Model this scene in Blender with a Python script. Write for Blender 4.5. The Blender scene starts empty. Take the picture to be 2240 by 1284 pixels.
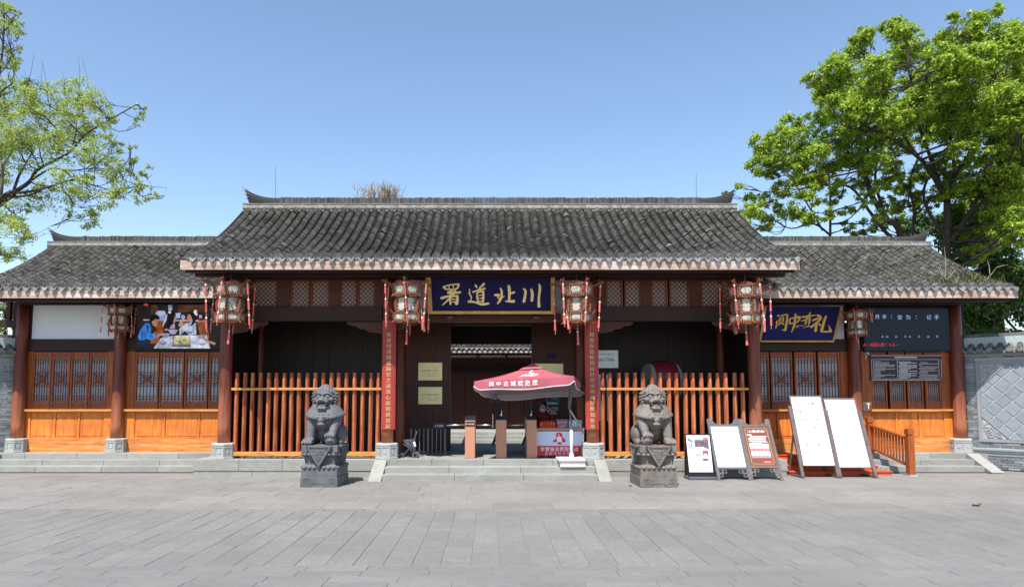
import bpy, math, random
import numpy as np
from mathutils import Vector, Matrix

random.seed(7)
RNG = np.random.default_rng(11)
SC = bpy.context.scene
COL = SC.collection

# ------------------------------------------------------------------ camera, sky, sun
FPX, PU, PV, CAMZ = 1450.0, 1072.0, 761.0, 1.75      # focal length and principal point in photo pixels
PITCH = math.radians(4.15)
CT, ST = math.cos(PITCH), math.sin(PITCH)
cam = bpy.data.cameras.new('camera')
cam.sensor_width = 36.0
cam.lens = 36.0 * FPX / 2240.0
cam.shift_x = (1120.0 - PU) / 2240.0
cam.shift_y = (PV - 642.0) / 2240.0
cam.clip_end = 3000
camo = bpy.data.objects.new('camera', cam)
COL.objects.link(camo)
camo.location = (0, 0, CAMZ)
camo.rotation_euler = (math.pi / 2 + PITCH, 0, 0)
SC.camera = camo

SUN_EL, SUN_AZ = math.radians(60), math.radians(19)   # sun in front of the hall, 19 degrees to the left
w = bpy.data.worlds.new('World')
SC.world = w
w.use_nodes = True
nt = w.node_tree
bg = nt.nodes['Background']
sky = nt.nodes.new('ShaderNodeTexSky')
sky.sky_type = 'NISHITA'
sky.sun_disc = False
sky.sun_elevation = SUN_EL
sky.sun_rotation = math.pi + SUN_AZ
sky.altitude = 300
sky.air_density = 1.12
sky.dust_density = 0.1
sky.ozone_density = 1.5
nt.links.new(sky.outputs[0], bg.inputs[0])
bg.inputs[1].default_value = 0.135
sl = bpy.data.lights.new('sun', 'SUN')
sl.energy = 5.0
sl.angle = math.radians(0.5)
sl.color = (1.0, 0.95, 0.88)
so = bpy.data.objects.new('sun', sl)
COL.objects.link(so)
sdir = Vector((-math.sin(SUN_AZ) * math.cos(SUN_EL), -math.cos(SUN_AZ) * math.cos(SUN_EL), math.sin(SUN_EL)))
so.rotation_euler = sdir.to_track_quat('Z', 'Y').to_euler()
so.location = sdir * 60
SC.view_settings.view_transform = 'Standard'
SC.view_settings.look = 'None'
SC.view_settings.exposure = 0.7
SC.view_settings.gamma = 1.0
SC.view_settings.use_curve_mapping = False


def P(u, v, Y):
    """World point at depth Y that the photograph shows at pixel (u, v)."""
    dx, dy = (u - PU) / FPX, (PV - v) / FPX
    t = Y / (CT - dy * ST)
    return Vector((t * dx, Y, CAMZ + t * (ST + dy * CT)))


def X(u, Y, v=866):
    return P(u, v, Y).x


def Z(v, Y):
    return P(PU, v, Y).z


# ------------------------------------------------------------------ materials
def _n(nt, t, **kw):
    n = nt.nodes.new(t)
    for k, v in kw.items():
        setattr(n, k, v)
    return n


MATS = {}


def mat(name, base, var=0.0, scale=6.0, rough=0.65, bump=0.0, stretch=(1, 1, 1), rnd=0.0, metallic=0.0, spec=0.3, island=False,
        second=None, second_amt=0.35, second_scale=1.2, bscale=None, detail=5.0, trans=0.0, coat=0.0, bstretch=None, patches=None, patch_amt=0.5, patch_scale=0.35, zwear=None, zlo=0.4, zhi=1.3, stains=None):
    """Principled material whose colour has noise (var), per-piece variation (rnd) and wear of a second colour in patches."""
    m = bpy.data.materials.new(name)
    m.use_nodes = True
    nt = m.node_tree
    L = nt.links.new
    b = nt.nodes['Principled BSDF']
    tc = _n(nt, 'ShaderNodeTexCoord')
    mp = _n(nt, 'ShaderNodeMapping')
    mp.inputs['Scale'].default_value = stretch
    L(tc.outputs['Object'], mp.inputs[0])
    if rnd:      # pieces cut from different stuff: shift the texture too
        oi = _n(nt, 'ShaderNodeObjectInfo')
        ge = _n(nt, 'ShaderNodeNewGeometry')
        rv = ge.outputs['Random Per Island'] if island else oi.outputs['Random']
        mu = _n(nt, 'ShaderNodeMath', operation='MULTIPLY')
        mu.inputs[1].default_value = 37.0
        L(rv, mu.inputs[0])
        L(mu.outputs[0], mp.inputs['Location'])
    no = _n(nt, 'ShaderNodeTexNoise')
    no.inputs['Scale'].default_value = scale
    no.inputs['Detail'].default_value = detail
    no.inputs['Roughness'].default_value = 0.6
    L(mp.outputs[0], no.inputs['Vector'])
    cr = _n(nt, 'ShaderNodeValToRGB')
    lo = [max(0.0, c * (1 - var)) for c in base[:3]] + [1]
    hi = [min(1.0, c * (1 + var)) for c in base[:3]] + [1]
    cr.color_ramp.elements[0].position = 0.3
    cr.color_ramp.elements[1].position = 0.7
    cr.color_ramp.elements[0].color = lo
    cr.color_ramp.elements[1].color = hi
    L(no.outputs[0], cr.inputs[0])
    out = cr.outputs[0]
    if second is not None:
        n2 = _n(nt, 'ShaderNodeTexNoise')
        n2.inputs['Scale'].default_value = second_scale
        n2.inputs['Detail'].default_value = 6
        n2.inputs['Roughness'].default_value = 0.65
        L(mp.outputs[0], n2.inputs['Vector'])
        r2 = _n(nt, 'ShaderNodeValToRGB')
        r2.color_ramp.elements[0].position = 0.48
        r2.color_ramp.elements[1].position = 0.68
        r2.color_ramp.elements[0].color = (0, 0, 0, 1)
        r2.color_ramp.elements[1].color = (second_amt,) * 3 + (1,)
        L(n2.outputs[0], r2.inputs[0])
        mx = _n(nt, 'ShaderNodeMix', data_type='RGBA')
        L(r2.outputs[0], mx.inputs[0])
        L(out, mx.inputs[6])
        mx.inputs[7].default_value = tuple(second) + (1,)
        out = mx.outputs[2]
    if zwear is not None:      # paler towards the foot, ragged edge: worn paint, on the columns painted sunlight too
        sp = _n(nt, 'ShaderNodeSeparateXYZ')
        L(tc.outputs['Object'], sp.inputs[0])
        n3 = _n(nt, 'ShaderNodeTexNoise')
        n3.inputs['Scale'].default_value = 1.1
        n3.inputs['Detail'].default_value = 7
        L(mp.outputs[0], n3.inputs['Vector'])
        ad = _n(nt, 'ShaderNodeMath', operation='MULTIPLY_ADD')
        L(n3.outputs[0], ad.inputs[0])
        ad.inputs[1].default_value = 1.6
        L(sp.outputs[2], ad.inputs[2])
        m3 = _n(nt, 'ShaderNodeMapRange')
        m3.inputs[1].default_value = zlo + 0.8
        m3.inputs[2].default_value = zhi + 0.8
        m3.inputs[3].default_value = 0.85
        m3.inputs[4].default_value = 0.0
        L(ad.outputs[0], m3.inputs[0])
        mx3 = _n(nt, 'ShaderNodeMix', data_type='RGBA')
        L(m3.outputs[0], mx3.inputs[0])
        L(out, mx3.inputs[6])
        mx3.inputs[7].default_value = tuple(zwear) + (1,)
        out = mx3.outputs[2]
    for colr, amt, scl, lo_, hi_, dt in ((patches, patch_amt, patch_scale, .42, .66, 7), (stains, .8, 2.6, .68, .74, 3)):
        if colr is None:
            continue
        gp = _n(nt, 'ShaderNodeNewGeometry')      # dirt that runs on across the joints
        n4 = _n(nt, 'ShaderNodeTexNoise')
        n4.inputs['Scale'].default_value = scl
        n4.inputs['Detail'].default_value = dt
        n4.inputs['Roughness'].default_value = 0.6
        L(gp.outputs['Position'], n4.inputs['Vector'])
        r4 = _n(nt, 'ShaderNodeMapRange')
        r4.inputs[1].default_value = lo_
        r4.inputs[2].default_value = hi_
        r4.inputs[4].default_value = amt
        L(n4.outputs[0], r4.inputs[0])
        mx4 = _n(nt, 'ShaderNodeMix', data_type='RGBA')
        L(r4.outputs[0], mx4.inputs[0])
        L(out, mx4.inputs[6])
        mx4.inputs[7].default_value = tuple(colr) + (1,)
        out = mx4.outputs[2]
    if rnd:
        mr = _n(nt, 'ShaderNodeMapRange')
        mr.inputs[3].default_value = 1 - rnd
        mr.inputs[4].default_value = 1 + rnd
        L(rv, mr.inputs[0])
        hs = _n(nt, 'ShaderNodeHueSaturation')
        L(mr.outputs[0], hs.inputs['Value'])
        L(out, hs.inputs['Color'])
        out = hs.outputs[0]
    L(out, b.inputs['Base Color'])
    b.inputs['Roughness'].default_value = rough
    b.inputs['Metallic'].default_value = metallic
    b.inputs['Specular IOR Level'].default_value = spec
    if coat:
        b.inputs['Coat Weight'].default_value = coat
        b.inputs['Coat Roughness'].default_value = 0.25
    if bump:
        nb = _n(nt, 'ShaderNodeTexNoise')
        nb.inputs['Scale'].default_value = bscale or scale * 3
        nb.inputs['Detail'].default_value = 4
        if bstretch:
            m2 = _n(nt, 'ShaderNodeMapping')
            m2.inputs['Scale'].default_value = bstretch
            L(tc.outputs['Object'], m2.inputs[0])
            L(m2.outputs[0], nb.inputs['Vector'])
        else:
            L(mp.outputs[0], nb.inputs['Vector'])
        bp = _n(nt, 'ShaderNodeBump')
        bp.inputs['Strength'].default_value = bump
        bp.inputs['Distance'].default_value = 0.02
        L(nb.outputs[0], bp.inputs['Height'])
        L(bp.outputs[0], b.inputs['Normal'])
    if trans:
        tr = _n(nt, 'ShaderNodeBsdfTranslucent')
        ms = _n(nt, 'ShaderNodeMixShader')
        ms.inputs[0].default_value = trans
        L(out, tr.inputs[0])
        L(b.outputs[0], ms.inputs[1])
        L(tr.outputs[0], ms.inputs[2])
        L(ms.outputs[0], nt.nodes['Material Output'].inputs[0])
    MATS[name] = m
    return m


def emis(name, col, strength=1.0, mottle=0.0):
    m = bpy.data.materials.new(name)
    m.use_nodes = True
    b = m.node_tree.nodes['Principled BSDF']
    b.inputs['Base Color'].default_value = (0.01, 0.01, 0.012, 1)
    b.inputs['Roughness'].default_value = 0.5
    b.inputs['Specular IOR Level'].default_value = 0.1
    b.inputs['Emission Color'].default_value = tuple(col) + (1,)
    b.inputs['Emission Strength'].default_value = strength
    if mottle:
        nt = m.node_tree
        tc = nt.nodes.new('ShaderNodeTexCoord')
        no = nt.nodes.new('ShaderNodeTexNoise')
        no.inputs['Scale'].default_value = 7.0
        no.inputs['Detail'].default_value = 4
        nt.links.new(tc.outputs['Object'], no.inputs['Vector'])
        mr = nt.nodes.new('ShaderNodeMapRange')
        mr.inputs[1].default_value, mr.inputs[2].default_value = .3, .7
        mr.inputs[3].default_value, mr.inputs[4].default_value = strength * (1 - mottle), strength * (1 + mottle)
        nt.links.new(no.outputs[0], mr.inputs[0])
        nt.links.new(mr.outputs[0], b.inputs['Emission Strength'])
    return m


def wood(name, base, axis='z', var=0.3, **kw):
    st = {'x': (1.2, 16, 16), 'y': (16, 1.2, 16), 'z': (16, 16, 1.2)}[axis]
    kw.setdefault('bump', 0.12)
    return mat(name, base, var=var, scale=1.6, stretch=st, bscale=4, **kw)


WORN = (0.42, 0.22, 0.10)
m_panel = wood('lacquered panel wood', (0.60, 0.165, 0.022), 'z', 0.42, rough=0.5, second=(0.64, 0.25, 0.06), second_amt=0.45, second_scale=0.6, patches=(0.36, 0.085, 0.018), patch_amt=.6, patch_scale=1.7, zwear=(0.64, 0.29, 0.10), zlo=0.3, zhi=1.0, rnd=0.14)
m_panelx = wood('lacquered board wood', (0.58, 0.19, 0.035), 'x', 0.42, rough=0.5, second=(0.68, 0.42, 0.20), second_amt=0.7, second_scale=1.0, patches=(0.34, 0.12, 0.035), patch_amt=.5, patch_scale=2.2)
m_frame = wood('reddish frame wood', (0.25, 0.060, 0.015), 'z', 0.4, rough=0.5, rnd=0.1)
m_lattice = wood('lattice wood', (0.15, 0.038, 0.012), 'z', 0.25, rough=0.5)
m_column = wood('old red lacquer column', (0.125, 0.027, 0.0165), 'z', 0.5, rough=0.42, second=(0.26, 0.075, 0.04), second_amt=0.5, second_scale=0.5, bump=0.3, zwear=(0.56, 0.21, 0.10), zlo=0.2, zhi=2.1)  # dark above, pale below: worn lacquer plus painted eave shade and sunlight
m_beam = wood('dark beam wood', (0.027, 0.009, 0.006), 'x', 0.35, rough=0.6)
m_beamz = wood('dark post wood', (0.042, 0.013, 0.008), 'z', 0.35, rough=0.6)
m_carve = wood('carved bracket wood', (0.068, 0.020, 0.009), 'x', 0.35, rough=0.55, bump=0.6)
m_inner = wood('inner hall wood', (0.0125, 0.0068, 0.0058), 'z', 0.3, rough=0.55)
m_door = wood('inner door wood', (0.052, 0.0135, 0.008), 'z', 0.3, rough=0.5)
m_picket = wood('picket wood', (0.40, 0.108, 0.046), 'z', 0.5, rough=0.5, second=(0.62, 0.28, 0.10), second_amt=0.7, second_scale=0.8, rnd=0.22, patches=(0.30, 0.06, 0.022), patch_amt=.6, patch_scale=2.4)
m_rail = wood('rail wood', (0.52, 0.235, 0.06), 'x', 0.4, rough=0.5)
m_fascia = wood('weathered fascia board', (0.50, 0.41, 0.365), 'x', 0.35, rough=0.75, second=(0.26, 0.10, 0.055), second_amt=0.85, second_scale=0.9, patches=(0.26, 0.15, 0.07), patch_amt=.6, patch_scale=1.2)
m_redstep = wood('red painted step wood', (0.50, 0.085, 0.03), 'x', 0.25, rough=0.55)
m_post = wood('window post wood', (0.27, 0.066, 0.016), 'z', 0.45, rough=0.5, second=(0.45, 0.14, 0.035), second_amt=.5, second_scale=.6)  # darker copy of the panel wood, with eave shade put into its colour
m_hand = wood('handrail wood', (0.30, 0.075, 0.02), 'z', 0.25, rough=0.45)
m_tile = mat('grey roof tile', (0.090, 0.085, 0.076), 0.4, 14, 0.85, bump=0.15, rnd=0.5, island=True, second=(0.16, 0.15, 0.132), second_amt=0.5, second_scale=5, patches=(0.052, 0.052, 0.036), patch_amt=.55, patch_scale=.9)
m_pan = mat('shade painted channel tile', (0.035, 0.033, 0.03), 0.4, 14, 0.9, rnd=0.3, island=True)  # shade of the gaps between tile rows put into the colour
m_inkgrey = mat('faded grey ink', (0.17, 0.165, 0.175), 0.05, 6, 0.7)
m_tileo = mat('grey eave tile', (0.098, 0.094, 0.087), 0.4, 14, 0.85, bump=0.15, rnd=0.45, second=(0.16, 0.155, 0.145), second_amt=0.5, second_scale=5)
m_drip = mat('pale drip tile', (0.165, 0.163, 0.158), 0.4, 14, 0.85, bump=0.15, rnd=0.3)
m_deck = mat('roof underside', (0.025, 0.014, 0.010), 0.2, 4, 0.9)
m_ridgetop = mat('stacked ridge tile', (0.085, 0.083, 0.079), 0.3, 12, 0.9, rnd=0.55, island=True)
m_ridge = mat('ridge band tile', (0.175, 0.17, 0.16), 0.25, 10, 0.9, rnd=0.25, second=(0.30, 0.255, 0.23), second_amt=0.5, second_scale=3, bump=0.2)
m_stone = mat('pale platform stone', (0.285, 0.287, 0.266), 0.12, 9, 0.85, bump=0.3, bscale=60, rnd=0.09, second=(0.215, 0.22, 0.20), second_amt=0.6, second_scale=1.6, stretch=(0.7, 1, 2.0), patches=(0.21, 0.20, 0.18), patch_amt=.5, patch_scale=1.3)
m_base = mat('pale carved base stone', (0.36, 0.368, 0.356), 0.12, 10, 0.85, bump=0.3, bscale=45, rnd=0.06)
m_pave = mat('grey paving stone', (0.186, 0.181, 0.172), 0.14, 7, 0.8, bump=0.35, bscale=90, rnd=0.065, second=(0.205, 0.197, 0.185), second_amt=0.6, second_scale=0.9, patches=(0.150, 0.145, 0.138), patch_amt=.55, patch_scale=.5, stains=(0.13, 0.125, 0.118))
m_pavefar = mat('pale grey paving stone', (0.222, 0.211, 0.194), 0.14, 7, 0.8, bump=0.3, bscale=90, rnd=0.08, second=(0.19, 0.18, 0.165), second_amt=0.6, second_scale=0.7, patches=(0.168, 0.160, 0.148), patch_amt=.7, patch_scale=.45, stains=(0.15, 0.143, 0.132))
m_joint = mat('paving joint', (0.21, 0.203, 0.19), 0.3, 20, 0.95, second=(0.24, 0.225, 0.20), second_amt=0.8, second_scale=2.0)
m_earth = mat('ground stone', (0.18, 0.172, 0.16), 0.15, 3, 0.9)
m_lion = mat('dark grey carved stone', (0.105, 0.106, 0.113), 0.25, 9, 0.62, bump=0.25, bscale=110, spec=0.35, second=(0.145, 0.145, 0.15), second_amt=0.6, second_scale=3)
m_lion2 = mat('brownish carved stone', (0.155, 0.132, 0.114), 0.3, 9, 0.62, bump=0.25, bscale=110, spec=0.35, second=(0.20, 0.18, 0.165), second_amt=0.6, second_scale=3)
m_white = mat('white painted panel', (0.62, 0.64, 0.68), 0.04, 2, 0.75)
m_plaster = mat('grey plaster', (0.42, 0.42, 0.42), 0.08, 3, 0.85)
m_paper = mat('window paper', (0.42, 0.45, 0.50), 0.06, 6, 0.85)
m_board = mat('bright white board', (0.85, 0.85, 0.84), 0.02, 2, 0.5, spec=0.4)
m_navy = mat('dark navy lacquer', (0.012, 0.008, 0.055), 0.15, 3, 0.55, spec=0.12)
m_navy2 = mat('blue sign lacquer', (0.014, 0.014, 0.105), 0.15, 3, 0.55, spec=0.12)
m_gold = mat('gold paint', (0.84, 0.60, 0.25), 0.08, 8, 0.45, spec=0.5)
m_gold2 = mat('deep gold paint', (0.72, 0.42, 0.05), 0.1, 8, 0.45, spec=0.5)
m_goldframe = mat('gold painted wood', (0.52, 0.29, 0.07), 0.2, 5, 0.5)
m_couplet = mat('red couplet board', (0.37, 0.046, 0.036), 0.2, 6, 0.5, second=(0.24, 0.03, 0.025), second_amt=0.4, second_scale=3)
m_gilt = mat('gilt lettering', (0.50, 0.41, 0.21), 0.12, 20, 0.45)
m_black = mat('black paint', (0.014, 0.014, 0.016), 0.2, 6, 0.5)
m_bezel = mat('black screen bezel', (0.015, 0.017, 0.02), 0.1, 6, 0.5, spec=0.15)
m_darkgrey = mat('dark grey metal', (0.09, 0.09, 0.10), 0.15, 8, 0.5, spec=0.4)
m_steel = mat('brushed steel', (0.62, 0.63, 0.65), 0.06, 12, 0.32, metallic=0.9)
m_dullsteel = mat('dull steel plate', (0.30, 0.315, 0.33), 0.15, 3, 0.35, metallic=0.85)
m_cop = mat('dark coping tile', (0.125, 0.128, 0.132), 0.3, 9, 0.85, bump=0.2)
m_brass = mat('brass plate', (0.50, 0.44, 0.25), 0.12, 12, 0.38, metallic=0.75)
m_print = mat('dark print', (0.05, 0.04, 0.04), 0.1, 6, 0.7)
m_whiteprint = mat('white print', (0.80, 0.80, 0.80), 0.03, 6, 0.6)
m_paleprint = mat('faded grey print', (0.66, 0.64, 0.64), 0.05, 6, 0.6)
m_redprint = mat('red print', (0.60, 0.035, 0.04), 0.05, 6, 0.5)
m_blueprint = mat('lilac blue print', (0.55, 0.58, 0.74), 0.03, 6, 0.5)
m_canopy = mat('faded red umbrella cloth', (0.44, 0.105, 0.135), 0.10, 5, 0.7, trans=0.12, bump=0.1, bscale=10)
m_canin = mat('grey umbrella lining', (0.42, 0.37, 0.42), 0.08, 5, 0.8)
m_whitepaint = mat('white painted metal', (0.75, 0.75, 0.74), 0.04, 6, 0.4, spec=0.4)
m_pinkbase = mat('sun bleached pink plastic', (0.72, 0.60, 0.57), 0.08, 6, 0.6)
m_turn = mat('tan turnstile shell', (0.46, 0.21, 0.125), 0.05, 6, 0.4, spec=0.4)
m_lwood = mat('carved lantern wood', (0.19, 0.062, 0.030), 0.6, 30, 0.5, bump=0.5, bscale=60)
m_lfret = mat('pierced lantern fretwork', (0.105, 0.036, 0.022), 0.85, 70, 0.6, bump=1.0, bscale=80, second=(0.42, 0.26, 0.18), second_amt=0.7, second_scale=55)
m_inlay = mat('pale bone inlay', (0.44, 0.33, 0.25), 0.2, 20, 0.6)
m_lpane = mat('painted lantern pane', (0.47, 0.445, 0.375), 0.15, 9, 0.5, second=(0.07, 0.13, 0.11), second_amt=0.95, second_scale=11, rnd=.1)
m_tassel = mat('faded red tassel', (0.55, 0.085, 0.075), 0.2, 40, 0.75, second=(0.70, 0.32, 0.29), second_amt=0.8, second_scale=5, stretch=(4, 4, 0.6), rnd=.25)
m_tasselcap = mat('pale tassel cap', (0.75, 0.55, 0.40), 0.1, 20, 0.6)
m_brick = mat('grey brick', (0.20, 0.205, 0.215), 0.2, 12, 0.88, bump=0.3, bscale=60, rnd=0.42)
m_mortar = mat('lime mortar', (0.36, 0.42, 0.41), 0.12, 20, 0.95)
m_trim = mat('smooth grey brick trim', (0.26, 0.27, 0.285), 0.1, 6, 0.8)
m_dtile = mat('blue grey wall tile', (0.235, 0.262, 0.29), 0.12, 7, 0.75, rnd=0.1)
m_carved = mat('carved grey stone', (0.40, 0.40, 0.40), 0.3, 26, 0.9, bump=1.0, bscale=38)
m_drum = mat('red drum lacquer', (0.13, 0.012, 0.017), 0.15, 4, 0.35)
m_skin = mat('drum skin', (0.17, 0.185, 0.175), 0.1, 6, 0.7)
m_face = mat('human skin', (0.40, 0.23, 0.16), 0.08, 10, 0.6)
m_hair = mat('black hair', (0.012, 0.010, 0.010), 0.2, 20, 0.5)
m_jacket = mat('dark red jacket', (0.17, 0.012, 0.018), 0.15, 10, 0.8)
m_trouser = mat('dark trousers', (0.02, 0.02, 0.028), 0.1, 10, 0.8)
m_mask = mat('pale blue mask', (0.45, 0.52, 0.60), 0.05, 10, 0.8)
m_orange = mat('orange red wrapping', (0.62, 0.10, 0.035), 0.2, 8, 0.5)
m_rubber = mat('grey rubber', (0.10, 0.10, 0.10), 0.2, 8, 0.8)
m_fabric = mat('dark grey cloth', (0.06, 0.06, 0.085), 0.3, 14, 0.9)
m_brownsign = mat('brown sign face', (0.155, 0.060, 0.038), 0.06, 6, 0.5)
m_signwood = mat('grey brown sign frame', (0.13, 0.10, 0.095), 0.25, 9, 0.6)
m_teal = mat('teal print', (0.05, 0.22, 0.24), 0.1, 6, 0.5)
m_purple = mat('dark purple sign face', (0.035, 0.016, 0.026), 0.1, 6, 0.4)
m_bark = mat('dark tree bark', (0.055, 0.043, 0.034), 0.35, 12, 0.9, bump=0.5)
m_leafr = mat('camphor leaf', (0.31, 0.43, 0.042), 0.25, 1.1, 0.5, rnd=0.45, island=True, trans=0.42, spec=0.35)
m_leafl = mat('young spring leaf', (0.36, 0.44, 0.10), 0.25, 1.1, 0.55, rnd=0.4, island=True, trans=0.45, spec=0.3)
m_capfan = mat('pale eave fan', (0.115, 0.113, 0.112), 0.4, 14, 0.85, bump=0.15, rnd=0.3)
m_leafd = mat('dark evergreen leaf', (0.085, 0.15, 0.026), 0.3, 1.1, 0.5, rnd=0.5, island=True, trans=0.3, spec=0.3)
m_twig = mat('pale bare twig', (0.30, 0.25, 0.20), 0.2, 10, 0.9)
m_weed = mat('roof weed', (0.105, 0.115, 0.032), 0.4, 3, 0.8, rnd=0.5, island=True, trans=0.3)
m_drybrush = mat('dry stalk', (0.24, 0.20, 0.14), 0.2, 8, 0.9)
m_deadleaf = mat('dead brown leaf', (0.10, 0.05, 0.025), 0.2, 20, 0.8)


# ------------------------------------------------------------------ mesh helpers
class MB:
    """Collects shapes; build() links them as one mesh object."""

    def __init__(s):
        s.v, s.f, s.m = [], [], []
        s.mi = 0

    def add(s, vs, fs):
        k = len(s.v)
        s.v.extend([tuple(v) for v in vs])
        for f in fs:
            s.f.append(tuple(i + k for i in f))
            s.m.append(s.mi)
        return s

    def box(s, x0, x1, y0, y1, z0, z1):
        x0, x1 = min(x0, x1), max(x0, x1)
        y0, y1 = min(y0, y1), max(y0, y1)
        z0, z1 = min(z0, z1), max(z0, z1)
        return s.add([(x0, y0, z0), (x1, y0, z0), (x1, y1, z0), (x0, y1, z0), (x0, y0, z1), (x1, y0, z1), (x1, y1, z1), (x0, y1, z1)],
                     [(0, 3, 2, 1), (4, 5, 6, 7), (0, 1, 5, 4), (1, 2, 6, 5), (2, 3, 7, 6), (3, 0, 4, 7)])

    def obox(s, c, ax, ay, az):
        c, ax, ay, az = Vector(c), Vector(ax), Vector(ay), Vector(az)
        vs = [c + ax * i + ay * j + az * k for k in (-1, 1) for j, i in ((-1, -1), (-1, 1), (1, 1), (1, -1))]
        fs = [(0, 3, 2, 1), (4, 5, 6, 7), (0, 1, 5, 4), (1, 2, 6, 5), (2, 3, 7, 6), (3, 0, 4, 7)]
        if ax.cross(ay).dot(az) < 0:
            fs = [f[::-1] for f in fs]
        return s.add(vs, fs)

    def bar(s, a, b, w, d, up=(0, 0, 1)):
        """Square bar from a to b, w wide, d thick."""
        a, b = Vector(a), Vector(b)
        t = (b - a)
        L = t.length
        t = t.normalized()
        up = Vector(up)
        if abs(t.dot(up)) > 0.98:
            up = Vector((0, 1, 0))
        sx = t.cross(up).normalized()
        sy = sx.cross(t).normalized()
        return s.obox((a + b) / 2, sx * w / 2, t * L / 2, sy * d / 2)

    def prism(s, pts, off):
        """Polygon pts (3D, counter-clockwise seen from the front) extruded by off."""
        n = len(pts)
        off = Vector(off)
        a = [Vector(p) for p in pts]
        b = [p + off for p in a]
        fs = [tuple(range(n)), tuple(range(2 * n - 1, n - 1, -1))]
        fs += [(i, n + i, n + (i + 1) % n, (i + 1) % n) for i in range(n)]
        return s.add(a + b, fs)

    def poly(s, pts):
        return s.add(pts, [tuple(range(len(pts)))])

    def tube(s, pts, rad, n=6, cap=True):
        pts = [Vector(p) for p in pts]
        if not hasattr(rad, '__len__'):
            rad = [rad] * len(pts)
        rings = []
        prev = None
        for i, p in enumerate(pts):
            t = (pts[min(i + 1, len(pts) - 1)] - pts[max(i - 1, 0)])
            t = t.normalized() if t.length > 1e-9 else Vector((0, 0, 1))
            if prev is None:
                ref = Vector((0, 1, 0)) if abs(t.y) < 0.9 else Vector((1, 0, 0))
                u = t.cross(ref).normalized()
            else:
                u = (prev - t * prev.dot(t)).normalized()
            prev = u
            q = t.cross(u)
            rings.append([p + (u * math.cos(2 * math.pi * k / n) + q * math.sin(2 * math.pi * k / n)) * rad[i] for k in range(n)])
        vs = [v for r in rings for v in r]
        fs = []
        for i in range(len(pts) - 1):
            for k in range(n):
                fs.append((i * n + k, i * n + (k + 1) % n, (i + 1) * n + (k + 1) % n, (i + 1) * n + k))
        if cap:
            fs.append(tuple(range(n))[::-1])
            fs.append(tuple((len(pts) - 1) * n + k for k in range(n)))
        return s.add(vs, fs)

    def lathe(s, c, prof, n=16, rot=0.0, square=False):
        """Turned shape round a vertical axis: prof = [(radius, z)]."""
        c = Vector(c)
        vs, fs = [], []
        for r, z in prof:
            for k in range(n):
                a = rot + 2 * math.pi * k / n
                vs.append(c + Vector((r * math.cos(a), r * math.sin(a), z)))
        for i in range(len(prof) - 1):
            for k in range(n):
                fs.append((i * n + k, i * n + (k + 1) % n, (i + 1) * n + (k + 1) % n, (i + 1) * n + k))
        fs.append(tuple(range(n))[::-1])
        fs.append(tuple((len(prof) - 1) * n + k for k in range(n)))
        return s.add(vs, fs)

    def mesh(s, name, mats, smooth=False):
        me = bpy.data.meshes.new(name)
        me.from_pydata(s.v, [], s.f)
        if not isinstance(mats, (list, tuple)):
            mats = [mats]
        for m in mats:
            me.materials.append(m)
        if len(mats) > 1:
            me.polygons.foreach_set('material_index', s.m)
        if smooth:
            me.polygons.foreach_set('use_smooth', [True] * len(me.polygons))
        me.update()
        return me

    def build(s, name, mats, parent=None, smooth=False, bevel=0.0, **props):
        return link(name, s.mesh(name, mats, smooth), parent, bevel=bevel, **props)


def tag(o, label=None, category=None, group=None, kind=None):
    if label:
        o['label'] = label
    if category:
        o['category'] = category
    if group:
        o['group'] = group
    if kind:
        o['kind'] = kind
    return o


def link(name, me, parent=None, loc=None, rot=None, scale=None, bevel=0.0, local=False, **props):
    o = bpy.data.objects.new(name, me)
    COL.objects.link(o)
    if loc is not None:
        o.location = loc
    if rot is not None:
        o.rotation_euler = rot
    if scale is not None:
        o.scale = scale
    if parent is not None:
        o.parent = parent
        if not local and not parent.get('_local'):
            o.matrix_parent_inverse = Matrix.Translation(-Vector(parent.location))
        if parent.get('_local'):
            o['_local'] = 1
    if bevel:
        b = o.modifiers.new('bevel', 'BEVEL')
        b.width = bevel
        b.segments = 2
        b.limit_method = 'ANGLE'
    tag(o, **props)
    return o


def thing(name, label, category, loc=(0, 0, 0), group=None, local=False, rotz=0.0):
    """An Empty at the thing's base. local=True: its children are built in its own coordinates."""
    o = bpy.data.objects.new(name, None)
    COL.objects.link(o)
    o.location = loc
    o.empty_display_size = 0.2
    if local:
        o['_local'] = 1
        o.rotation_euler = (0, 0, rotz)
    tag(o, label, category, group)
    return o


def copy_tree(o, parent=None):
    c = o.copy()
    COL.objects.link(c)
    if parent is not None:
        c.parent = parent
    for ch in list(o.children):
        copy_tree(ch, c)
    return c


# lettering --------------------------------------------------------------
_G = {}


def _area(g):
    a = 0.0
    for f in g[1]:
        for i in range(len(f)):
            p, q = g[0][f[i]], g[0][f[(i + 1) % len(f)]]
            a += (p[0] * q[1] - q[0] * p[1]) / 2
    return abs(a)


def glyph(ch, bold):
    """Outline of a character; a heavier stroke only where the thickened outline still fills cleanly."""
    g0 = _glyph(ch, 0.0)
    if bold <= 0:
        return _glyph(ch, bold)
    for b in (bold, bold * .75, bold * .5, bold * .3):
        g = _glyph(ch, b)
        if _area(g) > _area(g0) * (1 + 5 * b):
            return g
    return g0


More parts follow.
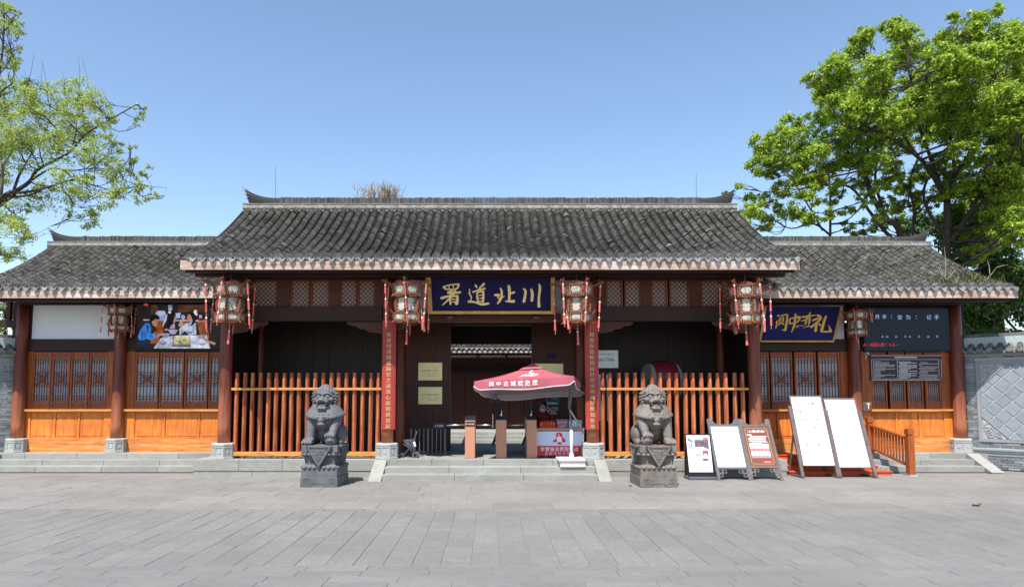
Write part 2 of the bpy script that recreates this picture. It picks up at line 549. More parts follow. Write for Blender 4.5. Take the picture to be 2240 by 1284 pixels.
def _glyph(ch, bold):
    k = (ch, bold)
    if k not in _G:
        c = bpy.data.curves.new('glyph', 'FONT')
        c.body = ch
        c.size = 1.0
        c.resolution_u = 2
        c.offset = bold
        o = bpy.data.objects.new('glyph', c)
        COL.objects.link(o)
        dg = bpy.context.evaluated_depsgraph_get()
        me = bpy.data.meshes.new_from_object(o.evaluated_get(dg))
        vs = [(v.co.x, v.co.y) for v in me.vertices]
        fs = [tuple(p.vertices) for p in me.polygons]
        bpy.data.objects.remove(o)
        bpy.data.curves.remove(c)
        bpy.data.meshes.remove(me)
        if vs:
            cx = (min(v[0] for v in vs) + max(v[0] for v in vs)) / 2
            cy = (min(v[1] for v in vs) + max(v[1] for v in vs)) / 2
            vs = [(x - cx, y - cy) for x, y in vs]
        _G[k] = (vs, fs)
    return _G[k]


def letters(parent, m, body, f, size, adv, bold=0.0, vertical=False, squash=1.0, name='lettering', slant=0.0, **props):
    """Row (or column) of characters; f(x, y) maps the flat print to a point on the surface that carries it."""
    mb = MB()
    n = len(body)
    for i, ch in enumerate(body):
        if ch == ' ':
            continue
        o = (i - (n - 1) / 2) * adv
        ox, oy = (0, -o) if vertical else (o, 0)
        vs, fs = glyph(ch, bold)
        mb.add([f(ox + (x + slant * y) * size * squash, oy + y * size) for x, y in vs], fs)
    return mb.build(name, m, parent, **props)


def on_plane(c, ux=(1, 0, 0), uy=(0, 0, 1)):
    c, ux, uy = Vector(c), Vector(ux), Vector(uy)
    return lambda x, y: c + ux * x + uy * y


def brush(parent, m, strokes, f, name='lettering', lift=(0, -1, 0), thick=0.012):
    """Brush strokes: each a list of (x, y, width) in photo-crop pixels; f maps them to the board. Each stroke is a raised ribbon."""
    mb = MB()
    lift = Vector(lift)
    for si, st in enumerate(strokes):
        pts = []
        for i in range(len(st) - 1):
            p0, p1, p2, p3 = st[max(i - 1, 0)], st[i], st[i + 1], st[min(i + 2, len(st) - 1)]
            for k in range(5):
                t = k / 5
                pts.append(tuple(0.5 * (2 * b + (c - a) * t + (2 * a - 5 * b + 4 * c - d) * t * t + (3 * b - a - 3 * c + d) * t ** 3)
                                 for a, b, c, d in zip(p0, p1, p2, p3)))
        pts.append(st[-1])
        left, right = [], []
        for i, (x, y, w) in enumerate(pts):
            a, b = pts[max(i - 1, 0)], pts[min(i + 1, len(pts) - 1)]
            tx, ty = b[0] - a[0], b[1] - a[1]
            l = math.hypot(tx, ty) or 1
            nx, ny = -ty / l, tx / l
            left.append((x + nx * w / 2, y + ny * w / 2))
            right.append((x - nx * w / 2, y - ny * w / 2))
        # rounded ends
        def cap(p, q, w, sgn):
            l = math.hypot(p[0] - q[0], p[1] - q[1]) or 1
            return (p[0] + (p[0] - q[0]) / l * w * 0.32, p[1] + (p[1] - q[1]) / l * w * 0.32)
        e0 = cap(pts[0], pts[1], pts[0][2], 1)
        e1 = cap(pts[-1], pts[-2], pts[-1][2], 1)
        h = thick + si * 0.0005
        outline = [e0] + left + [e1] + right[::-1]
        n = len(left)
        top = [f(*p) + lift * h for p in outline]
        bot = [f(*p) for p in outline]
        N = len(outline)
        fs = [(0, 1, N - 1)] + [(1 + i, 2 + i, N - 2 - i, N - 1 - i) for i in range(n - 1)] + [(n, n + 1, n + 2)]
        fs = [fc[::-1] for fc in fs]
        fs += [(i, N + i, N + (i + 1) % N, (i + 1) % N) for i in range(N)]
        mb.add(top + bot, fs)
    return mb.build(name, m, parent)


# implicit sculpting ------------------------------------------------------
class SDF:
    """Smoothly blended solid sampled on a grid, turned into one continuous mesh."""

    def __init__(s, lo, hi, h):
        s.lo, s.h = np.array(lo, float), h
        s.n = [int((b - a) / h) + 2 for a, b in zip(lo, hi)]
        ax = [lo[i] + h * np.arange(s.n[i]) for i in range(3)]
        s.ax = ax
        s.d = np.full(s.n, 1.0)

    def _sub(s, lo, hi):
        sl = []
        for i in range(3):
            a = max(0, int((lo[i] - s.lo[i]) / s.h))
            b = min(s.n[i], int((hi[i] - s.lo[i]) / s.h) + 2)
            sl.append(slice(a, max(a, b)))
        g = np.meshgrid(s.ax[0][sl[0]], s.ax[1][sl[1]], s.ax[2][sl[2]], indexing='ij', sparse=True)
        return tuple(sl), g

    def comb(s, sl, d, k, cut):
        a = s.d[sl]
        if cut:
            if k > 0:
                hh = np.clip(0.5 - 0.5 * (a + d) / k, 0, 1)
                s.d[sl] = a * (1 - hh) - d * hh + k * hh * (1 - hh)
            else:
                s.d[sl] = np.maximum(a, -d)
        elif k > 0:
            hh = np.clip(0.5 + 0.5 * (a - d) / k, 0, 1)
            s.d[sl] = a * (1 - hh) + d * hh - k * hh * (1 - hh)
        else:
            s.d[sl] = np.minimum(a, d)

    def ell(s, c, r, k=0.03, cut=False, rotz=0.0, rotx=0.0):
        m = max(r) + k + 2 * s.h
        sl, (x, y, z) = s._sub([c[i] - m for i in range(3)], [c[i] + m for i in range(3)])
        x, y, z = x - c[0], y - c[1], z - c[2]
        if rotz:
            cc, ss = math.cos(rotz), math.sin(rotz)
            x, y = x * cc + y * ss, -x * ss + y * cc
        if rotx:
            cc, ss = math.cos(rotx), math.sin(rotx)
            y, z = y * cc + z * ss, -y * ss + z * cc
        k0 = np.sqrt((x / r[0]) ** 2 + (y / r[1]) ** 2 + (z / r[2]) ** 2)
        k1 = np.sqrt((x / r[0] ** 2) ** 2 + (y / r[1] ** 2) ** 2 + (z / r[2] ** 2) ** 2) + 1e-9
        s.comb(sl, k0 * (k0 - 1) / k1, k, cut)
        return s

    def cap(s, a, b, ra, rb, k=0.03, cut=False):
        m = max(ra, rb) + k + 2 * s.h
        sl, (x, y, z) = s._sub([min(a[i], b[i]) - m for i in range(3)], [max(a[i], b[i]) + m for i in range(3)])
        ba = [b[i] - a[i] for i in range(3)]
        L2 = sum(q * q for q in ba) + 1e-12
        px, py, pz = x - a[0], y - a[1], z - a[2]
        t = np.clip((px * ba[0] + py * ba[1] + pz * ba[2]) / L2, 0, 1)
        d = np.sqrt((px - ba[0] * t) ** 2 + (py - ba[1] * t) ** 2 + (pz - ba[2] * t) ** 2) - (ra + (rb - ra) * t)
        s.comb(sl, d, k, cut)
        return s

    def box(s, c, r, k=0.02, cut=False, rnd=0.01):
        m = k + 2 * s.h
        sl, (x, y, z) = s._sub([c[i] - r[i] - m for i in range(3)], [c[i] + r[i] + m for i in range(3)])
        qx, qy, qz = abs(x - c[0]) - r[0] + rnd, abs(y - c[1]) - r[1] + rnd, abs(z - c[2]) - r[2] + rnd
        d = np.sqrt(np.maximum(qx, 0) ** 2 + np.maximum(qy, 0) ** 2 + np.maximum(qz, 0) ** 2) + np.minimum(np.maximum(np.maximum(qx, qy), qz), 0) - rnd
        s.comb(sl, d, k, cut)
        return s

    def ring(s, c, R, r, k=0.01, axis=1, cut=False):
        m = R + r + k + 2 * s.h
        sl, g = s._sub([c[i] - m for i in range(3)], [c[i] + m for i in range(3)])
        q = [g[i] - c[i] for i in range(3)]
        o = [i for i in range(3) if i != axis]
        d = np.sqrt((np.sqrt(q[o[0]] ** 2 + q[o[1]] ** 2) - R) ** 2 + q[axis] ** 2) - r
        s.comb(sl, d, k, cut)
        return s

    def mesh(s, name, m):
        v = s.d
        ins = v < 0
        nx, ny, nz = v.shape
        cnt = np.zeros((nx - 1, ny - 1, nz - 1), np.int8)
        for i in (0, 1):
            for j in (0, 1):
                for k in (0, 1):
                    cnt += ins[i:nx - 1 + i, j:ny - 1 + j, k:nz - 1 + k]
        mask = (cnt > 0) & (cnt < 8)
        cells = np.argwhere(mask)
        idx = np.full(mask.shape, -1, np.int64)
        idx[mask] = np.arange(len(cells))
        acc = np.zeros((len(cells), 3))
        num = np.zeros(len(cells))
        co = [(i, j, k) for i in (0, 1) for j in (0, 1) for k in (0, 1)]
        for a in co:
            for b in co:
                if sum(b) - sum(a) == 1 and all(q >= p for p, q in zip(a, b)):
                    va = v[cells[:, 0] + a[0], cells[:, 1] + a[1], cells[:, 2] + a[2]]
                    vb = v[cells[:, 0] + b[0], cells[:, 1] + b[1], cells[:, 2] + b[2]]
                    cr = (va < 0) != (vb < 0)
                    t = np.where(cr, va / np.where(va == vb, 1, va - vb), 0)
                    pt = np.array(a) + (np.array(b) - np.array(a))[None, :] * t[:, None]
                    acc += np.where(cr[:, None], pt, 0)
                    num += cr
        pos = s.lo + s.h * (cells + acc / num[:, None])
        faces = []
        for axis in range(3):
            o = [(1, 2), (2, 0), (0, 1)][axis]
            sl0 = [slice(1, -1)] * 3
            sl0[axis] = slice(0, -1)
            sl1 = list(sl0)
            sl1[axis] = slice(1, None)
            a, b = ins[tuple(sl0)], ins[tuple(sl1)]
            e = np.argwhere(a != b)
            up = a[a != b]
            base = e.copy()
            for q in range(3):
                if q != axis:
                    base[:, q] += 1
            def cell(d0, d1):
                c = base.copy()
                c[:, o[0]] += d0
                c[:, o[1]] += d1
                return idx[c[:, 0], c[:, 1], c[:, 2]]
            q = np.stack([cell(-1, -1), cell(0, -1), cell(0, 0), cell(-1, 0)], 1)
            q[~up] = q[~up][:, ::-1]
            faces.append(q)
        F = np.concatenate(faces)
        F = F[(F >= 0).all(1)]
        me = bpy.data.meshes.new(name)
        me.from_pydata(pos.tolist(), [], F.tolist())
        me.materials.append(m)
        me.polygons.foreach_set('use_smooth', [True] * len(me.polygons))
        me.update()
        return me


def big_mesh(name, V, nper, m, quads=True):
    """Mesh of many separate faces from an (N, nper, 3) array."""
    N = len(V)
    me = bpy.data.meshes.new(name)
    me.vertices.add(N * nper)
    me.vertices.foreach_set('co', V.reshape(-1).astype(np.float32))
    me.loops.add(N * nper)
    me.loops.foreach_set('vertex_index', np.arange(N * nper, dtype=np.int32))
    me.polygons.add(N)
    me.polygons.foreach_set('loop_start', np.arange(N, dtype=np.int32) * nper)
    me.materials.append(m)
    me.update(calc_edges=True)
    me.validate()
    return me


FLOOR = 0.38            # platform height
YC, YD, YB = 14.80, 16.90, 19.30        # front columns, door row, rear edge of the gate hall
YW, YP = 16.40, 16.50   # wing columns, wing wall plane

# ================================================================== GROUND
gmb = MB()
gmb.box(-300, 300, -60, 600, -0.6, -0.02)
ground = gmb.build('ground', m_earth, kind='structure')
plaza = MB().box(-40, 40, -8, 15.2, -0.019, -0.004).build('pavement', m_joint, kind='structure')


def slab_mesh(m, name):
    b = 0.008
    mb = MB()
    vs = []
    for z, k in ((-0.006, 0), (0.0, 0), (0.003, 1)):
        for sx, sy in ((-1, -1), (1, -1), (1, 1), (-1, 1)):
            vs.append((sx * (0.5 - k * 0.014), sy * (0.5 - k * 0.010), z))
    fs = [(8, 9, 10, 11)]
    for r in (0, 1):
        for k in range(4):
            fs.append((r * 4 + k, r * 4 + (k + 1) % 4, r * 4 + 4 + (k + 1) % 4, r * 4 + 4 + k))
    mb.add(vs, fs)
    return mb.mesh(name, m)


rr = random.Random(3)
slabs = []          # x0, x1, y0, y1, kind
# rows of long slabs laid across, in front
y = 5.2
while y < 6.86:
    h = rr.uniform(0.19, 0.215)
    x = -9 + rr.uniform(0, 0.6)
    while x < 9:
        wd = rr.uniform(0.58, 0.70)
        slabs.append((x, x + wd, y, y + h, 0))
        x += wd
    y += h
yf = y
# main field: columns of slabs running away from the camera
x = -12.0
while x < 12.0:
    wd = rr.uniform(0.295, 0.325)
    yy = yf - 0.0
    yy0 = yf
    first = True
    while yy0 < 10.25:
        ln = rr.choice((0.5, 0.62, 0.75, 0.9))
        if first:
            ln *= rr.uniform(0.4, 1)
            first = False
        e = min(yy0 + ln, 10.25)
        if 10.25 - e < 0.2:
            e = 10.25
        slabs.append((x, x + wd, yy0, e, 0))
        yy0 = e
    x += wd
# border band
x = -15.0
while x < 15:
    wd = rr.uniform(0.6, 0.7)
    slabs.append((x, x + wd, 10.25, 10.47, 0))
    x += wd
# pale slabs along the hall
y = 10.47
while y < 15.15:
    h = 0.62
    x = -17 + rr.uniform(0, 0.9)
    while x < 17:
        wd = rr.uniform(0.85, 1.05)
        slabs.append((x, x + wd, y, min(y + h, 15.15), 1))
        x += wd
    y += h


def on_view(s):
    for cx in (s[0], s[1]):
        for cy in (s[2], s[3]):
            if cy > 6.2 and abs(cx + 0.0) < 0.785 * cy + 0.4:
                return True
    return False


vis = sorted([s for s in slabs if on_view(s)], key=lambda s: -((s[1] - s[0]) * (s[3] - s[2]) / s[2] ** 3))
single = set(vis[:300])
sm = [slab_mesh(m_pave, 'paving_slab'), slab_mesh(m_pavefar, 'paving_slab')]
rest = [MB(), MB()]
for s in slabs:
    g = 0.0023 if s[4] == 0 else 0.0018
    c = ((s[0] + s[1]) / 2, (s[2] + s[3]) / 2, rr.uniform(-0.001, 0.0022))
    tx, ty = rr.uniform(-1, 1) * 0.003, rr.uniform(-1, 1) * 0.003
    sx, sy = s[1] - s[0] - 2 * g, s[3] - s[2] - 2 * g
    if s in single:
        link('paving_slab', sm[s[4]], plaza, loc=c, rot=(tx, ty, 0), scale=(sx, sy, 1))
    else:
        z = c[2] + 0.003
        x0, x1, y0, y1 = c[0] - sx / 2, c[0] + sx / 2, c[1] - sy / 2, c[1] + sy / 2
        rest[s[4]].add([(x0, y0, -0.006), (x1, y0, -0.006), (x1, y1, -0.006), (x0, y1, -0.006),
                        (x0 + .005, y0 + .005, z), (x1 - .005, y0 + .005, z), (x1 - .005, y1 - .005, z), (x0 + .005, y1 - .005, z)],
                       [(4, 5, 6, 7), (0, 1, 5, 4), (1, 2, 6, 5), (2, 3, 7, 6), (3, 0, 4, 7)])
pr = mat('grey paving stone field', (0.186, 0.181, 0.172), 0.14, 7, 0.8, bump=0.35, bscale=90, rnd=0.065, island=True, second=(0.205, 0.197, 0.185), second_amt=0.6, second_scale=0.9, patches=(0.150, 0.145, 0.138), patch_amt=.55, patch_scale=.5, stains=(0.13, 0.125, 0.118))
pr2 = mat('pale paving stone field', (0.222, 0.211, 0.194), 0.14, 7, 0.8, bump=0.3, bscale=90, rnd=0.06, island=True, second=(0.19, 0.18, 0.165), second_amt=0.6, second_scale=0.7, patches=(0.168, 0.160, 0.148), patch_amt=.7, patch_scale=.45, stains=(0.15, 0.143, 0.132))
rest[0].build('slab_field', pr, plaza, kind='stuff')
rest[1].build('slab_field', pr2, plaza, kind='stuff')

# ================================================================== PLATFORMS AND STEPS
plat = MB()
plat.box(-6.42, 6.42, 14.56, 19.55, -0.01, FLOOR - 0.012)
plat.box(-12.6, -6.43, 16.16, 19.5, -0.01, FLOOR - 0.013)
plat.box(6.43, 12.6, 16.16, 19.5, -0.01, FLOOR - 0.013)
platform = plat.build('raised_floor', m_stone, kind='structure')


def block_row(parent, x0, x1, y0, y1, z0, z1, ln, name='stone_block', jit=0.12, seed=0):
    r = random.Random(seed + int(x0 * 100))
    n = max(1, round((x1 - x0) / ln))
    cuts = [x0] + [x0 + (x1 - x0) * (i + r.uniform(-jit, jit)) / n for i in range(1, n)] + [x1]
    for i in range(n):
        MB().box(cuts[i] + 0.003, cuts[i + 1] - 0.003, y0, y1, z0, z1 + r.uniform(-0.0015, 0.0015)).build(name, m_stone, parent, bevel=0.006)


# front edge of the main platform: kerb blocks above, foundation blocks below
for x0, x1 in ((-6.44, -2.5), (2.5, 6.44)):
    block_row(platform, x0, x1, 14.50, 15.05, 0.135, FLOOR, 0.98, seed=1)
    block_row(platform, x0 + 0.01, x1 - 0.01, 14.515, 14.9, -0.005, 0.132, 1.3, seed=2)
block_row(platform, -2.5, 2.5, 14.50, 15.05, 0.20, FLOOR, 1.25, seed=3)
# floor slabs behind the kerb
for k in range(5):
    block_row(platform, -6.42, 6.42, 15.056 + k * 0.9, 15.95 + k * 0.9, FLOOR - 0.02, FLOOR - 0.004, 0.9, name='floor_slab', seed=20 + k)
# wing platform edges
for sgn in (-1, 1):
    a, b = (-12.4, -6.45) if sgn < 0 else (6.45, 11.75)
    block_row(platform, a, b, 16.10, 16.95, 0.25, FLOOR, 1.15, seed=5 + sgn)
# steps: three risers each
cs = thing('stone_steps', 'broad pale stone steps rising to the open gateway under the big plaque', 'steps', (0, 14.1, 0))
block_row(cs, -2.23, 2.23, 13.84, 14.2, -0.005, 0.127, 1.5, 'step_block', seed=9)
block_row(cs, -2.23, 2.23, 14.17, 14.495, 0.05, 0.254, 1.5, 'step_block', seed=10)


def cheek(parent, x0, x1, y0, y1, top):
    """Sloping stone slab beside a flight of steps."""
    mb = MB()
    mb.prism([(x0, y0, 0.015), (x0, y1, top), (x0, y1, -0.005), (x0, y0, -0.005)], (x1 - x0, 0, 0))
    mb.build('cheek_slab', m_stone, parent, bevel=0.006)


cheek(cs, -2.50, -2.235, 13.72, 14.498, FLOOR - 0.002)
cheek(cs, 2.235, 2.50, 13.72, 14.498, FLOOR - 0.002)
lw = thing('stone_steps', 'long low stone steps below the blank white panel and picture screen', 'steps', (-9, 15.8, 0))
block_row(lw, -11.75, -6.46, 15.50, 15.83, -0.005, 0.127, 1.2, 'step_block', seed=11)
block_row(lw, -11.75, -6.46, 15.80, 16.095, 0.05, 0.254, 1.2, 'step_block', seed=12)
cheek(lw, -12.05, -11.76, 15.3, 16.095, FLOOR - 0.002)
rw = thing('stone_steps', 'low stone steps below the information board, beside the brown handrail', 'steps', (10.3, 15.8, 0))
block_row(rw, 6.46, 11.45, 15.50, 15.83, -0.005, 0.127, 1.2, 'step_block', seed=13)
block_row(rw, 6.46, 11.45, 15.80, 16.095, 0.05, 0.254, 1.2, 'step_block', seed=14)
cheek(rw, 11.46, 11.75, 15.3, 16.095, FLOOR - 0.002)


# ================================================================== ROOFS
def prof(t, Ye, ze, Yr, zr, a=0.70):
    return Ye + (Yr - Ye) * t, ze + (zr - ze) * (a * t + (1 - a) * t * t)


def cover_mesh(mb, w, hh, L, th=0.021, S=6, lift=0.024, M=None):
    vs = []
    for y, kk, l in ((0, 1.0, lift), (L, 0.93, 0.0), (0, 0.88, lift - th)):
        for k in range(S + 1):
            u = -1 + 2 * k / S
            h = hh * (1 - abs(u) ** 2.2)
            vs.append(Vector((u * w * kk, y, h * kk + l)))
    fs = []
    n = S + 1
    for k in range(S):
        fs.append((k, k + 1, n + k + 1, n + k))
        fs.append((2 * n + k, 2 * n + k + 1, k + 1, k))
    if M is not None:
        vs = [M @ v for v in vs]
    return mb.add(vs, fs)


def pan_mesh(mb, w, dd, L, M, S=3):
    vs = []
    for y, l in ((0, 0.016), (L, 0.0), (0, 0.002)):
        for k in range(S + 1):
            u = -1 + 2 * k / S
            vs.append(M @ Vector((u * w, y, dd * u * u + l)))
    n = S + 1
    fs = []
    for k in range(S):
        fs.append((k, k + 1, n + k + 1, n + k))
        fs.append((2 * n + k, 2 * n + k + 1, k + 1, k))
    return mb.add(vs, fs)


def drip_mesh(name='drip_tile'):
    mb = MB()
    w = 0.070
    pts = [(-w, 0.030), (-w * 0.55, 0.006), (0, 0.0), (w * 0.55, 0.006), (w, 0.030), (w * 0.92, -0.012), (w * 0.62, -0.045),
           (w * 0.30, -0.066), (0, -0.088), (-w * 0.30, -0.066), (-w * 0.62, -0.045), (-w * 0.92, -0.012)]
    # hung plate, leaning outwards at its foot
    ps = [Vector((x, -0.35 * (0.03 - z), z)) for x, z in pts]
    mb.prism(ps[::-1], (0, 0.016, 0.004))
    # the short trough behind it
    S = 4
    vs = []
    for y in (0.0, 0.14):
        for k in range(S + 1):
            u = -1 + 2 * k / S
            vs.append((u * w, y + 0.005, 0.03 * u * u + y * 0.35))
    mb.add(vs, [(k, k + 1, S + 2 + k, S + 1 + k) for k in range(S)])
    return mb.mesh(name, m_drip)


def cap_mesh(name='eave_tile'):
    mb = MB()
    w, hh = 0.098, 0.085
    cover_mesh(mb, w, hh, 0.16, S=8)
    # fan shaped front lip
    pts = []
    for k in range(9):
        u = -1 + 2 * k / 8
        pts.append(Vector((u * w, -0.001, hh * (1 - abs(u) ** 2.2) + 0.021)))
    low = [Vector((w * 0.66, -0.016, -0.018)), Vector((0.0, -0.026, -0.042)), Vector((-w * 0.66, -0.016, -0.018))]
    mb.mi = 1
    mb.prism((pts + low)[::-1], (0, 0.012, 0))
    return mb.mesh(name, [m_tileo, m_capfan])


DRIP, CAP = drip_mesh(), cap_mesh()


def slope_samples(args, step):
    ts = np.linspace(0, 1, 800)
    pts = [prof(t, *args) for t in ts]
    s, out = 0.0, []
    nxt = 0.0
    for i in range(1, len(pts)):
        ds = math.hypot(pts[i][0] - pts[i - 1][0], pts[i][1] - pts[i - 1][1])
        s += ds
        if s >= nxt:
            phi = math.atan2(pts[i][1] - pts[i - 1][1], pts[i][0] - pts[i - 1][0])
            out.append((pts[i][0], pts[i][1], phi))
            nxt += step
    return out


def tiled_roof(root, x0, x1, args, pitch=0.205, step=0.080, single=300, seed=1, rear=None, verge=(True, True), tile_end=None):
    """One slope of overlapping grey tiles: the courses nearest the eave are separate tiles, the rest one field."""
    r = random.Random(seed)
    Ye, ze, Yr, zr = args[:4]
    # boarded underside, front and rear
    mb = MB()
    N = 14
    prs = [prof(k / N, *args) for k in range(N + 1)]
    line = [(y, z - 0.055) for y, z in prs]
    back = [(2 * Yr - y, z - 0.055) for y, z in reversed(prs[:-1])]
    full = line + back
    vs = [(x, y, z) for x in (x0, x1) for y, z in full] + [(x, y, z - 0.05) for x in (x0, x1) for y, z in full]
    n = len(full)
    fs = [(k, n + k, n + k + 1, k + 1) for k in range(n - 1)]
    fs += [(2 * n + k, 2 * n + k + 1, 3 * n + k + 1, 3 * n + k) for k in range(n - 1)]
    fs += [(k, k + 1, 2 * n + k + 1, 2 * n + k) for k in range(n - 1)]
    fs += [(n + k, 3 * n + k, 3 * n + k + 1, n + k + 1) for k in range(n - 1)]
    fs += [(0, 2 * n, 3 * n, n), (n - 1, 2 * n - 1, 4 * n - 1, 3 * n - 1)]
    mb.add(vs, fs)
    roof = mb.build('roof', m_deck, root)
    sam = slope_samples(args, step)
    rows = int((x1 - x0) / pitch)
    off = (x1 - x0 - rows * pitch) / 2
    rear_mb = MB()
    field, pans = MB(), MB()
    tm = MB()
    cover_mesh(tm, 0.080, 0.066, step * 1.45)
    TM = tm.mesh('roof_tile', m_tileo)
    left = single
    # courses from the eave up: separate tiles as long as the budget lasts
    ncourse = min(len(sam) - 1, 1 + single // rows)
    for i in range(rows):
        x = x0 + off + (i + 0.5) * pitch
        link('eave_tile', CAP, roof, loc=(x + r.uniform(-.006, .006), sam[0][0] - 0.015, sam[0][1] + 0.008 + r.uniform(-.006, .006)), rot=(sam[0][2] * 0.85, r.uniform(-.08, .08), r.uniform(-.07, .07)))
        if i < rows - 1 or True:
            link('drip_tile', DRIP, roof, loc=(x + pitch / 2 + r.uniform(-.008, .008), sam[0][0] - 0.045, sam[0][1] - 0.012 + r.uniform(-.006, .006)), rot=(r.uniform(-.1, .1), r.uniform(-.09, .09), r.uniform(-.06, .06)))
        wob = r.uniform(0, 6.28)
        for j, (y, z, phi) in enumerate(sam):
            jx = r.gauss(0, 0.0032) + 0.005 * math.sin(j * 0.3 + wob)
            jz = r.uniform(-.003, .006)
            e = (phi + r.uniform(-.03, .03), r.gauss(0, .025), r.gauss(0, .025))
            slip = r.random()
            if slip < .022:          # slipped, cocked or propped tiles
                e = (e[0] + r.uniform(-.05, .16), r.gauss(0, .14), r.gauss(0, .16))
                y -= r.uniform(0, .035)
                jz += r.uniform(0, .015)
            elif slip < .030 and j > ncourse:
                continue
            if 1 <= j <= ncourse and left > 0:
                link('roof_tile', TM, roof, loc=(x + jx, y, z + jz), rot=e)
                left -= 1
            elif j >= 1:
                M = Matrix.Translation((x + jx, y, z + jz)) @ Matrix.Rotation(e[2], 4, 'Z') @ Matrix.Rotation(e[1], 4, 'Y') @ Matrix.Rotation(e[0], 4, 'X')
                cover_mesh(field, 0.080 * r.uniform(.96, 1.04), 0.066, step * 1.45, M=M, S=5)
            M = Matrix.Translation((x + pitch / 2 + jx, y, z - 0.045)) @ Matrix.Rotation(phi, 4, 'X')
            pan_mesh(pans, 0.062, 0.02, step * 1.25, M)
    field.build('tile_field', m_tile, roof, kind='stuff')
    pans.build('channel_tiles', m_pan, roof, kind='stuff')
    # rear slope: plain rows (not seen from the square)
    for i in range(rows):
        x = x0 + off + (i + 0.5) * pitch
        rear_mb.tube([(x, 2 * Yr - y, z + 0.005) for y, z in prs[::2]], 0.07, n=6)
    rear_mb.build('rear_tile_rows', m_tile, roof, kind='stuff')
    # barge boards
    for e, xx in ((verge[0], x0), (verge[1], x1)):
        if e:
            b = MB()
            sg = -1 if xx == x0 else 1
            xa, xb = (xx - 0.035, xx - 0.002) if sg < 0 else (xx + 0.002, xx + 0.035)
            for k in range(n - 1):
                (ya, za), (yb2, zb) = full[k], full[k + 1]
                b.add([(xx2, yy, zz) for xx2 in (xa, xb) for yy, zz in ((ya, za + 0.02), (ya, za - 0.17), (yb2, zb - 0.17), (yb2, zb + 0.02))],
                      [(0, 1, 2, 3), (7, 6, 5, 4), (0, 4, 5, 1), (2, 6, 7, 3)] + ([(1, 5, 6, 2), (3, 7, 4, 0)]))
            b.build('barge_board', m_beam, roof)
    return roof


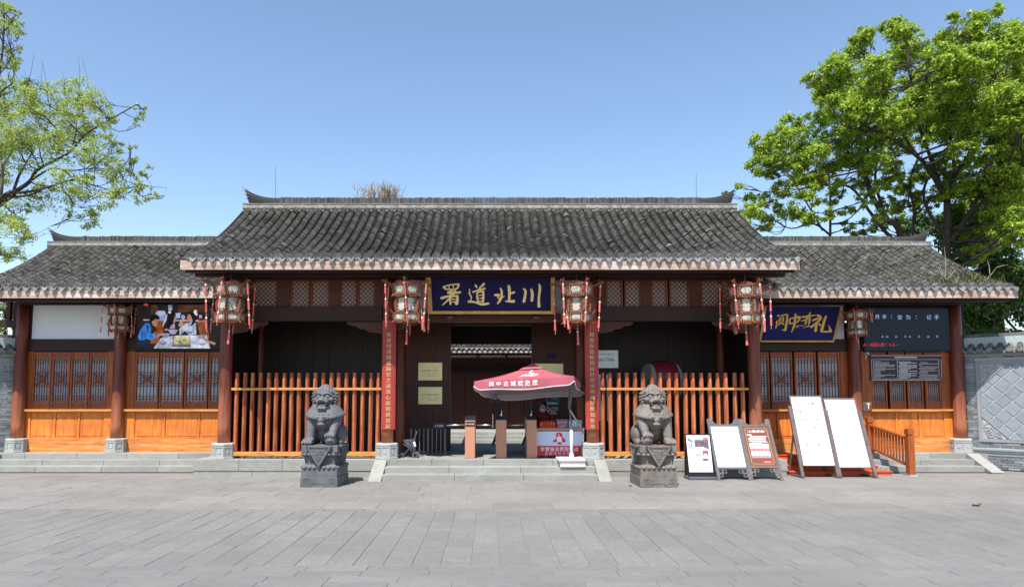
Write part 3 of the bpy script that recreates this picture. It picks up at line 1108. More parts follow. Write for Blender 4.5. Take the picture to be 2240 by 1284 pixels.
def ridge(roof, x0, x1, Y, z, ends=(True, True), end_len=0.92, seed=1, rise=0.26, base_h=0.135, top_h=0.165, first=None):
    r = random.Random(seed)
    # long band of pale tiles laid end to end
    n = int((x1 - x0) / 0.115)
    L = (x1 - x0) / n
    mb = MB()
    S = 8
    for k in range(S + 1):
        a = math.pi * k / S
        for xx in (-0.5, 0.5):
            rad = 0.5 if xx < 0 else 0.46
            mb.v.append((xx, -rad * 2 * math.cos(a), rad * 2 * math.sin(a)))
    for k in range(S):
        mb.f.append((2 * k, 2 * k + 1, 2 * k + 3, 2 * k + 2))
        mb.m.append(0)
    mb.add([(-0.5, -1, 0), (-0.5, 1, 0), (-0.5, 0.7, 0.7), (-0.5, 0, 1), (-0.5, -0.7, 0.7)], [(4, 3, 2, 1, 0)])
    me = mb.mesh('ridge_tile', m_ridge)
    for i in range(n):
        link('ridge_tile', me, roof, loc=(x0 + (i + 0.5) * L, Y, z + 0.004 + r.uniform(-.004, .004)), rot=(0, r.uniform(-.02, .02), r.uniform(-.02, .02)), scale=(L * 1.03, 0.12, base_h))
    zt = z + base_h
    b = MB()
    b.box(x0 - 0.02, x1 + 0.02, Y - 0.085, Y + 0.085, zt - 0.02, zt + 0.014)
    b.box(x0, x1, Y - 0.10, Y + 0.10, z - 0.08, z + 0.02)
    b.build('ridge_course', m_ridge, roof)
    xa = x0 + (end_len if ends[0] else 0)
    xb = x1 - (end_len if ends[1] else 0)
    st = MB()
    x = xa
    tilt = 0
    while x < xb - 0.01:
        t = r.uniform(0.018, 0.027)
        tilt = 0.8 * tilt + r.gauss(0, 0.015)
        h = top_h + r.uniform(-.008, .008) + tilt * .2
        d = r.uniform(0.072, 0.082)
        st.add([(x, Y - d, zt + .014), (x + t - .004, Y - d, zt + .014), (x + t - .004, Y + d, zt + .014), (x, Y + d, zt + .014)] +
               [(q + tilt * h, yy, zt + h) for q, yy in ((x, Y - d), (x + t - .004, Y - d), (x + t - .004, Y + d), (x, Y + d))],
               [(4, 5, 6, 7), (0, 1, 5, 4), (1, 2, 6, 5), (2, 3, 7, 6), (3, 0, 4, 7)])
        x += t
    st.build('standing_tiles', m_ridgetop, roof, kind='stuff')
    for e, sg, xe, xi in ((ends[0], -1, x0, xa), (ends[1], 1, x1, xb)):
        if not e:
            continue
        mb = MB()
        NL = 10
        for k in range(NL):
            q = k / (NL - 1)
            zk = zt + 0.014 + q * (top_h - 0.03)
            tip = xe + sg * (-0.12 + 0.17 * q + 0.03 * math.sin(k * 2.1))
            pts = []
            for s in range(13):
                t = s / 12
                pts.append((xi + (tip - xi) * t, zk + (0.05 + rise * (0.15 + 0.85 * q)) * t ** 2.6))
            th = 0.0095
            vs = []
            for d in (-0.08, 0.08):
                for (px_, pz_) in pts:
                    vs += [(px_, Y + d * (1 - 0.25 * q), pz_), (px_, Y + d * (1 - 0.25 * q), pz_ + th)]
            m_ = 2 * len(pts)
            fs = []
            for s in range(len(pts) - 1):
                a = 2 * s
                fs += [(a, a + 2, a + 3, a + 1), (m_ + a + 1, m_ + a + 3, m_ + a + 2, m_ + a), (a + 1, a + 3, m_ + a + 3, m_ + a + 1), (a, m_ + a, m_ + a + 2, a + 2)]
            fs += [(m_ - 2, 2 * m_ - 2, 2 * m_ - 1, m_ - 1)]
            mb.add(vs, fs)
        # dark core
        core = [(xi, zt + 0.01), (xe - sg * 0.14, zt + 0.01)] + [(xi + (xe + sg * 0.02 - xi) * t, zt + 0.01 + top_h * 0.9 + (0.04 + rise * 0.93) * t ** 2.6) for t in (0.95, 0.8, 0.6, 0.4, 0.2, 0)]
        ps = [(a, Y - 0.05, c) for a, c in core]
        mb.prism(ps if sg > 0 else ps[::-1], (0, 0.1, 0))
        mb.build('upturned_end', m_ridgetop, roof)


# ================================================================== GATE HALL
hall = thing('gate_hall', 'large central timber gate hall with grey tiled roof and open doorway', 'building', (0, YD, FLOOR))
YE, ZE = 13.58, Z(566, 13.58)
YR, ZR = 16.95, Z(459, 16.95)
A_MAIN = (YE, ZE, YR, ZR)
XL_E = 6.42
roof_main = tiled_roof(hall, -XL_E, XL_E, A_MAIN, seed=5)
ridge(roof_main, -6.40, 6.40, YR, ZR, seed=2)
zf = Z(590, 13.58)
MB().box(-XL_E, XL_E, 13.575, 13.61, zf, ZE - 0.035).build('fascia_board', m_fascia, roof_main)
b = MB()
b.box(-XL_E + .05, XL_E - .05, 13.70, 13.80, zf - 0.03, zf + 0.03)
b.box(-XL_E + .05, XL_E - .05, 14.15, 14.33, Z(603, 14.2) - 0.02, Z(603, 14.2) + 0.14)
b.build('eave_beam', m_beam, roof_main)
# rafters under the eave
b = MB()
for i in range(60):
    x = -6.3 + i * 12.6 / 59
    b.bar((x, 13.70, ZE - 0.13), (x, 15.2, prof((15.2 - YE) / (YR - YE), *A_MAIN)[1] - 0.13), 0.06, 0.07)
b.build('rafters', m_beam, roof_main, kind='stuff')
# iron hooks under the eave
for u in (500, 1640):
    p = P(u, 575, 13.60)
    MB().tube([p + Vector((0, 0, .10)), p + Vector((0, -.03, 0.02)), p + Vector((0, -.04, -.06)), p + Vector((0.015, -.03, -.12)), p + Vector((0.0, -.02, -.14))], 0.009, 5).build('eave_hook', m_steel, roof_main)

XC = (-5.90, -2.28, 2.28, 5.90)
zbt = Z(968, YC)          # top of the column bases


def column(root, x, y, r=0.138, top=4.55, base=True, zb=None, bw=0.245):
    zb = zb if zb is not None else zbt
    mb = MB()
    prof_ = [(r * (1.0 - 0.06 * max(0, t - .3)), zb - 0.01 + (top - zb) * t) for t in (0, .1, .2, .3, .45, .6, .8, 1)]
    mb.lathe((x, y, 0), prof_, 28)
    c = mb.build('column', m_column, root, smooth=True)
    if base:
        mb = MB()
        h = zb - FLOOR
        k = 1 / math.cos(math.pi / 8)
        rot = math.pi / 8
        mb.lathe((x, y, FLOOR), [(bw * k, 0), (bw * k, h * .12), (bw * .93 * k, h * .15), (bw * .93 * k, h * .80), (bw * .97 * k, h * .84), (bw * .97 * k, h * .95), (bw * .86 * k, h)], 8, rot=rot)
        s = mb.build('column_base', m_base, c, bevel=0.008)
        # carved panels on the eight faces
        fr = MB()
        for q in range(8):
            a = rot + (q + .5) * math.pi / 4
            n = Vector((math.cos(a), math.sin(a), 0))
            t = Vector((-n.y, n.x, 0))
            ww = bw * .93 * math.tan(math.pi / 8)
            c0 = Vector((x, y, FLOOR)) + n * (bw * .93 + 0.004)
            for sx in (-1, 1):
                fr.obox(c0 + t * sx * ww * .88 + Vector((0, 0, h * .475)), t * ww * .10, n * .008, Vector((0, 0, h * .31)))
            for zz in (.19, .76):
                fr.obox(c0 + Vector((0, 0, h * zz)), t * ww * .78, n * .008, Vector((0, 0, h * .035)))
            fr.obox(c0 + Vector((0, 0, h * .47)), t * ww * .36, n * .005, Vector((0, 0, h * .13)))
        fr.build('carved_panel', m_base, c)
    return c


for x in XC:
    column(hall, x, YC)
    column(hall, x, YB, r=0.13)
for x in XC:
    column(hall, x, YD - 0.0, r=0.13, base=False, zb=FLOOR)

z1, z0 = Z(590, YC - .1), Z(611, YC - .1)
zt1, zt0 = z0, Z(671, YC)
za1, za0 = Z(671, YC - .1), Z(702, YC - .1)


def lattice_window(root, x0, x1, zb, zt, y, pane_mat=None, cell=0.075):
    fw = 0.035
    mb = MB()
    mb.box(x0, x1, y, y + .05, zb, zb + fw).box(x0, x1, y, y + .05, zt - fw, zt).box(x0, x0 + fw, y, y + .05, zb + fw, zt - fw).box(x1 - fw, x1, y, y + .05, zb + fw, zt - fw)
    f = mb.build('transom_window', m_lattice, root)
    lb = MB()
    X0, X1, Z0, Z1 = x0 + fw, x1 - fw, zb + fw, zt - fw
    H, W = Z1 - Z0, X1 - X0
    for dirn in (1, -1):
        k = -H
        while k < W:
            # line x = X0 + k + s (s from 0 to H), z = Z0 + s or Z1 - s
            s0, s1 = max(0, -k), min(H, W - k)
            if s1 - s0 > 0.02:
                a = (X0 + k + s0, y + (.02 if dirn > 0 else .032), Z0 + s0 if dirn > 0 else Z1 - s0)
                bb = (X0 + k + s1, y + (.02 if dirn > 0 else .032), Z0 + s1 if dirn > 0 else Z1 - s1)
                lb.bar(a, bb, 0.018, 0.012, up=(0, 1, 0))
            k += cell * 1.35
    lb.build('lattice', m_lattice, f)
    MB().box(X0, X1, y + .06, y + .066, Z0, Z1).build('pane', pane_mat or m_plaster, f)
    return f


for bi, (xa, xb, wins) in enumerate(((XC[0], XC[1], ((555, 607), (636, 678), (680, 721), (744, 781), (783, 820))),
                                     (XC[2], XC[3], ((1325, 1362), (1366, 1402), (1424, 1460), (1464, 1508), (1533, 1575), (1578, 1598))))):
    MB().box(xa + .13, xb - .13, YC - .09, YC + .07, z0, z1).build('top_beam', m_beam, hall)
    MB().box(xa + .13, xb - .13, YC - .10, YC + .08, za0, za1).build('architrave', m_beam, hall)
    prev = xa + .12
    for (ua, ub) in wins:
        x0, x1 = X(ua, YC, 640), X(ub, YC, 640)
        if x0 - prev > 0.05:
            MB().box(prev + .002, x0 - .002, YC - .05, YC + .05, zt0 + .001, zt1 - .001).build('transom_post', m_carve, hall)
        lattice_window(hall, x0, x1, zt0, zt1, YC - .02)
        prev = x1
    MB().box(prev + .002, xb - .12, YC - .05, YC + .05, zt0 + .001, zt1 - .001).build('transom_post', m_carve, hall)
    # carved brackets under the architrave
    for sg, xx in ((1, xa + .13), (-1, xb - .13)):
        pr_ = [(0, 0), (.80, 0), (.80, -.05), (.72, -.10), (.60, -.11), (.52, -.17), (.40, -.18), (.30, -.24), (.14, -.26), (0, -.28)]
        ps = [(xx + sg * a, YC - .03, za0 - .002 + c) for a, c in pr_]
        MB().prism(ps[::-1] if sg > 0 else ps, (0, .06, 0)).build('carved_bracket', m_carve, hall, bevel=0.01)
# centre bay
xa, xb = XC[1], XC[2]
MB().box(xa + .13, xb - .13, YC - .09, YC + .07, z0, z1).build('top_beam', m_beam, hall)
MB().box(xa + .13, xb - .13, YC - .08, YC + .06, Z(706, YC), Z(686, YC)).build('architrave', m_carve, hall)
MB().box(xa + .13, xb - .13, YC + .10, YC + .13, Z(688, YC), z1).build('plaster_panel', m_plaster, hall)
for sg, xx in ((1, xa + .13), (-1, xb - .13)):
    pr_ = [(0, 0), (.55, 0), (.50, -.06), (.38, -.08), (.30, -.14), (.12, -.17), (0, -.18)]
    ps = [(xx + sg * a, YC - .03, Z(706, YC) - .002 + c) for a, c in pr_]
    MB().prism(ps[::-1] if sg > 0 else ps, (0, .06, 0)).build('carved_bracket', m_carve, hall, bevel=0.01)
for u in (985, 1174):
    p = P(u, 694, YC - .09)
    MB().lathe(p + Vector((0, 0, -.035)), [(0.02, 0), (.07, .012), (.085, .035), (.07, .06), (.02, .07)], 12).build('beam_boss', m_darkgrey, hall, smooth=True)

# walls of the hall: planked door row, gables, ceiling
dl, dr = X(986, YD), X(1163, YD)
zdt = Z(712, YD)
rp = random.Random(4)


def planks(root, x0, x1, y0, y1, z0_, z1_, wd, m, name='wall_plank'):
    n = max(1, round((x1 - x0) / wd))
    for i in range(n):
        a, b_ = x0 + (x1 - x0) * i / n, x0 + (x1 - x0) * (i + 1) / n
        MB().box(a + .003, b_ - .003, y0 + rp.uniform(0, .008), y1, z0_, z1_).build(name, m, root)


ztop_d = prof(0.97, *A_MAIN)[1] - 0.12
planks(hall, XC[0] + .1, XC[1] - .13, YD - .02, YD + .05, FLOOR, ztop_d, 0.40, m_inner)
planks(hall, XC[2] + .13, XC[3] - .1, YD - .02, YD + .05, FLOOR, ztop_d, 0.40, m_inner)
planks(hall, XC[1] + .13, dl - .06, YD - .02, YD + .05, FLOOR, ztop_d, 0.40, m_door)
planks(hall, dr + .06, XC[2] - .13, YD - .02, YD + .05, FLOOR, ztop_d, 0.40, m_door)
MB().box(dl - .06, dr + .06, YD - .02, YD + .05, zdt + .03, ztop_d).build('door_head', m_door, hall)
b = MB()
b.box(dl - .06, dl, YD - .05, YD + .08, FLOOR, zdt + .03).box(dr, dr + .06, YD - .05, YD + .08, FLOOR, zdt + .03).box(dl, dr, YD - .05, YD + .08, zdt, zdt + .03)
b.build('door_frame', m_door, hall)
# panel above the rear doorway
zr_ = Z(753, YB)
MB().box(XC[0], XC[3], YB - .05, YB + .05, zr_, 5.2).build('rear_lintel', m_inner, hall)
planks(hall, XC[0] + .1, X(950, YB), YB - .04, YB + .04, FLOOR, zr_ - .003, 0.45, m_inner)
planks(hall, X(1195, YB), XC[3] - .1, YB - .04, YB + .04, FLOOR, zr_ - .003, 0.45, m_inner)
for sg in (-1, 1):
    mb = MB()
    xx = sg * 5.93
    pts = [(YC - .05, FLOOR)] + [(prof(t, *A_MAIN)[0], prof(t, *A_MAIN)[1] - .11) for t in np.linspace((YC - .05 - YE) / (YR - YE), 1, 6)]
    pts += [(2 * YR - a, c) for a, c in pts[1:-1]][::-1]
    pts += [(pts[-1][0], FLOOR)]
    ps = [(xx, a, c) for a, c in pts]
    mb.prism(ps, (0.06, 0, 0))
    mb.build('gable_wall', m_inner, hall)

# ================================================================== WINGS
ZEW, ZRW = Z(630, 15.10), Z(540, 18.0)
A_WING = (15.10, ZEW, 18.0, ZRW)
zwb = Z(958, YW)


def window_leaf(root, x0, x1, z0_, z1_, y, top_carve=True):
    """One leaf of the latticed windows: frame, small carved panels, lattice of bars over pale paper."""
    fw = 0.042
    lo = z0_ + 0.19
    hi = z1_ - (0.15 if top_carve else 0.05)
    mb = MB()
    mb.box(x0, x0 + fw, y, y + .045, z0_, z1_).box(x1 - fw, x1, y, y + .045, z0_, z1_)
    mb.box(x0 + fw, x1 - fw, y + .001, y + .044, z0_, z0_ + fw).box(x0 + fw, x1 - fw, y + .001, y + .044, z1_ - fw, z1_)
    mb.box(x0 + fw, x1 - fw, y + .001, y + .044, lo - fw, lo)
    if top_carve:
        mb.box(x0 + fw, x1 - fw, y + .001, y + .044, hi, hi + fw * .8)
    f = mb.build('window_leaf', m_frame, root)
    pm = MB()
    pm.box(x0 + fw, x1 - fw, y + .018, y + .03, z0_ + fw, lo - fw)
    if top_carve:
        MB().box(x0 + fw, x1 - fw, y + .018, y + .03, hi + fw * .8, z1_ - fw).build('carved_panel', m_frame, f)
    # low relief on the little panels
    cx = (x0 + x1) / 2
    for q in range(7):
        a = x0 + fw + (x1 - x0 - 2 * fw) * (q + .5) / 7
        pm.obox((a, y + .016, (z0_ + lo) / 2 + .012 * math.sin(q * 2.2)), (.016, 0, .006), (0, .004, 0), (-.006, 0, .014))
    pm.build('carved_panel', m_frame, f)
    X0, X1 = x0 + fw, x1 - fw
    W, H = X1 - X0, hi - lo
    lb = MB()
    nb = 6
    bw = 0.0145
    rows_h = [0.055, 0.115, 0.36, 0.42, 0.485, 0.545, 0.605, 0.665, 0.90, 0.95]
    for q in range(nb + 1):
        xx = X0 + W * q / nb
        lb.box(xx - bw / 2, xx + bw / 2, y + .014, y + .034, lo, hi)
    for q in rows_h:
        zz = lo + H * q
        lb.box(X0, X1, y + .016, y + .032, zz - bw / 2, zz + bw / 2)
    # carved boss in the middle and slanting pieces round it
    zc = lo + H * 0.513
    lb.box(cx - W * .2, cx + W * .2, y + .010, y + .035, zc - H * .05, zc + H * .05)
    for sx in (-1, 1):
        for sz in (-1, 1):
            lb.bar((cx + sx * W * .12, y + .024, zc + sz * H * .055), (cx + sx * W * .36, y + .024, zc + sz * H * .12), .022, .02, up=(0, 1, 0))
    lb.build('lattice', m_lattice, f)
    MB().box(X0, X1, y + .05, y + .055, lo, hi).build('paper_pane', m_paper, f)
    return f


def wing_bay(root, ul, ur, leaves, panels, vtop=770, y=YP, shift_v=0):
    """Wall between two columns: base board, three panels, sill, latticed leaves, beam."""
    xl, xr = X(ul, y, 900), X(ur, y, 900)
    zs = lambda v: Z(v, y)
    zbase, zpan, zsill, zl0, zl1 = zs(960), zs(905), zs(897.5), zs(895), zs(vtop)
    MB().box(xl, xr, y - .03, y + .05, FLOOR, zbase).build('base_board', m_panelx, root, bevel=.004)
    # stiles and rails round the panels
    px_ = [(X(a, y, 930), X(b_, y, 930)) for a, b_ in panels]
    mb = MB()
    prev = xl
    for a, b_ in px_ + [(xr, xr)]:
        if a - prev > 0.005:
            mb.box(prev, a, y, y + .05, zbase + .001, zsill - .001)
        prev = b_
    for a, b_ in px_:
        mb.box(a, b_, y + .002, y + .05, zbase + .001, zbase + .03)
        mb.box(a, b_, y + .002, y + .05, zsill - .05, zsill - .001)
    mb.build('panel_frame', m_panel, root, bevel=.004)
    for a, b_ in px_:
        p_ = MB()
        p_.box(a + .002, b_ - .002, y + .022, y + .04, zbase + .032, zsill - .052)
        p_.box(a + .045, b_ - .045, y + .012, y + .024, zbase + .07, zsill - .085)
        p_.build('wall_panel', m_panel, root, bevel=.005)
    MB().box(xl + .02, xr - .02, y - .10, y + .05, zsill - .022, zsill + .028).build('sill', m_rail, root, bevel=.006)
    n = len(leaves)
    x_first, x_last = X(leaves[0][0], y, 840), X(leaves[-1][1], y, 840)
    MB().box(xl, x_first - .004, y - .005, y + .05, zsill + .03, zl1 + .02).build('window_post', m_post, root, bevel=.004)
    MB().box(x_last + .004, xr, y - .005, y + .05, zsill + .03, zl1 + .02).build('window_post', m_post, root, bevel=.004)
    for i, (a, b_) in enumerate(leaves):
        window_leaf(root, X(a, y, 840) + .003, X(b_, y, 840) - .003, zsill + .03, zl1, y + .004)
    MB().box(xl, xr, y - .05, y + .06, zl1 + .003 + .018, zs(742)).build('wall_beam', m_beam, root, bevel=.004)


def wing(sgn, label):
    root = thing('wing_hall', label, 'building', (sgn * 9.0, YW, FLOOR))
    x0, x1 = (-12.15, -5.62) if sgn < 0 else (5.62, 12.12)
    roof = tiled_roof(root, x0, x1, A_WING, seed=20 + sgn, verge=(sgn < 0, sgn > 0))
    ridge(roof, x0 + .02 if sgn < 0 else 6.5, -6.5 if sgn < 0 else x1 - .02, 18.0, ZRW, ends=(sgn < 0, sgn > 0), seed=30 + sgn, rise=0.20, base_h=0.125, top_h=0.15, end_len=.9)
    zf_ = Z(652, 15.10)
    MB().box(x0, x1, 15.095, 15.13, zf_, ZEW - .035).build('fascia_board', m_fascia, roof)
    MB().box(x0 + .05, x1 - .05, 15.25, 15.42, zf_ - .05, zf_ + .05).build('eave_beam', m_beam, roof)
    b = MB()
    for i in range(30):
        x = x0 + .1 + i * (x1 - x0 - .2) / 29
        b.bar((x, 15.22, ZEW - .13), (x, 16.5, prof((16.5 - 15.1) / 2.9, *A_WING)[1] - .13), .06, .07)
    b.build('rafters', m_beam, roof, kind='stuff')
    for x in ((-11.62, -9.17) if sgn < 0 else (9.02, 11.56)):
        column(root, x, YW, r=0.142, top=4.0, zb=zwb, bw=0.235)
    MB().box(min(x0, x1) + .3 if sgn < 0 else 6.0, -6.0 if sgn < 0 else x1 - .3, YP - .08, YP + .08, Z(667, YP - .08), Z(640, YP)).build('top_beam', m_beam, root)
    # end and rear walls
    xe = sgn * 11.75
    MB().box(min(xe, xe + sgn * .06), max(xe, xe + sgn * .06), YP - .06, 19.4, FLOOR, 3.9).build('end_wall', m_inner, root)
    MB().box(min(xe, sgn * 6.1), max(xe, sgn * 6.1), 19.35, 19.42, FLOOR, 3.9).build('rear_wall', m_inner, root)
    mb = MB()
    pts = [(YP - .06, 3.9)] + [(prof(t, *A_WING)[0], prof(t, *A_WING)[1] - .1) for t in np.linspace((YP - .06 - 15.1) / 2.9, 1, 5)]
    pts += [(2 * 18.0 - a, c) for a, c in pts[1:-1]][::-1]
    pts += [(19.4, 3.9)]
    mb.prism([(xe, a, c) for a, c in pts], (sgn * .05, 0, 0))
    mb.build('gable_wall', m_inner, root)
    return root


wl = wing(-1, 'wing hall with a blank white panel and a bright picture screen under its eave')
wing_bay(wl, 46, 250, [(70, 110.5), (111.5, 151.5), (152.5, 192.5), (193.5, 234)], [(66, 117), (121, 170), (174, 226)])
wing_bay(wl, 268, 520, [(294, 346), (348, 401), (403, 454), (456, 508)], [(294, 357), (361, 434), (437, 500)])
MB().box(X(72, YP, 700), X(252, YP, 700), YP - .012, YP + .03, Z(742, YP) + .004, Z(666, YP)).build('white_panel', m_white, wl)
MB().box(X(268, YP, 700), X(520, YP, 700), YP + .01, YP + .05, Z(742, YP) + .004, Z(662, YP)).build('back_panel', m_inner, wl)
MB().box(X(30, YP, 700), X(71, YP, 700), YP - .03, YP + .04, Z(742, YP) - .2, Z(662, YP)).build('corner_board', m_beamz, wl)
bb_ = MB()
bb_.box(-12.75, -11.78, 16.40, 16.52, Z(716, 16.45), Z(700, 16.45))
bb_.build('tie_beam', m_beam, wl)
MB().box(X(17, 16.45, 690), X(24, 16.45, 690), 16.41, 16.51, Z(699.5, 16.45), Z(655, 16.45)).build('strut', m_beamz, wl)
wr = wing(1, 'wing hall with weeds on its tiles and a dark display screen under its eave')
wing_bay(wr, 1610, 1860, [(1635, 1684), (1687, 1735), (1739, 1787), (1791, 1839)], [(1640, 1700), (1704, 1770), (1774, 1835)])
wing_bay(wr, 1888, 2084, [(1906, 1941), (1946, 1981), (1985, 2020), (2024, 2059)], [(1906, 1960), (1964, 2011), (2016, 2066)])
MB().box(X(1610, YP, 700), X(1845, YP, 700), YP - .012, YP + .03, Z(742, YP) + .004, Z(666, YP)).build('white_panel', m_white, wr)
MB().box(X(1886, YP, 700), X(2090, YP, 700), YP + .01, YP + .05, Z(742, YP) + .004, Z(662, YP)).build('back_panel', m_inner, wr)

# weeds growing on the right end of the right wing roof
wd = []
r = random.Random(8)
for i in range(1500):
    x = r.betavariate(2.2, 1.6) * 3.2 + 8.9
    t = abs(r.gauss(0.12, 0.12))
    if r.random() > (x - 8.7) / 3.0:
        continue
    y, z = prof(t, *A_WING)
    h = r.uniform(.03, .13) * (0.5 + 0.5 * (x - 8.9) / 3.2) * (1.9 if math.sin(x * 7.3) + math.sin(x * 3.1 + y * 5) > .5 else .8)
    a = r.uniform(0, 6.28)
    p = Vector((x, y, z + .05))
    tip = p + Vector((math.cos(a) * h * .6, math.sin(a) * h * .5, h))
    s = Vector((-math.sin(a), math.cos(a), 0)) * .009
    wd.append([p - s, p + s, (p + tip) / 2 + s + Vector((0, 0, h * .15)), tip])
V = np.array([[tuple(q) for q in f] for f in wd])
tag(link('roof_weeds', big_mesh('roof_weeds', V, 4, m_weed)), 'tufts of green weeds growing on the right end of the low tiled roof', 'weeds', kind='stuff')
ds = MB()
for (u0, v0, u1, v1) in ((2068, 615, 2052, 575), (2068, 615, 2090, 590), (2060, 600, 2046, 580), (2150, 622, 2180, 585), (2180, 585, 2205, 580), (2165, 600, 2160, 570), (2040, 600, 2030, 590), (2068, 610, 2066, 540), (2130, 620, 2120, 592)):
    a, b_ = P(u0, v0, 15.5), P(u1, v1, 15.6)
    ds.tube([a, (a + b_) / 2 + Vector((.02, 0, .015)), b_], [.010, .008, .004], 4)
ds.build('dry_stalks', m_drybrush, label='bare dry stalks sprouting among the weeds on the low roof', category='stalks', kind='stuff')

# ================================================================== REAR HALL BEYOND THE DOORWAY
rear = thing('courtyard_hall', 'distant second hall seen through the open gateway across the courtyard', 'building', (0, 28, 0.4))
A_REAR = (26.3, Z(761, 26.3), 30.5, Z(761, 26.3) + 2.6)
rroof = tiled_roof(rear, -3.4, 4.4, A_REAR, single=300, seed=77)
ridge(rroof, -3.4, 4.4, 30.5, A_REAR[3], seed=5)
MB().box(-3.4, 4.4, 26.30, 26.33, Z(772, 26.4), A_REAR[1] - .03).build('fascia_board', m_fascia, rroof)
YH = 28.0
hh = lambda v: Z(v, YH)
MB().box(-3.4, 4.4, 27.2, 27.3, Z(777, 27.2), Z(770, 27.2)).build('eave_beam', m_door, rear)
MB().box(-3.4, 4.4, YH, YH + .1, hh(783), hh(775)).build('white_panel', m_white, rear)
for u in (1046, 1108):
    MB().box(X(u - 2, YH), X(u + 2, YH), YH - .05, YH - .002, hh(783), hh(775)).build('short_post', m_door, rear)
MB().box(-3.4, 4.4, YH - .05, YH + .1, hh(796), hh(783.2)).build('lintel', m_door, rear)
MB().box(-3.4, 4.4, YH - .02, YH + .1, hh(813), hh(796.2)).build('plaque_band', m_inner, rear)
MB().box(-3.4, 4.4, YH + .12, YH + .2, 0.3, hh(775)).build('rear_wall', m_inner, rear)
xm = X(1082, YH)
for i in range(-5, 6):
    MB().box(xm + i * .62 + .01, xm + (i + 1) * .62 - .01, YH, YH + .08, 0.3, hh(813.2)).build('door_leaf', m_door, rear)
for u in (1076, 1089):
    kn = MB()
    c = P(u, 876, YH - .02)
    kn.tube([c + Vector((math.cos(a) * .09, 0, math.sin(a) * .09)) for a in np.linspace(0, 2 * math.pi, 13)], .016, 5)
    kn.lathe(c + Vector((0, .01, -.02)), [(.03, 0), (.045, .02), (.02, .05)], 8)
    kn.build('door_ring', m_darkgrey, rear)
p = P(1078, 920, YH - .05)
MB().box(p.x - .02, p.x + .02, p.y - .03, p.y, p.z - .28, p.z + .28).build('door_bar', m_steel, rear)
rs = thing('stone_steps', 'pale stone steps of the far courtyard seen under the turnstile bars', 'steps', (0, 25, 0))
for k in range(3):
    block_row(rs, -3.5, 4.5, 24.9 + k * .35, 25.3 + k * .35, -.005, .125 * (k + 1), 1.6, 'step_block', seed=40 + k)
MB().box(-3.5, 4.5, 25.97, 28.2, -.005, .37).build('landing', m_stone, rs)

# ================================================================== FENCES
def picket_fence(xa, xb, n, label):
    root = thing('picket_fence', label, 'fence', ((xa + xb) / 2, YC, FLOOR), group='picket fences between the front columns')
    y = YC
    zr1, zr0 = Z(848, y - .05), Z(853.5, y - .05)
    zb1, zb0 = Z(988, y - .05), Z(997, y - .05)
    ztop = Z(815, y)
    mb = MB()
    w = .047
    sec = [(-w, .03), (-w * .92, -.012), (-w * .35, -.052), (0, -.058), (w * .35, -.052), (w * .92, -.012), (w, .03)]
    H = ztop - zb1
    vs, fs = [], []
    for z in (0, H * .925, H * .93, H):
        for a, c in sec:
            k = 1.0 if z <= H * .925 else 0.86
            if z == H * .93:
                k = 0.86
            vs.append((a * k, c * k, z))
    n_ = len(sec)
    for q in range(3):
        for k in range(n_):
            fs.append((q * n_ + k, q * n_ + (k + 1) % n_, (q + 1) * n_ + (k + 1) % n_, (q + 1) * n_ + k))
    fs += [tuple(range(3 * n_, 4 * n_)), tuple(range(n_))[::-1]]
    mb.add(vs, fs)
    me = mb.mesh('picket', m_picket)
    r = random.Random(int(xa * 10))
    for i in range(n):
        x = xa + (xb - xa) * (i + .5) / n
        link('picket', me, root, loc=(x + r.uniform(-.006, .006), y + .03, zb1 - .002 + r.uniform(-.006, .004)), rot=(r.uniform(-.006, .006), r.uniform(-.008, .008), r.uniform(-.12, .12)))
    MB().box(xa, xb, y - .075, y - .032, zr0, zr1).build('top_rail', m_rail, root, bevel=.006)
    MB().box(xa, xb, y - .075, y + .07, zb0, zb1 - .004).build('bottom_rail', m_rail, root, bevel=.006)
    for i in range(4):
        x = xa + (xb - xa) * (.08 + .28 * i)
        MB().box(x - .04, x + .04, y - .04, y + .04, FLOOR, zb0 - .001).build('foot', m_picket, root)
    return root


picket_fence(XC[0] + .16, XC[1] - .13, 19, 'red brown picket fence behind the dark grey lion')
picket_fence(XC[2] + .13, XC[3] - .16, 18, 'red brown picket fence behind the brownish lion')

# ================================================================== STONE LIONS
LION_H = .011


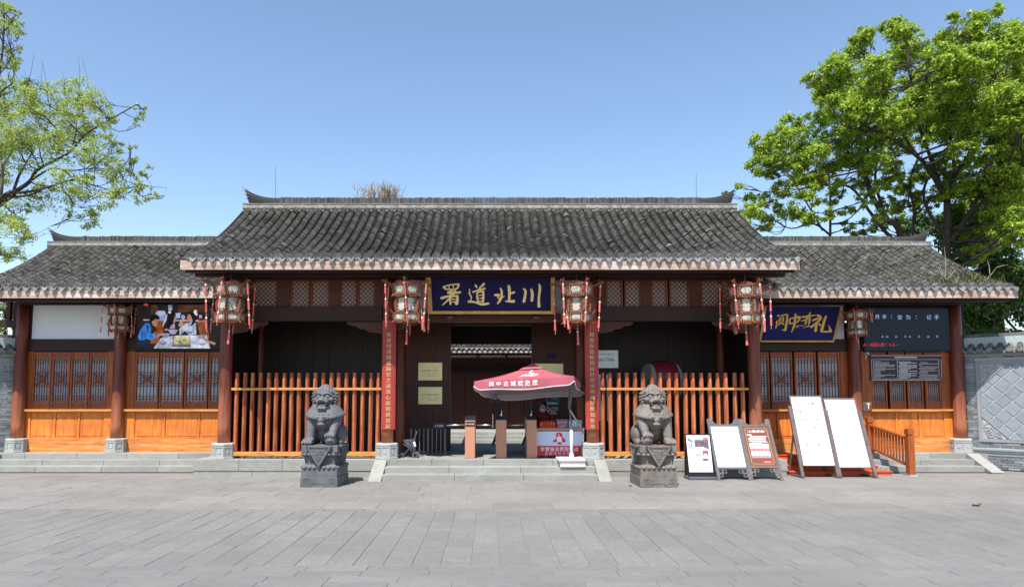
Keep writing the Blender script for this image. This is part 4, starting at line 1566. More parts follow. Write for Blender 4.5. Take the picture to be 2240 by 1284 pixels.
def lion_mesh(flip, m):
    s = SDF((-.46, -.44, -.02), (.46, .46, 1.20), LION_H)
    f = -1 if flip else 1
    E = lambda c, r, k=.03, **kw: s.ell((c[0] * f, c[1], c[2]), r, k, **kw)
    C = lambda a, b, ra, rb, k=.03, **kw: s.cap((a[0] * f, a[1], a[2]), (b[0] * f, b[1], b[2]), ra, rb, k, **kw)
    # trunk, chest, haunches
    E((0, .12, .36), (.27, .27, .36), .02)
    E((0, -.02, .52), (.25, .22, .24), .05)
    E((0, -.12, .47), (.17, .16, .20), .06)
    for sx in (-1, 1):
        E((sx * .27, .16, .20), (.13, .24, .20), .04)
        C((sx * .30, .05, .06), (sx * .31, -.08, .045), .07, .055, .03)
        E((sx * .235, -.06, .52), (.125, .15, .17), .05)
    # straight front leg (viewer's left)
    C((-.255, -.12, .42), (-.262, -.20, .10), .105, .082, .03)
    E((-.272, -.26, .055), (.118, .13, .058), .03)
    for q in range(4):
        E((-.355 + q * .055, -.355, .05), (.031, .05, .042), .008)
        E((-.355 + q * .055, -.392, .035), (.016, .022, .020), .004)
        C((-.355 + q * .055, -.33, .085), (-.352 + q * .054, -.24, .105), .024, .03, .012)
    # lifted front leg resting on a ball
    C((.235, -.12, .44), (.215, -.235, .27), .105, .080, .03)
    E((.185, -.275, .205), (.10, .10, .06), .025)
    for q in range(4):
        E((.105 + q * .053, -.345, .19), (.030, .045, .042), .008)
        E((.105 + q * .053, -.375, .165), (.015, .020, .022), .004)
    E((.19, -.27, .085), (.115, .115, .10), .01)
    for q in range(3):
        s.ring((.19 * f, -.27, .085), .108, .012, .006, axis=q)
    E((.19, -.375, .10), (.05, .03, .035), .008)
    # collar: broad carved band over chest and shoulders
    for q in range(49):
        a = math.pi * (q / 48) + math.pi
        x, y = .375 * math.cos(a), .300 * math.sin(a) - .03
        zb = .600 - .075 * abs(math.sin(a)) ** 2
        C((x, y, zb), (x * .62, y * .62 - .01, .735), .028, .050, .016)
        if q % 4 == 2:
            s.ring((x * .90 * f, y * .94 - .028 * abs(math.sin(a)), zb + .052), .024, .010, .004, axis=1 if abs(math.sin(a)) > .5 else 0)
    for q in range(24):
        a = math.pi * (q / 23) + math.pi
        E((.392 * math.cos(a), .318 * math.sin(a) - .03, .583 - .080 * abs(math.sin(a)) ** 2), (.023, .019, .017), .006)
    # bell on the chest with its knot
    E((0, -.345, .485), (.060, .045, .055), .01)
    E((0, -.335, .405), (.070, .058, .053), .012)
    s.ring((0, -.335, .405), .066, .012, .006, axis=2)
    for sx in (-1, 1):
        E((sx * .055, -.35, .545), (.05, .025, .022), .008, rotz=sx * .3)
    # neck and skull
    E((0, -.01, .74), (.225, .20, .20), .05)
    E((0, -.06, .93), (.195, .21, .215), .04)
    E((0, -.03, 1.03), (.185, .19, .13), .04)
    # ribs of hair over the crown
    for q in range(-3, 4):
        x = q * .050
        sx_ = math.sqrt(max(.05, 1 - (x / .20) ** 2))
        pp = [(x * (1 - .12 * k), -.03 - .195 * sx_ * math.cos(a), 1.03 + .140 * sx_ * math.sin(a)) for k, a in enumerate((.05, .4, .8, 1.25, 1.7, 2.2))]
        for p, q_ in zip(pp[:-1], pp[1:]):
            C(p, q_, .024, .024, .010)
    # brows: row of curls above deep eyes
    for sx in (-1, 1):
        E((sx * .095, -.265, .945), (.072, .05, .042), .012, cut=True)
        E((sx * .09, -.232, .942), (.045, .035, .036), .008)
        E((sx * .09, -.262, .940), (.018, .014, .018), .004)
        for q in range(6):
            E((sx * (.018 + q * .032), -.262 + .010 * q, .990 + .018 * math.sin(q * .75)), (.021, .025, .019), .006)
        E((sx * .15, -.19, .885), (.055, .06, .05), .03)
    # muzzle, nose, mouth, teeth
    E((0, -.255, .87), (.118, .10, .062), .03)
    E((0, -.30, .905), (.044, .055, .060), .02)
    E((0, -.345, .878), (.064, .035, .032), .012)
    for sx in (-1, 1):
        E((sx * .048, -.345, .872), (.030, .026, .026), .008)
        E((sx * .022, -.378, .868), (.013, .015, .013), .004, cut=True)
        E((sx * .08, -.315, .845), (.058, .045, .042), .014)
    E((0, -.255, .735), (.115, .095, .045), .03)
    s.box((0, -.345, .792), (.108, .15, .040), .010, cut=True, rnd=.02)
    E((0, -.27, .775), (.065, .08, .020), .01)
    for q in range(-3, 4):
        E((q * .026, -.335 + .008 * abs(q), .768), (.011, .011, .018), .004)
    for sx in (-1, 1):
        E((sx * .088, -.335, .80), (.013, .014, .036), .004)
        E((sx * .088, -.325, .782), (.013, .014, .034), .004)
    C((-.07, -.335, .715), (.07, -.335, .715), .022, .022, .01)
    # ears and the curls of the mane
    for sx in (-1, 1):
        E((sx * .20, -.10, 1.045), (.038, .055, .062), .012)
        E((sx * .208, -.155, 1.04), (.016, .02, .036), .008, cut=True)
        for row in range(3):
            for q in range(6):
                z = 1.0 - q * .062
                E((sx * (.225 + .012 * math.sin(q * 1.3) - row * .018), -.09 + row * .10, z), (.045, .05, .024), .010, rotz=sx * .5)
        for q in range(5):
            E((sx * .215, -.135, .955 - q * .058), (.034, .034, .021), .008)
    for q in range(6):
        for t in range(4):
            a = math.pi * (.15 + .7 * q / 5)
            E((.20 * math.cos(a), .02 + .17 * math.sin(a), 1.0 - t * .085), (.05, .05, .042), .012)
    # tail
    C((0, .38, .1), (.02, .42, .40), .05, .06, .03)
    s.box((0, 0, -.06), (.9, .9, .06), 0, cut=True, rnd=.001)
    return s.mesh('lion', m)


def lion_statue(u_center, v_base, Yf, flip, m, label, rotz=0.0):
    # pedestal 0.82 high
    c = P(u_center, v_base, Yf)
    root = thing('guardian_lion', label, 'statue', (c.x, Yf + .40, 0), group='pair of stone guardian lions before the gate', local=True, rotz=rotz)
    k = 1.0
    W, D = .362, .415
    hs = .80
    mb = MB()
    mb.box(-W, W, -D, D, 0, .195)
    mb.box(-W + .012, W - .012, -D + .012, D - .012, .1955, .355)
    ped = mb.build('pedestal', m, root, bevel=.008)
    mb = MB()
    # lotus cushion below and above the waist
    def cushion(z0_, z1_, wide, narrow, up):
        n = 6
        for i in range(n):
            t0, t1 = i / n, (i + 1) / n
            q = lambda t: narrow + (wide - narrow) * math.sqrt(max(0, 1 - (t if up else 1 - t) ** 2))
            a, b_ = q(t0), q(t1)
            mb.add([(sx * (W - a), sy * (D - a), z0_ + (z1_ - z0_) * t0) for sx, sy in ((-1, -1), (1, -1), (1, 1), (-1, 1))] +
                   [(sx * (W - b_), sy * (D - b_), z0_ + (z1_ - z0_) * t1) for sx, sy in ((-1, -1), (1, -1), (1, 1), (-1, 1))],
                   [(j, (j + 1) % 4, 4 + (j + 1) % 4, 4 + j) for j in range(4)])
    cushion(.3555, .435, .02, .085, True)
    mb.box(-W + .075, W - .075, -D + .075, D - .075, .43, .60)
    cushion(.575, .665, .02, .075, False)
    mb.build('waist', m, root)
    # petals
    pm = MB()
    for sy, side in ((-1, 0), (-1, 1), (1, 1)):
        n = 7
        for i in range(n):
            t = -1 + (2 * i + 1) / n
            for zc, hz in ((.375, .035), (.625, .038)):
                if side == 0:
                    pm.lathe((t * (W - .03), -D + .018, zc - hz), [(.004, 0), (.036, hz * .5), (.045, hz), (.030, hz * 1.6), (.004, hz * 2)], 8)
                else:
                    pm.lathe((sy * (W - .018), t * (D - .03), zc - hz), [(.004, 0), (.036, hz * .5), (.045, hz), (.030, hz * 1.6), (.004, hz * 2)], 8)
    pm.build('lotus_petals', m, root, smooth=True)
    MB().box(-W + .008, W - .008, -D + .008, D - .008, .666, hs).build('top_slab', m, root, bevel=.008)
    # hanging triangular cloths
    def cloth(o, ux, n):
        mb = MB()
        o, ux, n = Vector(o), Vector(ux), Vector(n)
        g = lambda x, z, d: o + ux * x + Vector((0, 0, z)) + n * d
        A, B, Cc = (-.255, .792), (.255, .792), (0, .385)
        for (p, q) in ((A, B), (B, Cc), (Cc, A)):
            dx, dz = q[0] - p[0], q[1] - p[1]
            L = math.hypot(dx, dz)
            nx, nz = -dz / L * .032, dx / L * .032
            cx, cz = 0, .66
            if (cx - p[0]) * nx + (cz - p[1]) * nz < 0:
                nx, nz = -nx, -nz
            pts = [g(p[0], p[1], .03), g(q[0], q[1], .03), g(q[0] + nx, q[1] + nz, .03), g(p[0] + nx, p[1] + nz, .03)]
            mb.prism(pts, n * -.035)
        mb.prism([g(-.22, .78, .012), g(0, .42, .012), g(.22, .78, .012)], n * -.02)
        # scrolls in relief
        for sx in (-1, 1):
            for R, cx, cz in ((.042, .052, .66), (.022, .052, .66), (.030, .125, .735), (.024, .03, .575), (.016, .02, .515)):
                mb.tube([g(sx * (cx + R * math.cos(a)), cz + R * math.sin(a), .014) for a in np.linspace(.6, 5.9, 11)], .009, 5)
        mb.tube([g(0, .56, .014), g(0, .70, .016)], .011, 5)
        mb.build('carved_cloth', m, root)
    cloth((0, -D - .006, 0), (1, 0, 0), (0, -1, 0))
    cloth((W + .006, 0, 0), (0, 1, 0), (1, 0, 0))
    cloth((-W - .006, 0, 0), (0, -1, 0), (-1, 0, 0))
    # meander marks and the stepped line of the plinth
    mm = MB()
    for sx in (-1, 1):
        cx = sx * .245
        q = .062
        pts = [(-q, -q), (-q, q), (q, q), (q, -q * .35), (-q * .4, -q * .35), (-q * .4, q * .35), (q * .35, q * .35)]
        pts2 = [(cx + sx * -a, .105 + c) for a, c in pts]
        for (a, c), (a2, c2) in zip(pts2[:-1], pts2[1:]):
            mm.bar((a, -D - .002, c), (a2, -D - .002, c2), .014, .012, up=(0, 1, 0))
    for (a, c), (a2, c2) in (((-.36, .022), (-.17, .022)), ((-.17, .022), (-.10, .082)), ((-.10, .082), (.10, .082)), ((.10, .082), (.17, .022)), ((.17, .022), (.36, .022))):
        mm.bar((a, -D - .002, c), (a2, -D - .002, c2), .012, .012, up=(0, 1, 0))
    mm.build('meander_carving', m, root)
    me = lion_mesh(flip, m)
    link('lion', me, root, loc=(0, -.01, hs - .004), scale=(.98, .95, 1.0), local=True)
    return root


lion_statue(699.5, 1067, 12.92, False, m_lion, 'dark grey stone guardian lion on a carved pedestal before the gold plate side', rotz=math.radians(-3))
lion_statue(1440, 1069, 12.88, True, m_lion2, 'brownish stone guardian lion on a carved pedestal next to the small picture board', rotz=math.radians(2))

# ================================================================== LANTERNS
TASSEL = None


def tassel_mesh():
    """Three red tassels on one cord, hung one under the other; origin at the top."""
    mb = MB()
    mb.tube([(0, 0, 0), (0, 0, -1.0)], .004, 4)
    mb.mi = 1
    z = -.05
    for L in (.19, .20, .20):
        mb.mi = 2
        mb.lathe((0, 0, z - .035), [(.022, 0), (.020, .02), (.008, .035)], 8)
        mb.mi = 1
        prof_ = [(.021, -L - .035), (.020, -L * .6 - .035), (.017, -.036), (.012, -.034)]
        mb.lathe((0, 0, z), [(r_, zz) for r_, zz in prof_], 9)
        z -= L + .13
    return mb.mesh('tassel', [m_tasselcap, m_tassel, m_tasselcap])


def short_tassel_mesh():
    mb = MB()
    mb.mi = 0
    mb.tube([(0, 0, 0), (0, 0, -.12)], .004, 4)
    mb.mi = 0
    mb.lathe((0, 0, -.16), [(.020, 0), (.018, .02), (.006, .04)], 8)
    mb.mi = 1
    mb.lathe((0, 0, -.16), [(.025, -.21), (.021, -.08), (.016, 0)], 8)
    return mb.mesh('tassel', [m_tasselcap, m_tassel])


T3, T1 = tassel_mesh(), short_tassel_mesh()


def lantern(loc, rotz, label, group, s=1.0, m_w=None, long_t=True, seed=0, hang=.35):
    """Six-sided palace lantern: flared upper tier, tall body, lower tier, dragon arms, tassels. Origin: centre of the top."""
    root = thing('palace_lantern', label, 'lantern', loc, group=group, local=True, rotz=rotz)
    r_ = random.Random(seed)
    m_w = m_w or m_lwood
    def hexpt(R, k, z):
        a = math.pi / 3 * k - math.pi / 2
        return Vector((R * math.cos(a) * s, R * math.sin(a) * s, z * s))
    tiers = [  # Rtop, Rbottom, ztop, zbottom, name
        (.335, .300, -.03, -.235, 'upper_tier'),
        (.225, .232, -.27, -.60, 'body'),
        (.300, .285, -.615, -.765, 'lower_tier')]
    for ti, (Ra, Rb, za, zb_, nm) in enumerate(tiers):
        fr = MB()
        fret = MB()
        panes = []
        for k in range(6):
            a0, a1 = hexpt(Ra, k, za), hexpt(Ra, k + 1, za)
            b0, b1 = hexpt(Rb, k, zb_), hexpt(Rb, k + 1, zb_)
            n = (a1 - a0).cross(b0 - a0).normalized() * -1
            mid = (a0 + a1 + b0 + b1) / 4
            if n.dot(Vector((mid.x, mid.y, 0))) < 0:
                n = -n
            wd = .026 * s
            fr.bar(a0, a1, wd, wd, up=n)
            fr.bar(b0, b1, wd, wd, up=n)
            fr.bar(a0, b0, wd * 1.15, wd * 1.15, up=n)
            ins = lambda x, y, d: (a0 * (1 - x) + a1 * x) * (1 - y) + (b0 * (1 - x) + b1 * x) * y + n * d
            fret.prism([ins(.05, .06, -.012), ins(.05, .94, -.012), ins(.95, .94, -.012), ins(.95, .06, -.012)], n * -.012 * s)
            # little pierced knobs round the pane
            fret.mi = 1
            for q in range(6):
                x = .13 + .74 * q / 5
                for y in (.12, .88):
                    fret.obox(ins(x, y, -.004), (a1 - a0).normalized() * .010 * s, n * .006 * s, (b0 - a0).normalized() * .010 * s)
            for q in range(3):
                y = .28 + .22 * q
                for x in ((.12, .88) if ti != 1 else (.13, .87)):
                    fret.obox(ins(x, y, -.004), (a1 - a0).normalized() * .009 * s, n * .006 * s, (b0 - a0).normalized() * .012 * s)
            fret.mi = 0
            # painted pane: octagon
            if ti == 1:
                xs0, xs1, ys0, ys1, cx, cy = .20, .80, .07, .86, .16, .08
            else:
                xs0, xs1, ys0, ys1, cx, cy = .20, .80, .20, .80, .09, .18
            oc = [(xs0 + cx, ys0), (xs1 - cx, ys0), (xs1, ys0 + cy), (xs1, ys1 - cy), (xs1 - cx, ys1), (xs0 + cx, ys1), (xs0, ys1 - cy), (xs0, ys0 + cy)]
            pts = [ins(x, y, .001) for x, y in oc]
            panes.append((pts[::-1], n * -.012))
            # scalloped apron below each tier
            if ti != 1:
                for q in range(5):
                    x = .1 + .8 * q / 4
                    fr.obox(b0 * (1 - x) + b1 * x + Vector((0, 0, -.024 * s * (1 + .5 * math.cos((x - .5) * 6)))), (b1 - b0).normalized() * .026 * s, n * .006 * s, Vector((0, 0, .018 * s)))
        f = fr.build(nm, m_w, root)
        fret.build('fretwork', [m_lfret, m_inlay], f)
        for pp, nn in panes:
            MB().prism(pp, nn).build('painted_pane', m_lpane, f)
    # top and bottom boards, crest over each side of the top
    mb = MB()
    mb.lathe((0, 0, -.268 * s), [(.27 * s, 0), (.285 * s, .03 * s)], 6, rot=-math.pi / 2)
    mb.lathe((0, 0, -.03 * s), [(.32 * s, 0), (.30 * s, .035 * s), (.05 * s, .05 * s)], 6, rot=-math.pi / 2)
    mb.lathe((0, 0, -.615 * s), [(.25 * s, 0), (.285 * s, .012 * s)], 6, rot=-math.pi / 2)
    mb.lathe((0, 0, -.775 * s), [(.12 * s, -.04 * s), (.25 * s, 0), (.27 * s, .012 * s)], 6, rot=-math.pi / 2)
    mb.build('board', m_w, root)
    cr = MB()
    for k in range(6):
        a0, a1 = hexpt(.325, k, -.02), hexpt(.325, k + 1, -.02)
        t = (a1 - a0)
        pts = []
        for q in range(9):
            x = .08 + .84 * q / 8
            pts.append(a0 + t * x + Vector((0, 0, (.012 + .055 * math.sin(math.pi * q / 8) ** .7) * s)))
        base = [a0 + t * .92, a0 + t * .08]
        n = Vector(((a0 + a1).x, (a0 + a1).y, 0)).normalized()
        cr.prism([*pts[::-1], *base[::-1]][::-1], n * -.015)
    cr.build('crest', m_w, root)
    # body side wings
    for k in range(6):
        wg = MB()
        a, b_ = hexpt(.235, k, -.30), hexpt(.24, k, -.58)
        rad = Vector((a.x, a.y, 0)).normalized()
        pts = [a, a + rad * .02 * s, (a * .6 + b_ * .4) + rad * .055 * s, (a * .25 + b_ * .75) + rad * .045 * s, b_ + rad * .03 * s, b_]
        side = rad.cross(Vector((0, 0, 1))) * .012
        wg.prism([p - side / 2 for p in pts], side)
        wg.build('body_wing', m_w, root)
    # dragon arms and tassels
    for k in range(6):
        c = hexpt(.32, k, -.03)
        rad = Vector((c.x, c.y, 0)).normalized()
        ar = MB()
        up = Vector((0, 0, 1))
        ar.tube([c - rad * .05 * s, c + rad * .06 * s + up * .005 * s, c + rad * .12 * s + up * .035 * s, c + rad * .17 * s + up * .06 * s], [.020 * s, .024 * s, .022 * s, .026 * s], 6)
        ar.obox(c + rad * .20 * s + up * .066 * s, rad * .035 * s, rad.cross(up) * .016 * s, up * .012 * s)
        ar.obox(c + rad * .19 * s + up * .042 * s, rad * .030 * s, rad.cross(up) * .013 * s, up * .007 * s)
        ar.tube([c + rad * .15 * s + up * .07 * s, c + rad * .13 * s + up * .11 * s, c + rad * .15 * s + up * .125 * s], [.010 * s, .008 * s, .004 * s], 5)
        ar.build('dragon_arm', m_w, root, smooth=False)
        tip = c + rad * .165 * s + up * .045 * s
        if long_t:
            link('tassel', T3, root, loc=tip, rot=(r_.gauss(0, .05), r_.gauss(0, .06), r_.uniform(0, 6)), scale=(s, s, s * r_.uniform(.88, 1.05)), local=True)
        else:
            link('tassel', T1, root, loc=tip, rot=(r_.gauss(0, .05), r_.gauss(0, .05), 0), scale=(s, s, s), local=True)
        d = hexpt(.30, k, -.62)
        rad2 = Vector((d.x, d.y, 0)).normalized()
        lo = MB()
        lo.tube([d, d + rad2 * .03 * s + up * .02 * s, d + rad2 * .05 * s + up * .06 * s, d + rad2 * .085 * s + up * .075 * s], [.016 * s, .018 * s, .014 * s, .010 * s], 5)
        lo.build('corner_scroll', m_w, root)
        lo = MB()
        e = hexpt(.29, k, -.78)
        lo.tube([e, e + rad2 * .03 * s - up * .03 * s, e + rad2 * .05 * s - up * .02 * s], [.018 * s, .014 * s, .008 * s], 5)
        lo.build('corner_scroll', m_w, root)
        lo = MB()
        lo.tube([hexpt(.305, k, -.235), hexpt(.335, k, -.27), hexpt(.325, k, -.29)], [.018 * s, .016 * s, .010 * s], 5)
        lo.build('corner_scroll', m_w, root)
        if r_.random() < .3:
            link('tassel', T1, root, loc=d + rad2 * .07 * s + up * .06 * s, rot=(r_.gauss(0, .06), r_.gauss(0, .06), 0), scale=(s, s, s * 1.1), local=True)
    link('tassel', T1, root, loc=(0, 0, -.80 * s), rot=(r_.gauss(0, .05), r_.gauss(0, .05), 0), scale=(s, s, s * 1.2), local=True)
    # hanging cord
    MB().tube([(0, 0, -.0), (0, 0, hang)], .007, 5).build('hanging_cord', m_darkgrey, root)
    return root


LG = 'four large palace lanterns under the main eave'
YLA = 14.0
lp = [(505, 622, 2, 'large six-sided red wood lantern at the post beside the bright picture screen'),
      (891, 622, 0, 'large six-sided lantern hung at the end of the big plaque above the gold plates'),
      (1262, 623, 17, 'large six-sided lantern hung at the end of the big plaque above the umbrella'),
      (1629, 625, 14, 'large six-sided lantern beside the blue sign board with a slanted edge')]
for i, (u, v, a, lb) in enumerate(lp):
    c = P(u, v, YLA)
    lantern(c, math.radians(a), lb, LG, s=1.03, seed=i, hang=Z(600, YLA) - c.z)
for i, (u, v, lb) in enumerate(((262, 672, 'small dark lantern between the blank white panel and the picture screen'),
                                (1874, 682, 'small dark lantern between the blue sign and the dark display screen'))):
    c = P(u, v, 15.9)
    lantern(c, math.radians(12 + 10 * i), lb, 'two small lanterns under the wing eaves', s=.74, seed=9 + i, long_t=(i == 0), hang=Z(655, 15.9) - c.z)

# ================================================================== PLAQUES AND COUPLETS
YPL = 14.45
pq = thing('name_plaque', 'large dark navy plaque with gold frame and four gold brush characters above the gateway', 'plaque', P(1075, 688, YPL))
TILT = 0.10      # the board leans forward at its top
zb_, zt_ = Z(680, YPL), Z(604, YPL)


def plq(u, v, d=0.0):
    z = Z(v, YPL)
    p = P(u, v, YPL)
    return Vector((p.x, YPL - TILT * (z - zb_) - d, z))


MB().prism([plq(944, 681), plq(1207, 681), plq(1204, 604), plq(940, 604)][::1], (0, .03, 0)).build('plaque_panel', m_navy, pq)
for q, nm in ((((934, 604), (943, 604), (946, 681), (938, 687)), 0), (((1204, 604), (1213, 604), (1212, 687), (1205, 681)), 1), (((938, 687), (946, 681), (1205, 681), (1212, 687)), 2)):
    ps = [plq(u, v, .04) for u, v in q]
    # keep counter-clockwise seen from the front
    ar = sum(a.x * b_.z - b_.x * a.z for a, b_ in zip(ps, ps[1:] + ps[:1]))
    MB().prism(ps if ar > 0 else ps[::-1], (0, .07, 0)).build('plaque_frame', m_goldframe, pq)
CH = [
    # 署
    [(360, 205, 30), (385, 225, 34), (412, 248, 24)], [(365, 203, 18), (480, 175, 22), (612, 165, 24)], [(604, 168, 34), (595, 205, 30), (568, 242, 22)],
    [(410, 246, 20), (490, 244, 18), (572, 236, 20)], [(448, 190, 14), (456, 240, 16)], [(520, 180, 14), (522, 236, 16)],
    [(486, 252, 26), (478, 300, 32), (474, 345, 26)], [(428, 286, 16), (480, 280, 24), (528, 268, 18)], [(425, 302, 20), (520, 302, 26), (635, 290, 32)],
    [(556, 258, 26), (530, 310, 34), (455, 390, 30), (345, 490, 14)], [(328, 384, 44), (400, 362, 34), (480, 345, 26)],
    [(470, 365, 30), (468, 420, 34), (476, 480, 30)], [(470, 362, 22), (530, 352, 24), (590, 345, 28)], [(586, 348, 34), (582, 410, 44), (566, 474, 54)],
    [(490, 400, 14), (550, 396, 18)], [(500, 440, 14), (552, 440, 18)],
    # 道
    [(862, 172, 16), (876, 190, 30), (890, 214, 26)], [(1008, 152, 30), (985, 178, 38), (955, 208, 20)], [(825, 288, 26), (900, 262, 22), (1020, 232, 30)],
    [(952, 200, 26), (925, 245, 24), (898, 290, 18)], [(893, 300, 24), (896, 360, 32), (908, 440, 26)], [(896, 296, 20), (940, 284, 24), (992, 274, 26)],
    [(990, 276, 34), (992, 350, 36), (988, 440, 32)], [(920, 340, 12), (972, 334, 14)], [(922, 385, 12), (972, 380, 14)], [(910, 432, 16), (985, 428, 16)],
    [(776, 240, 14), (776, 262, 26)], [(772, 285, 26), (782, 330, 22), (804, 362, 18), (792, 412, 16)], [(755, 434, 34), (850, 442, 26), (970, 476, 38), (1080, 464, 28)],
    # 北
    [(1258, 225, 18), (1282, 280, 36), (1270, 390, 34), (1215, 466, 24)], [(1168, 332, 22), (1205, 332, 40), (1245, 328, 26)], [(1215, 375, 18), (1240, 345, 22)],
    [(1235, 396, 24), (1280, 376, 20), (1326, 350, 10)], [(1390, 188, 40), (1402, 250, 48), (1402, 340, 40), (1398, 430, 38)], [(1400, 312, 26), (1445, 300, 30), (1482, 290, 36)],
    [(1342, 426, 20), (1390, 432, 28), (1480, 430, 48)],
    # 川
    [(1620, 232, 16), (1655, 270, 40), (1650, 350, 38), (1630, 440, 46)], [(1745, 240, 34), (1766, 320, 44), (1756, 425, 42)], [(1866, 160, 16), (1884, 220, 40), (1868, 380, 36), (1870, 515, 46)],
]
for a, b_ in ((0, 16), (16, 29), (29, 36), (36, 39)):
    brush(pq, m_gold, CH[a:b_], lambda x, y: plq(920 + x / 7.226, 600 + y / 7.226, .001), name='gold_character')

YS2 = 16.3
sg2 = thing('sign_board', 'blue sign board with a slanted gold edge and four gold brush characters', 'sign', P(1760, 748, YS2))


def sg(u, v, d=0.0):
    z = Z(v, YS2)
    p = P(u, v, YS2)
    return Vector((p.x, YS2 - .12 * (z - Z(748, YS2)) - d, z))


MB().prism([sg(1664, 745), sg(1821, 745), sg(1833, 672), sg(1671, 672)], (0, .04, 0)).build('sign_panel', m_navy2, sg2)
for q in (((1663, 748.5), (1823.5, 748.5), (1820.5, 745), (1664, 745)), ((1823.5, 748.5), (1838.5, 672), (1833, 672), (1820.5, 745)), ((1660, 748.5), (1664, 745), (1673, 672), (1668, 672))):
    MB().prism([sg(u, v, .02) for u, v in q], (0, .05, 0)).build('sign_frame', m_goldframe, sg2)
CH2 = [
    [(315, 375, 36), (365, 366, 44)], [(312, 500, 38), (310, 590, 42), (296, 690, 24)], [(410, 376, 36), (480, 352, 38), (570, 346, 44)], [(574, 350, 50), (566, 540, 54), (538, 735, 66)],
    [(545, 748, 30), (460, 722, 24)], [(375, 432, 24), (485, 410, 24)], [(362, 480, 22), (490, 462, 24)], [(362, 524, 22), (488, 510, 24)], [(366, 566, 24), (486, 556, 24)],
    [(374, 430, 24), (370, 500, 24), (368, 620, 26)], [(482, 412, 26), (470, 520, 26)], [(420, 570, 20), (500, 592, 28)],
    [(640, 462, 48), (642, 572, 40)], [(645, 446, 36), (750, 425, 36), (900, 400, 50)], [(905, 402, 56), (880, 470, 50), (835, 532, 34)], [(650, 574, 36), (740, 560, 30), (845, 530, 34)],
    [(785, 335, 56), (768, 560, 56), (740, 690, 44), (698, 790, 18)],
    [(952, 406, 40), (1100, 384, 46), (1300, 356, 20)], [(1165, 285, 22), (1130, 360, 46), (1060, 460, 36), (930, 512, 18)], [(1058, 450, 36), (1046, 590, 40)], [(1060, 446, 30), (1165, 424, 34)],
    [(1160, 420, 38), (1150, 520, 40), (1132, 600, 26)], [(1080, 494, 18), (1150, 484, 18)], [(1075, 545, 18), (1140, 540, 18)],
    [(1335, 362, 40), (1390, 376, 56), (1440, 400, 40)], [(1232, 494, 50), (1330, 450, 44), (1460, 430, 40)], [(1445, 440, 44), (1370, 520, 50), (1240, 620, 40), (1200, 680, 30)],
    [(1270, 640, 34), (1100, 640, 22), (985, 690, 8)], [(1335, 560, 54), (1325, 680, 62), (1318, 765, 70)], [(1390, 570, 40), (1440, 622, 46)],
    [(1565, 385, 56), (1520, 540, 66), (1470, 765, 76)], [(1470, 772, 44), (1600, 776, 40), (1725, 766, 56)], [(1712, 770, 70), (1680, 690, 46), (1648, 612, 12)],
    [(790, 622, 12), (1010, 626, 14)], [(780, 658, 10), (880, 664, 12)],
]
for a, b_ in ((0, 12), (12, 17), (17, 24), (24, 35)):
    brush(sg2, m_gold2, CH2[a:b_], lambda x, y: sg(1670 + x / 11.79, 660 + y / 11.79, .001), name='gold_character', thick=.014)

for side, (ua, ub, text, lb) in enumerate(((834.5, 864.5, '吾咨何漠補過盡忠之道漢心箴即是官箴', 'long red couplet board on the column beside the gold plates'),
                                           (1281, 1310.5, '輕夜多從新田苗并而未視農事問如家事', 'long red couplet board on the column beside the umbrella'))):
    yb = YC - .19
    x0, x1 = X(ua, yb, 850), X(ub, yb, 850)
    z0_, z1_ = Z(939, yb), Z(700, yb)
    root = thing('couplet_board', lb, 'couplet board', ((x0 + x1) / 2, yb, z0_), group='pair of red couplet boards on the gate columns')
    # slightly curved board that follows the column
    mb = MB()
    n = 8
    W = (x1 - x0) / 2
    cx = (x0 + x1) / 2
    fr = [(cx + W * (-1 + 2 * k / n), yb + .05 * (-1 + 2 * k / n) ** 2) for k in range(n + 1)]
    vs = [(a, c, z) for z in (z0_, z1_) for a, c in fr] + [(a, c + .025, z) for z in (z0_, z1_) for a, c in fr]
    m_ = n + 1
    fs = [(k, k + 1, m_ + k + 1, m_ + k) for k in range(n)] + [(2 * m_ + k + 1, 2 * m_ + k, 3 * m_ + k, 3 * m_ + k + 1) for k in range(n)]
    fs += [(k + 1, k, 2 * m_ + k, 2 * m_ + k + 1) for k in range(n)] + [(m_ + k, m_ + k + 1, 3 * m_ + k + 1, 3 * m_ + k) for k in range(n)]
    fs += [(0, m_, 3 * m_, 2 * m_), (n, 2 * m_ + n, 3 * m_ + n, m_ + n)]
    mb.add(vs, fs)
    mb.build('board', m_couplet, root)
    zc = (Z(732, yb) + Z(932, yb)) / 2
    adv = (Z(732, yb) - Z(932, yb)) / (len(text) - 1)
    letters(root, m_gilt, text, lambda x, y, cx=cx, zc=zc, W=W, yb=yb: Vector((cx + x, yb - .006 + .05 * (x / W) ** 2, zc + y)), adv * .80, adv, bold=.006, vertical=True, squash=1.15, name='gilt_lettering')

# ================================================================== SCREENS
ys = YP - .10
scr = thing('picture_screen', 'bright display screen showing women eating at a white table', 'screen', P(390, 765, ys))
ua, ub, va, vb = 297, 500, 666, 764
MB().box(X(ua, ys, 715), X(ub, ys, 715), ys, ys + .06, Z(vb, ys), Z(va, ys)).build('screen_case', m_bezel, scr)
ES = 0.42


def pic(name, col, polys, depth):
    pm_ = emis('screen ' + name, col, ES, .5)
    for k, pl in enumerate(polys):
        mb = MB()
        pts = [P(280 + x / 9.876, 650 + y / 9.876, ys) for x, y in pl]
        pts = [Vector((p.x, ys - .001 - depth * .0012 - k * .0001, p.z)) for p in pts]
        ar = sum(a.x * b_.z - b_.x * a.z for a, b_ in zip(pts, pts[1:] + pts[:1]))
        mb.poly(pts if ar > 0 else pts[::-1])
        mb.build('screen_picture', pm_, scr)


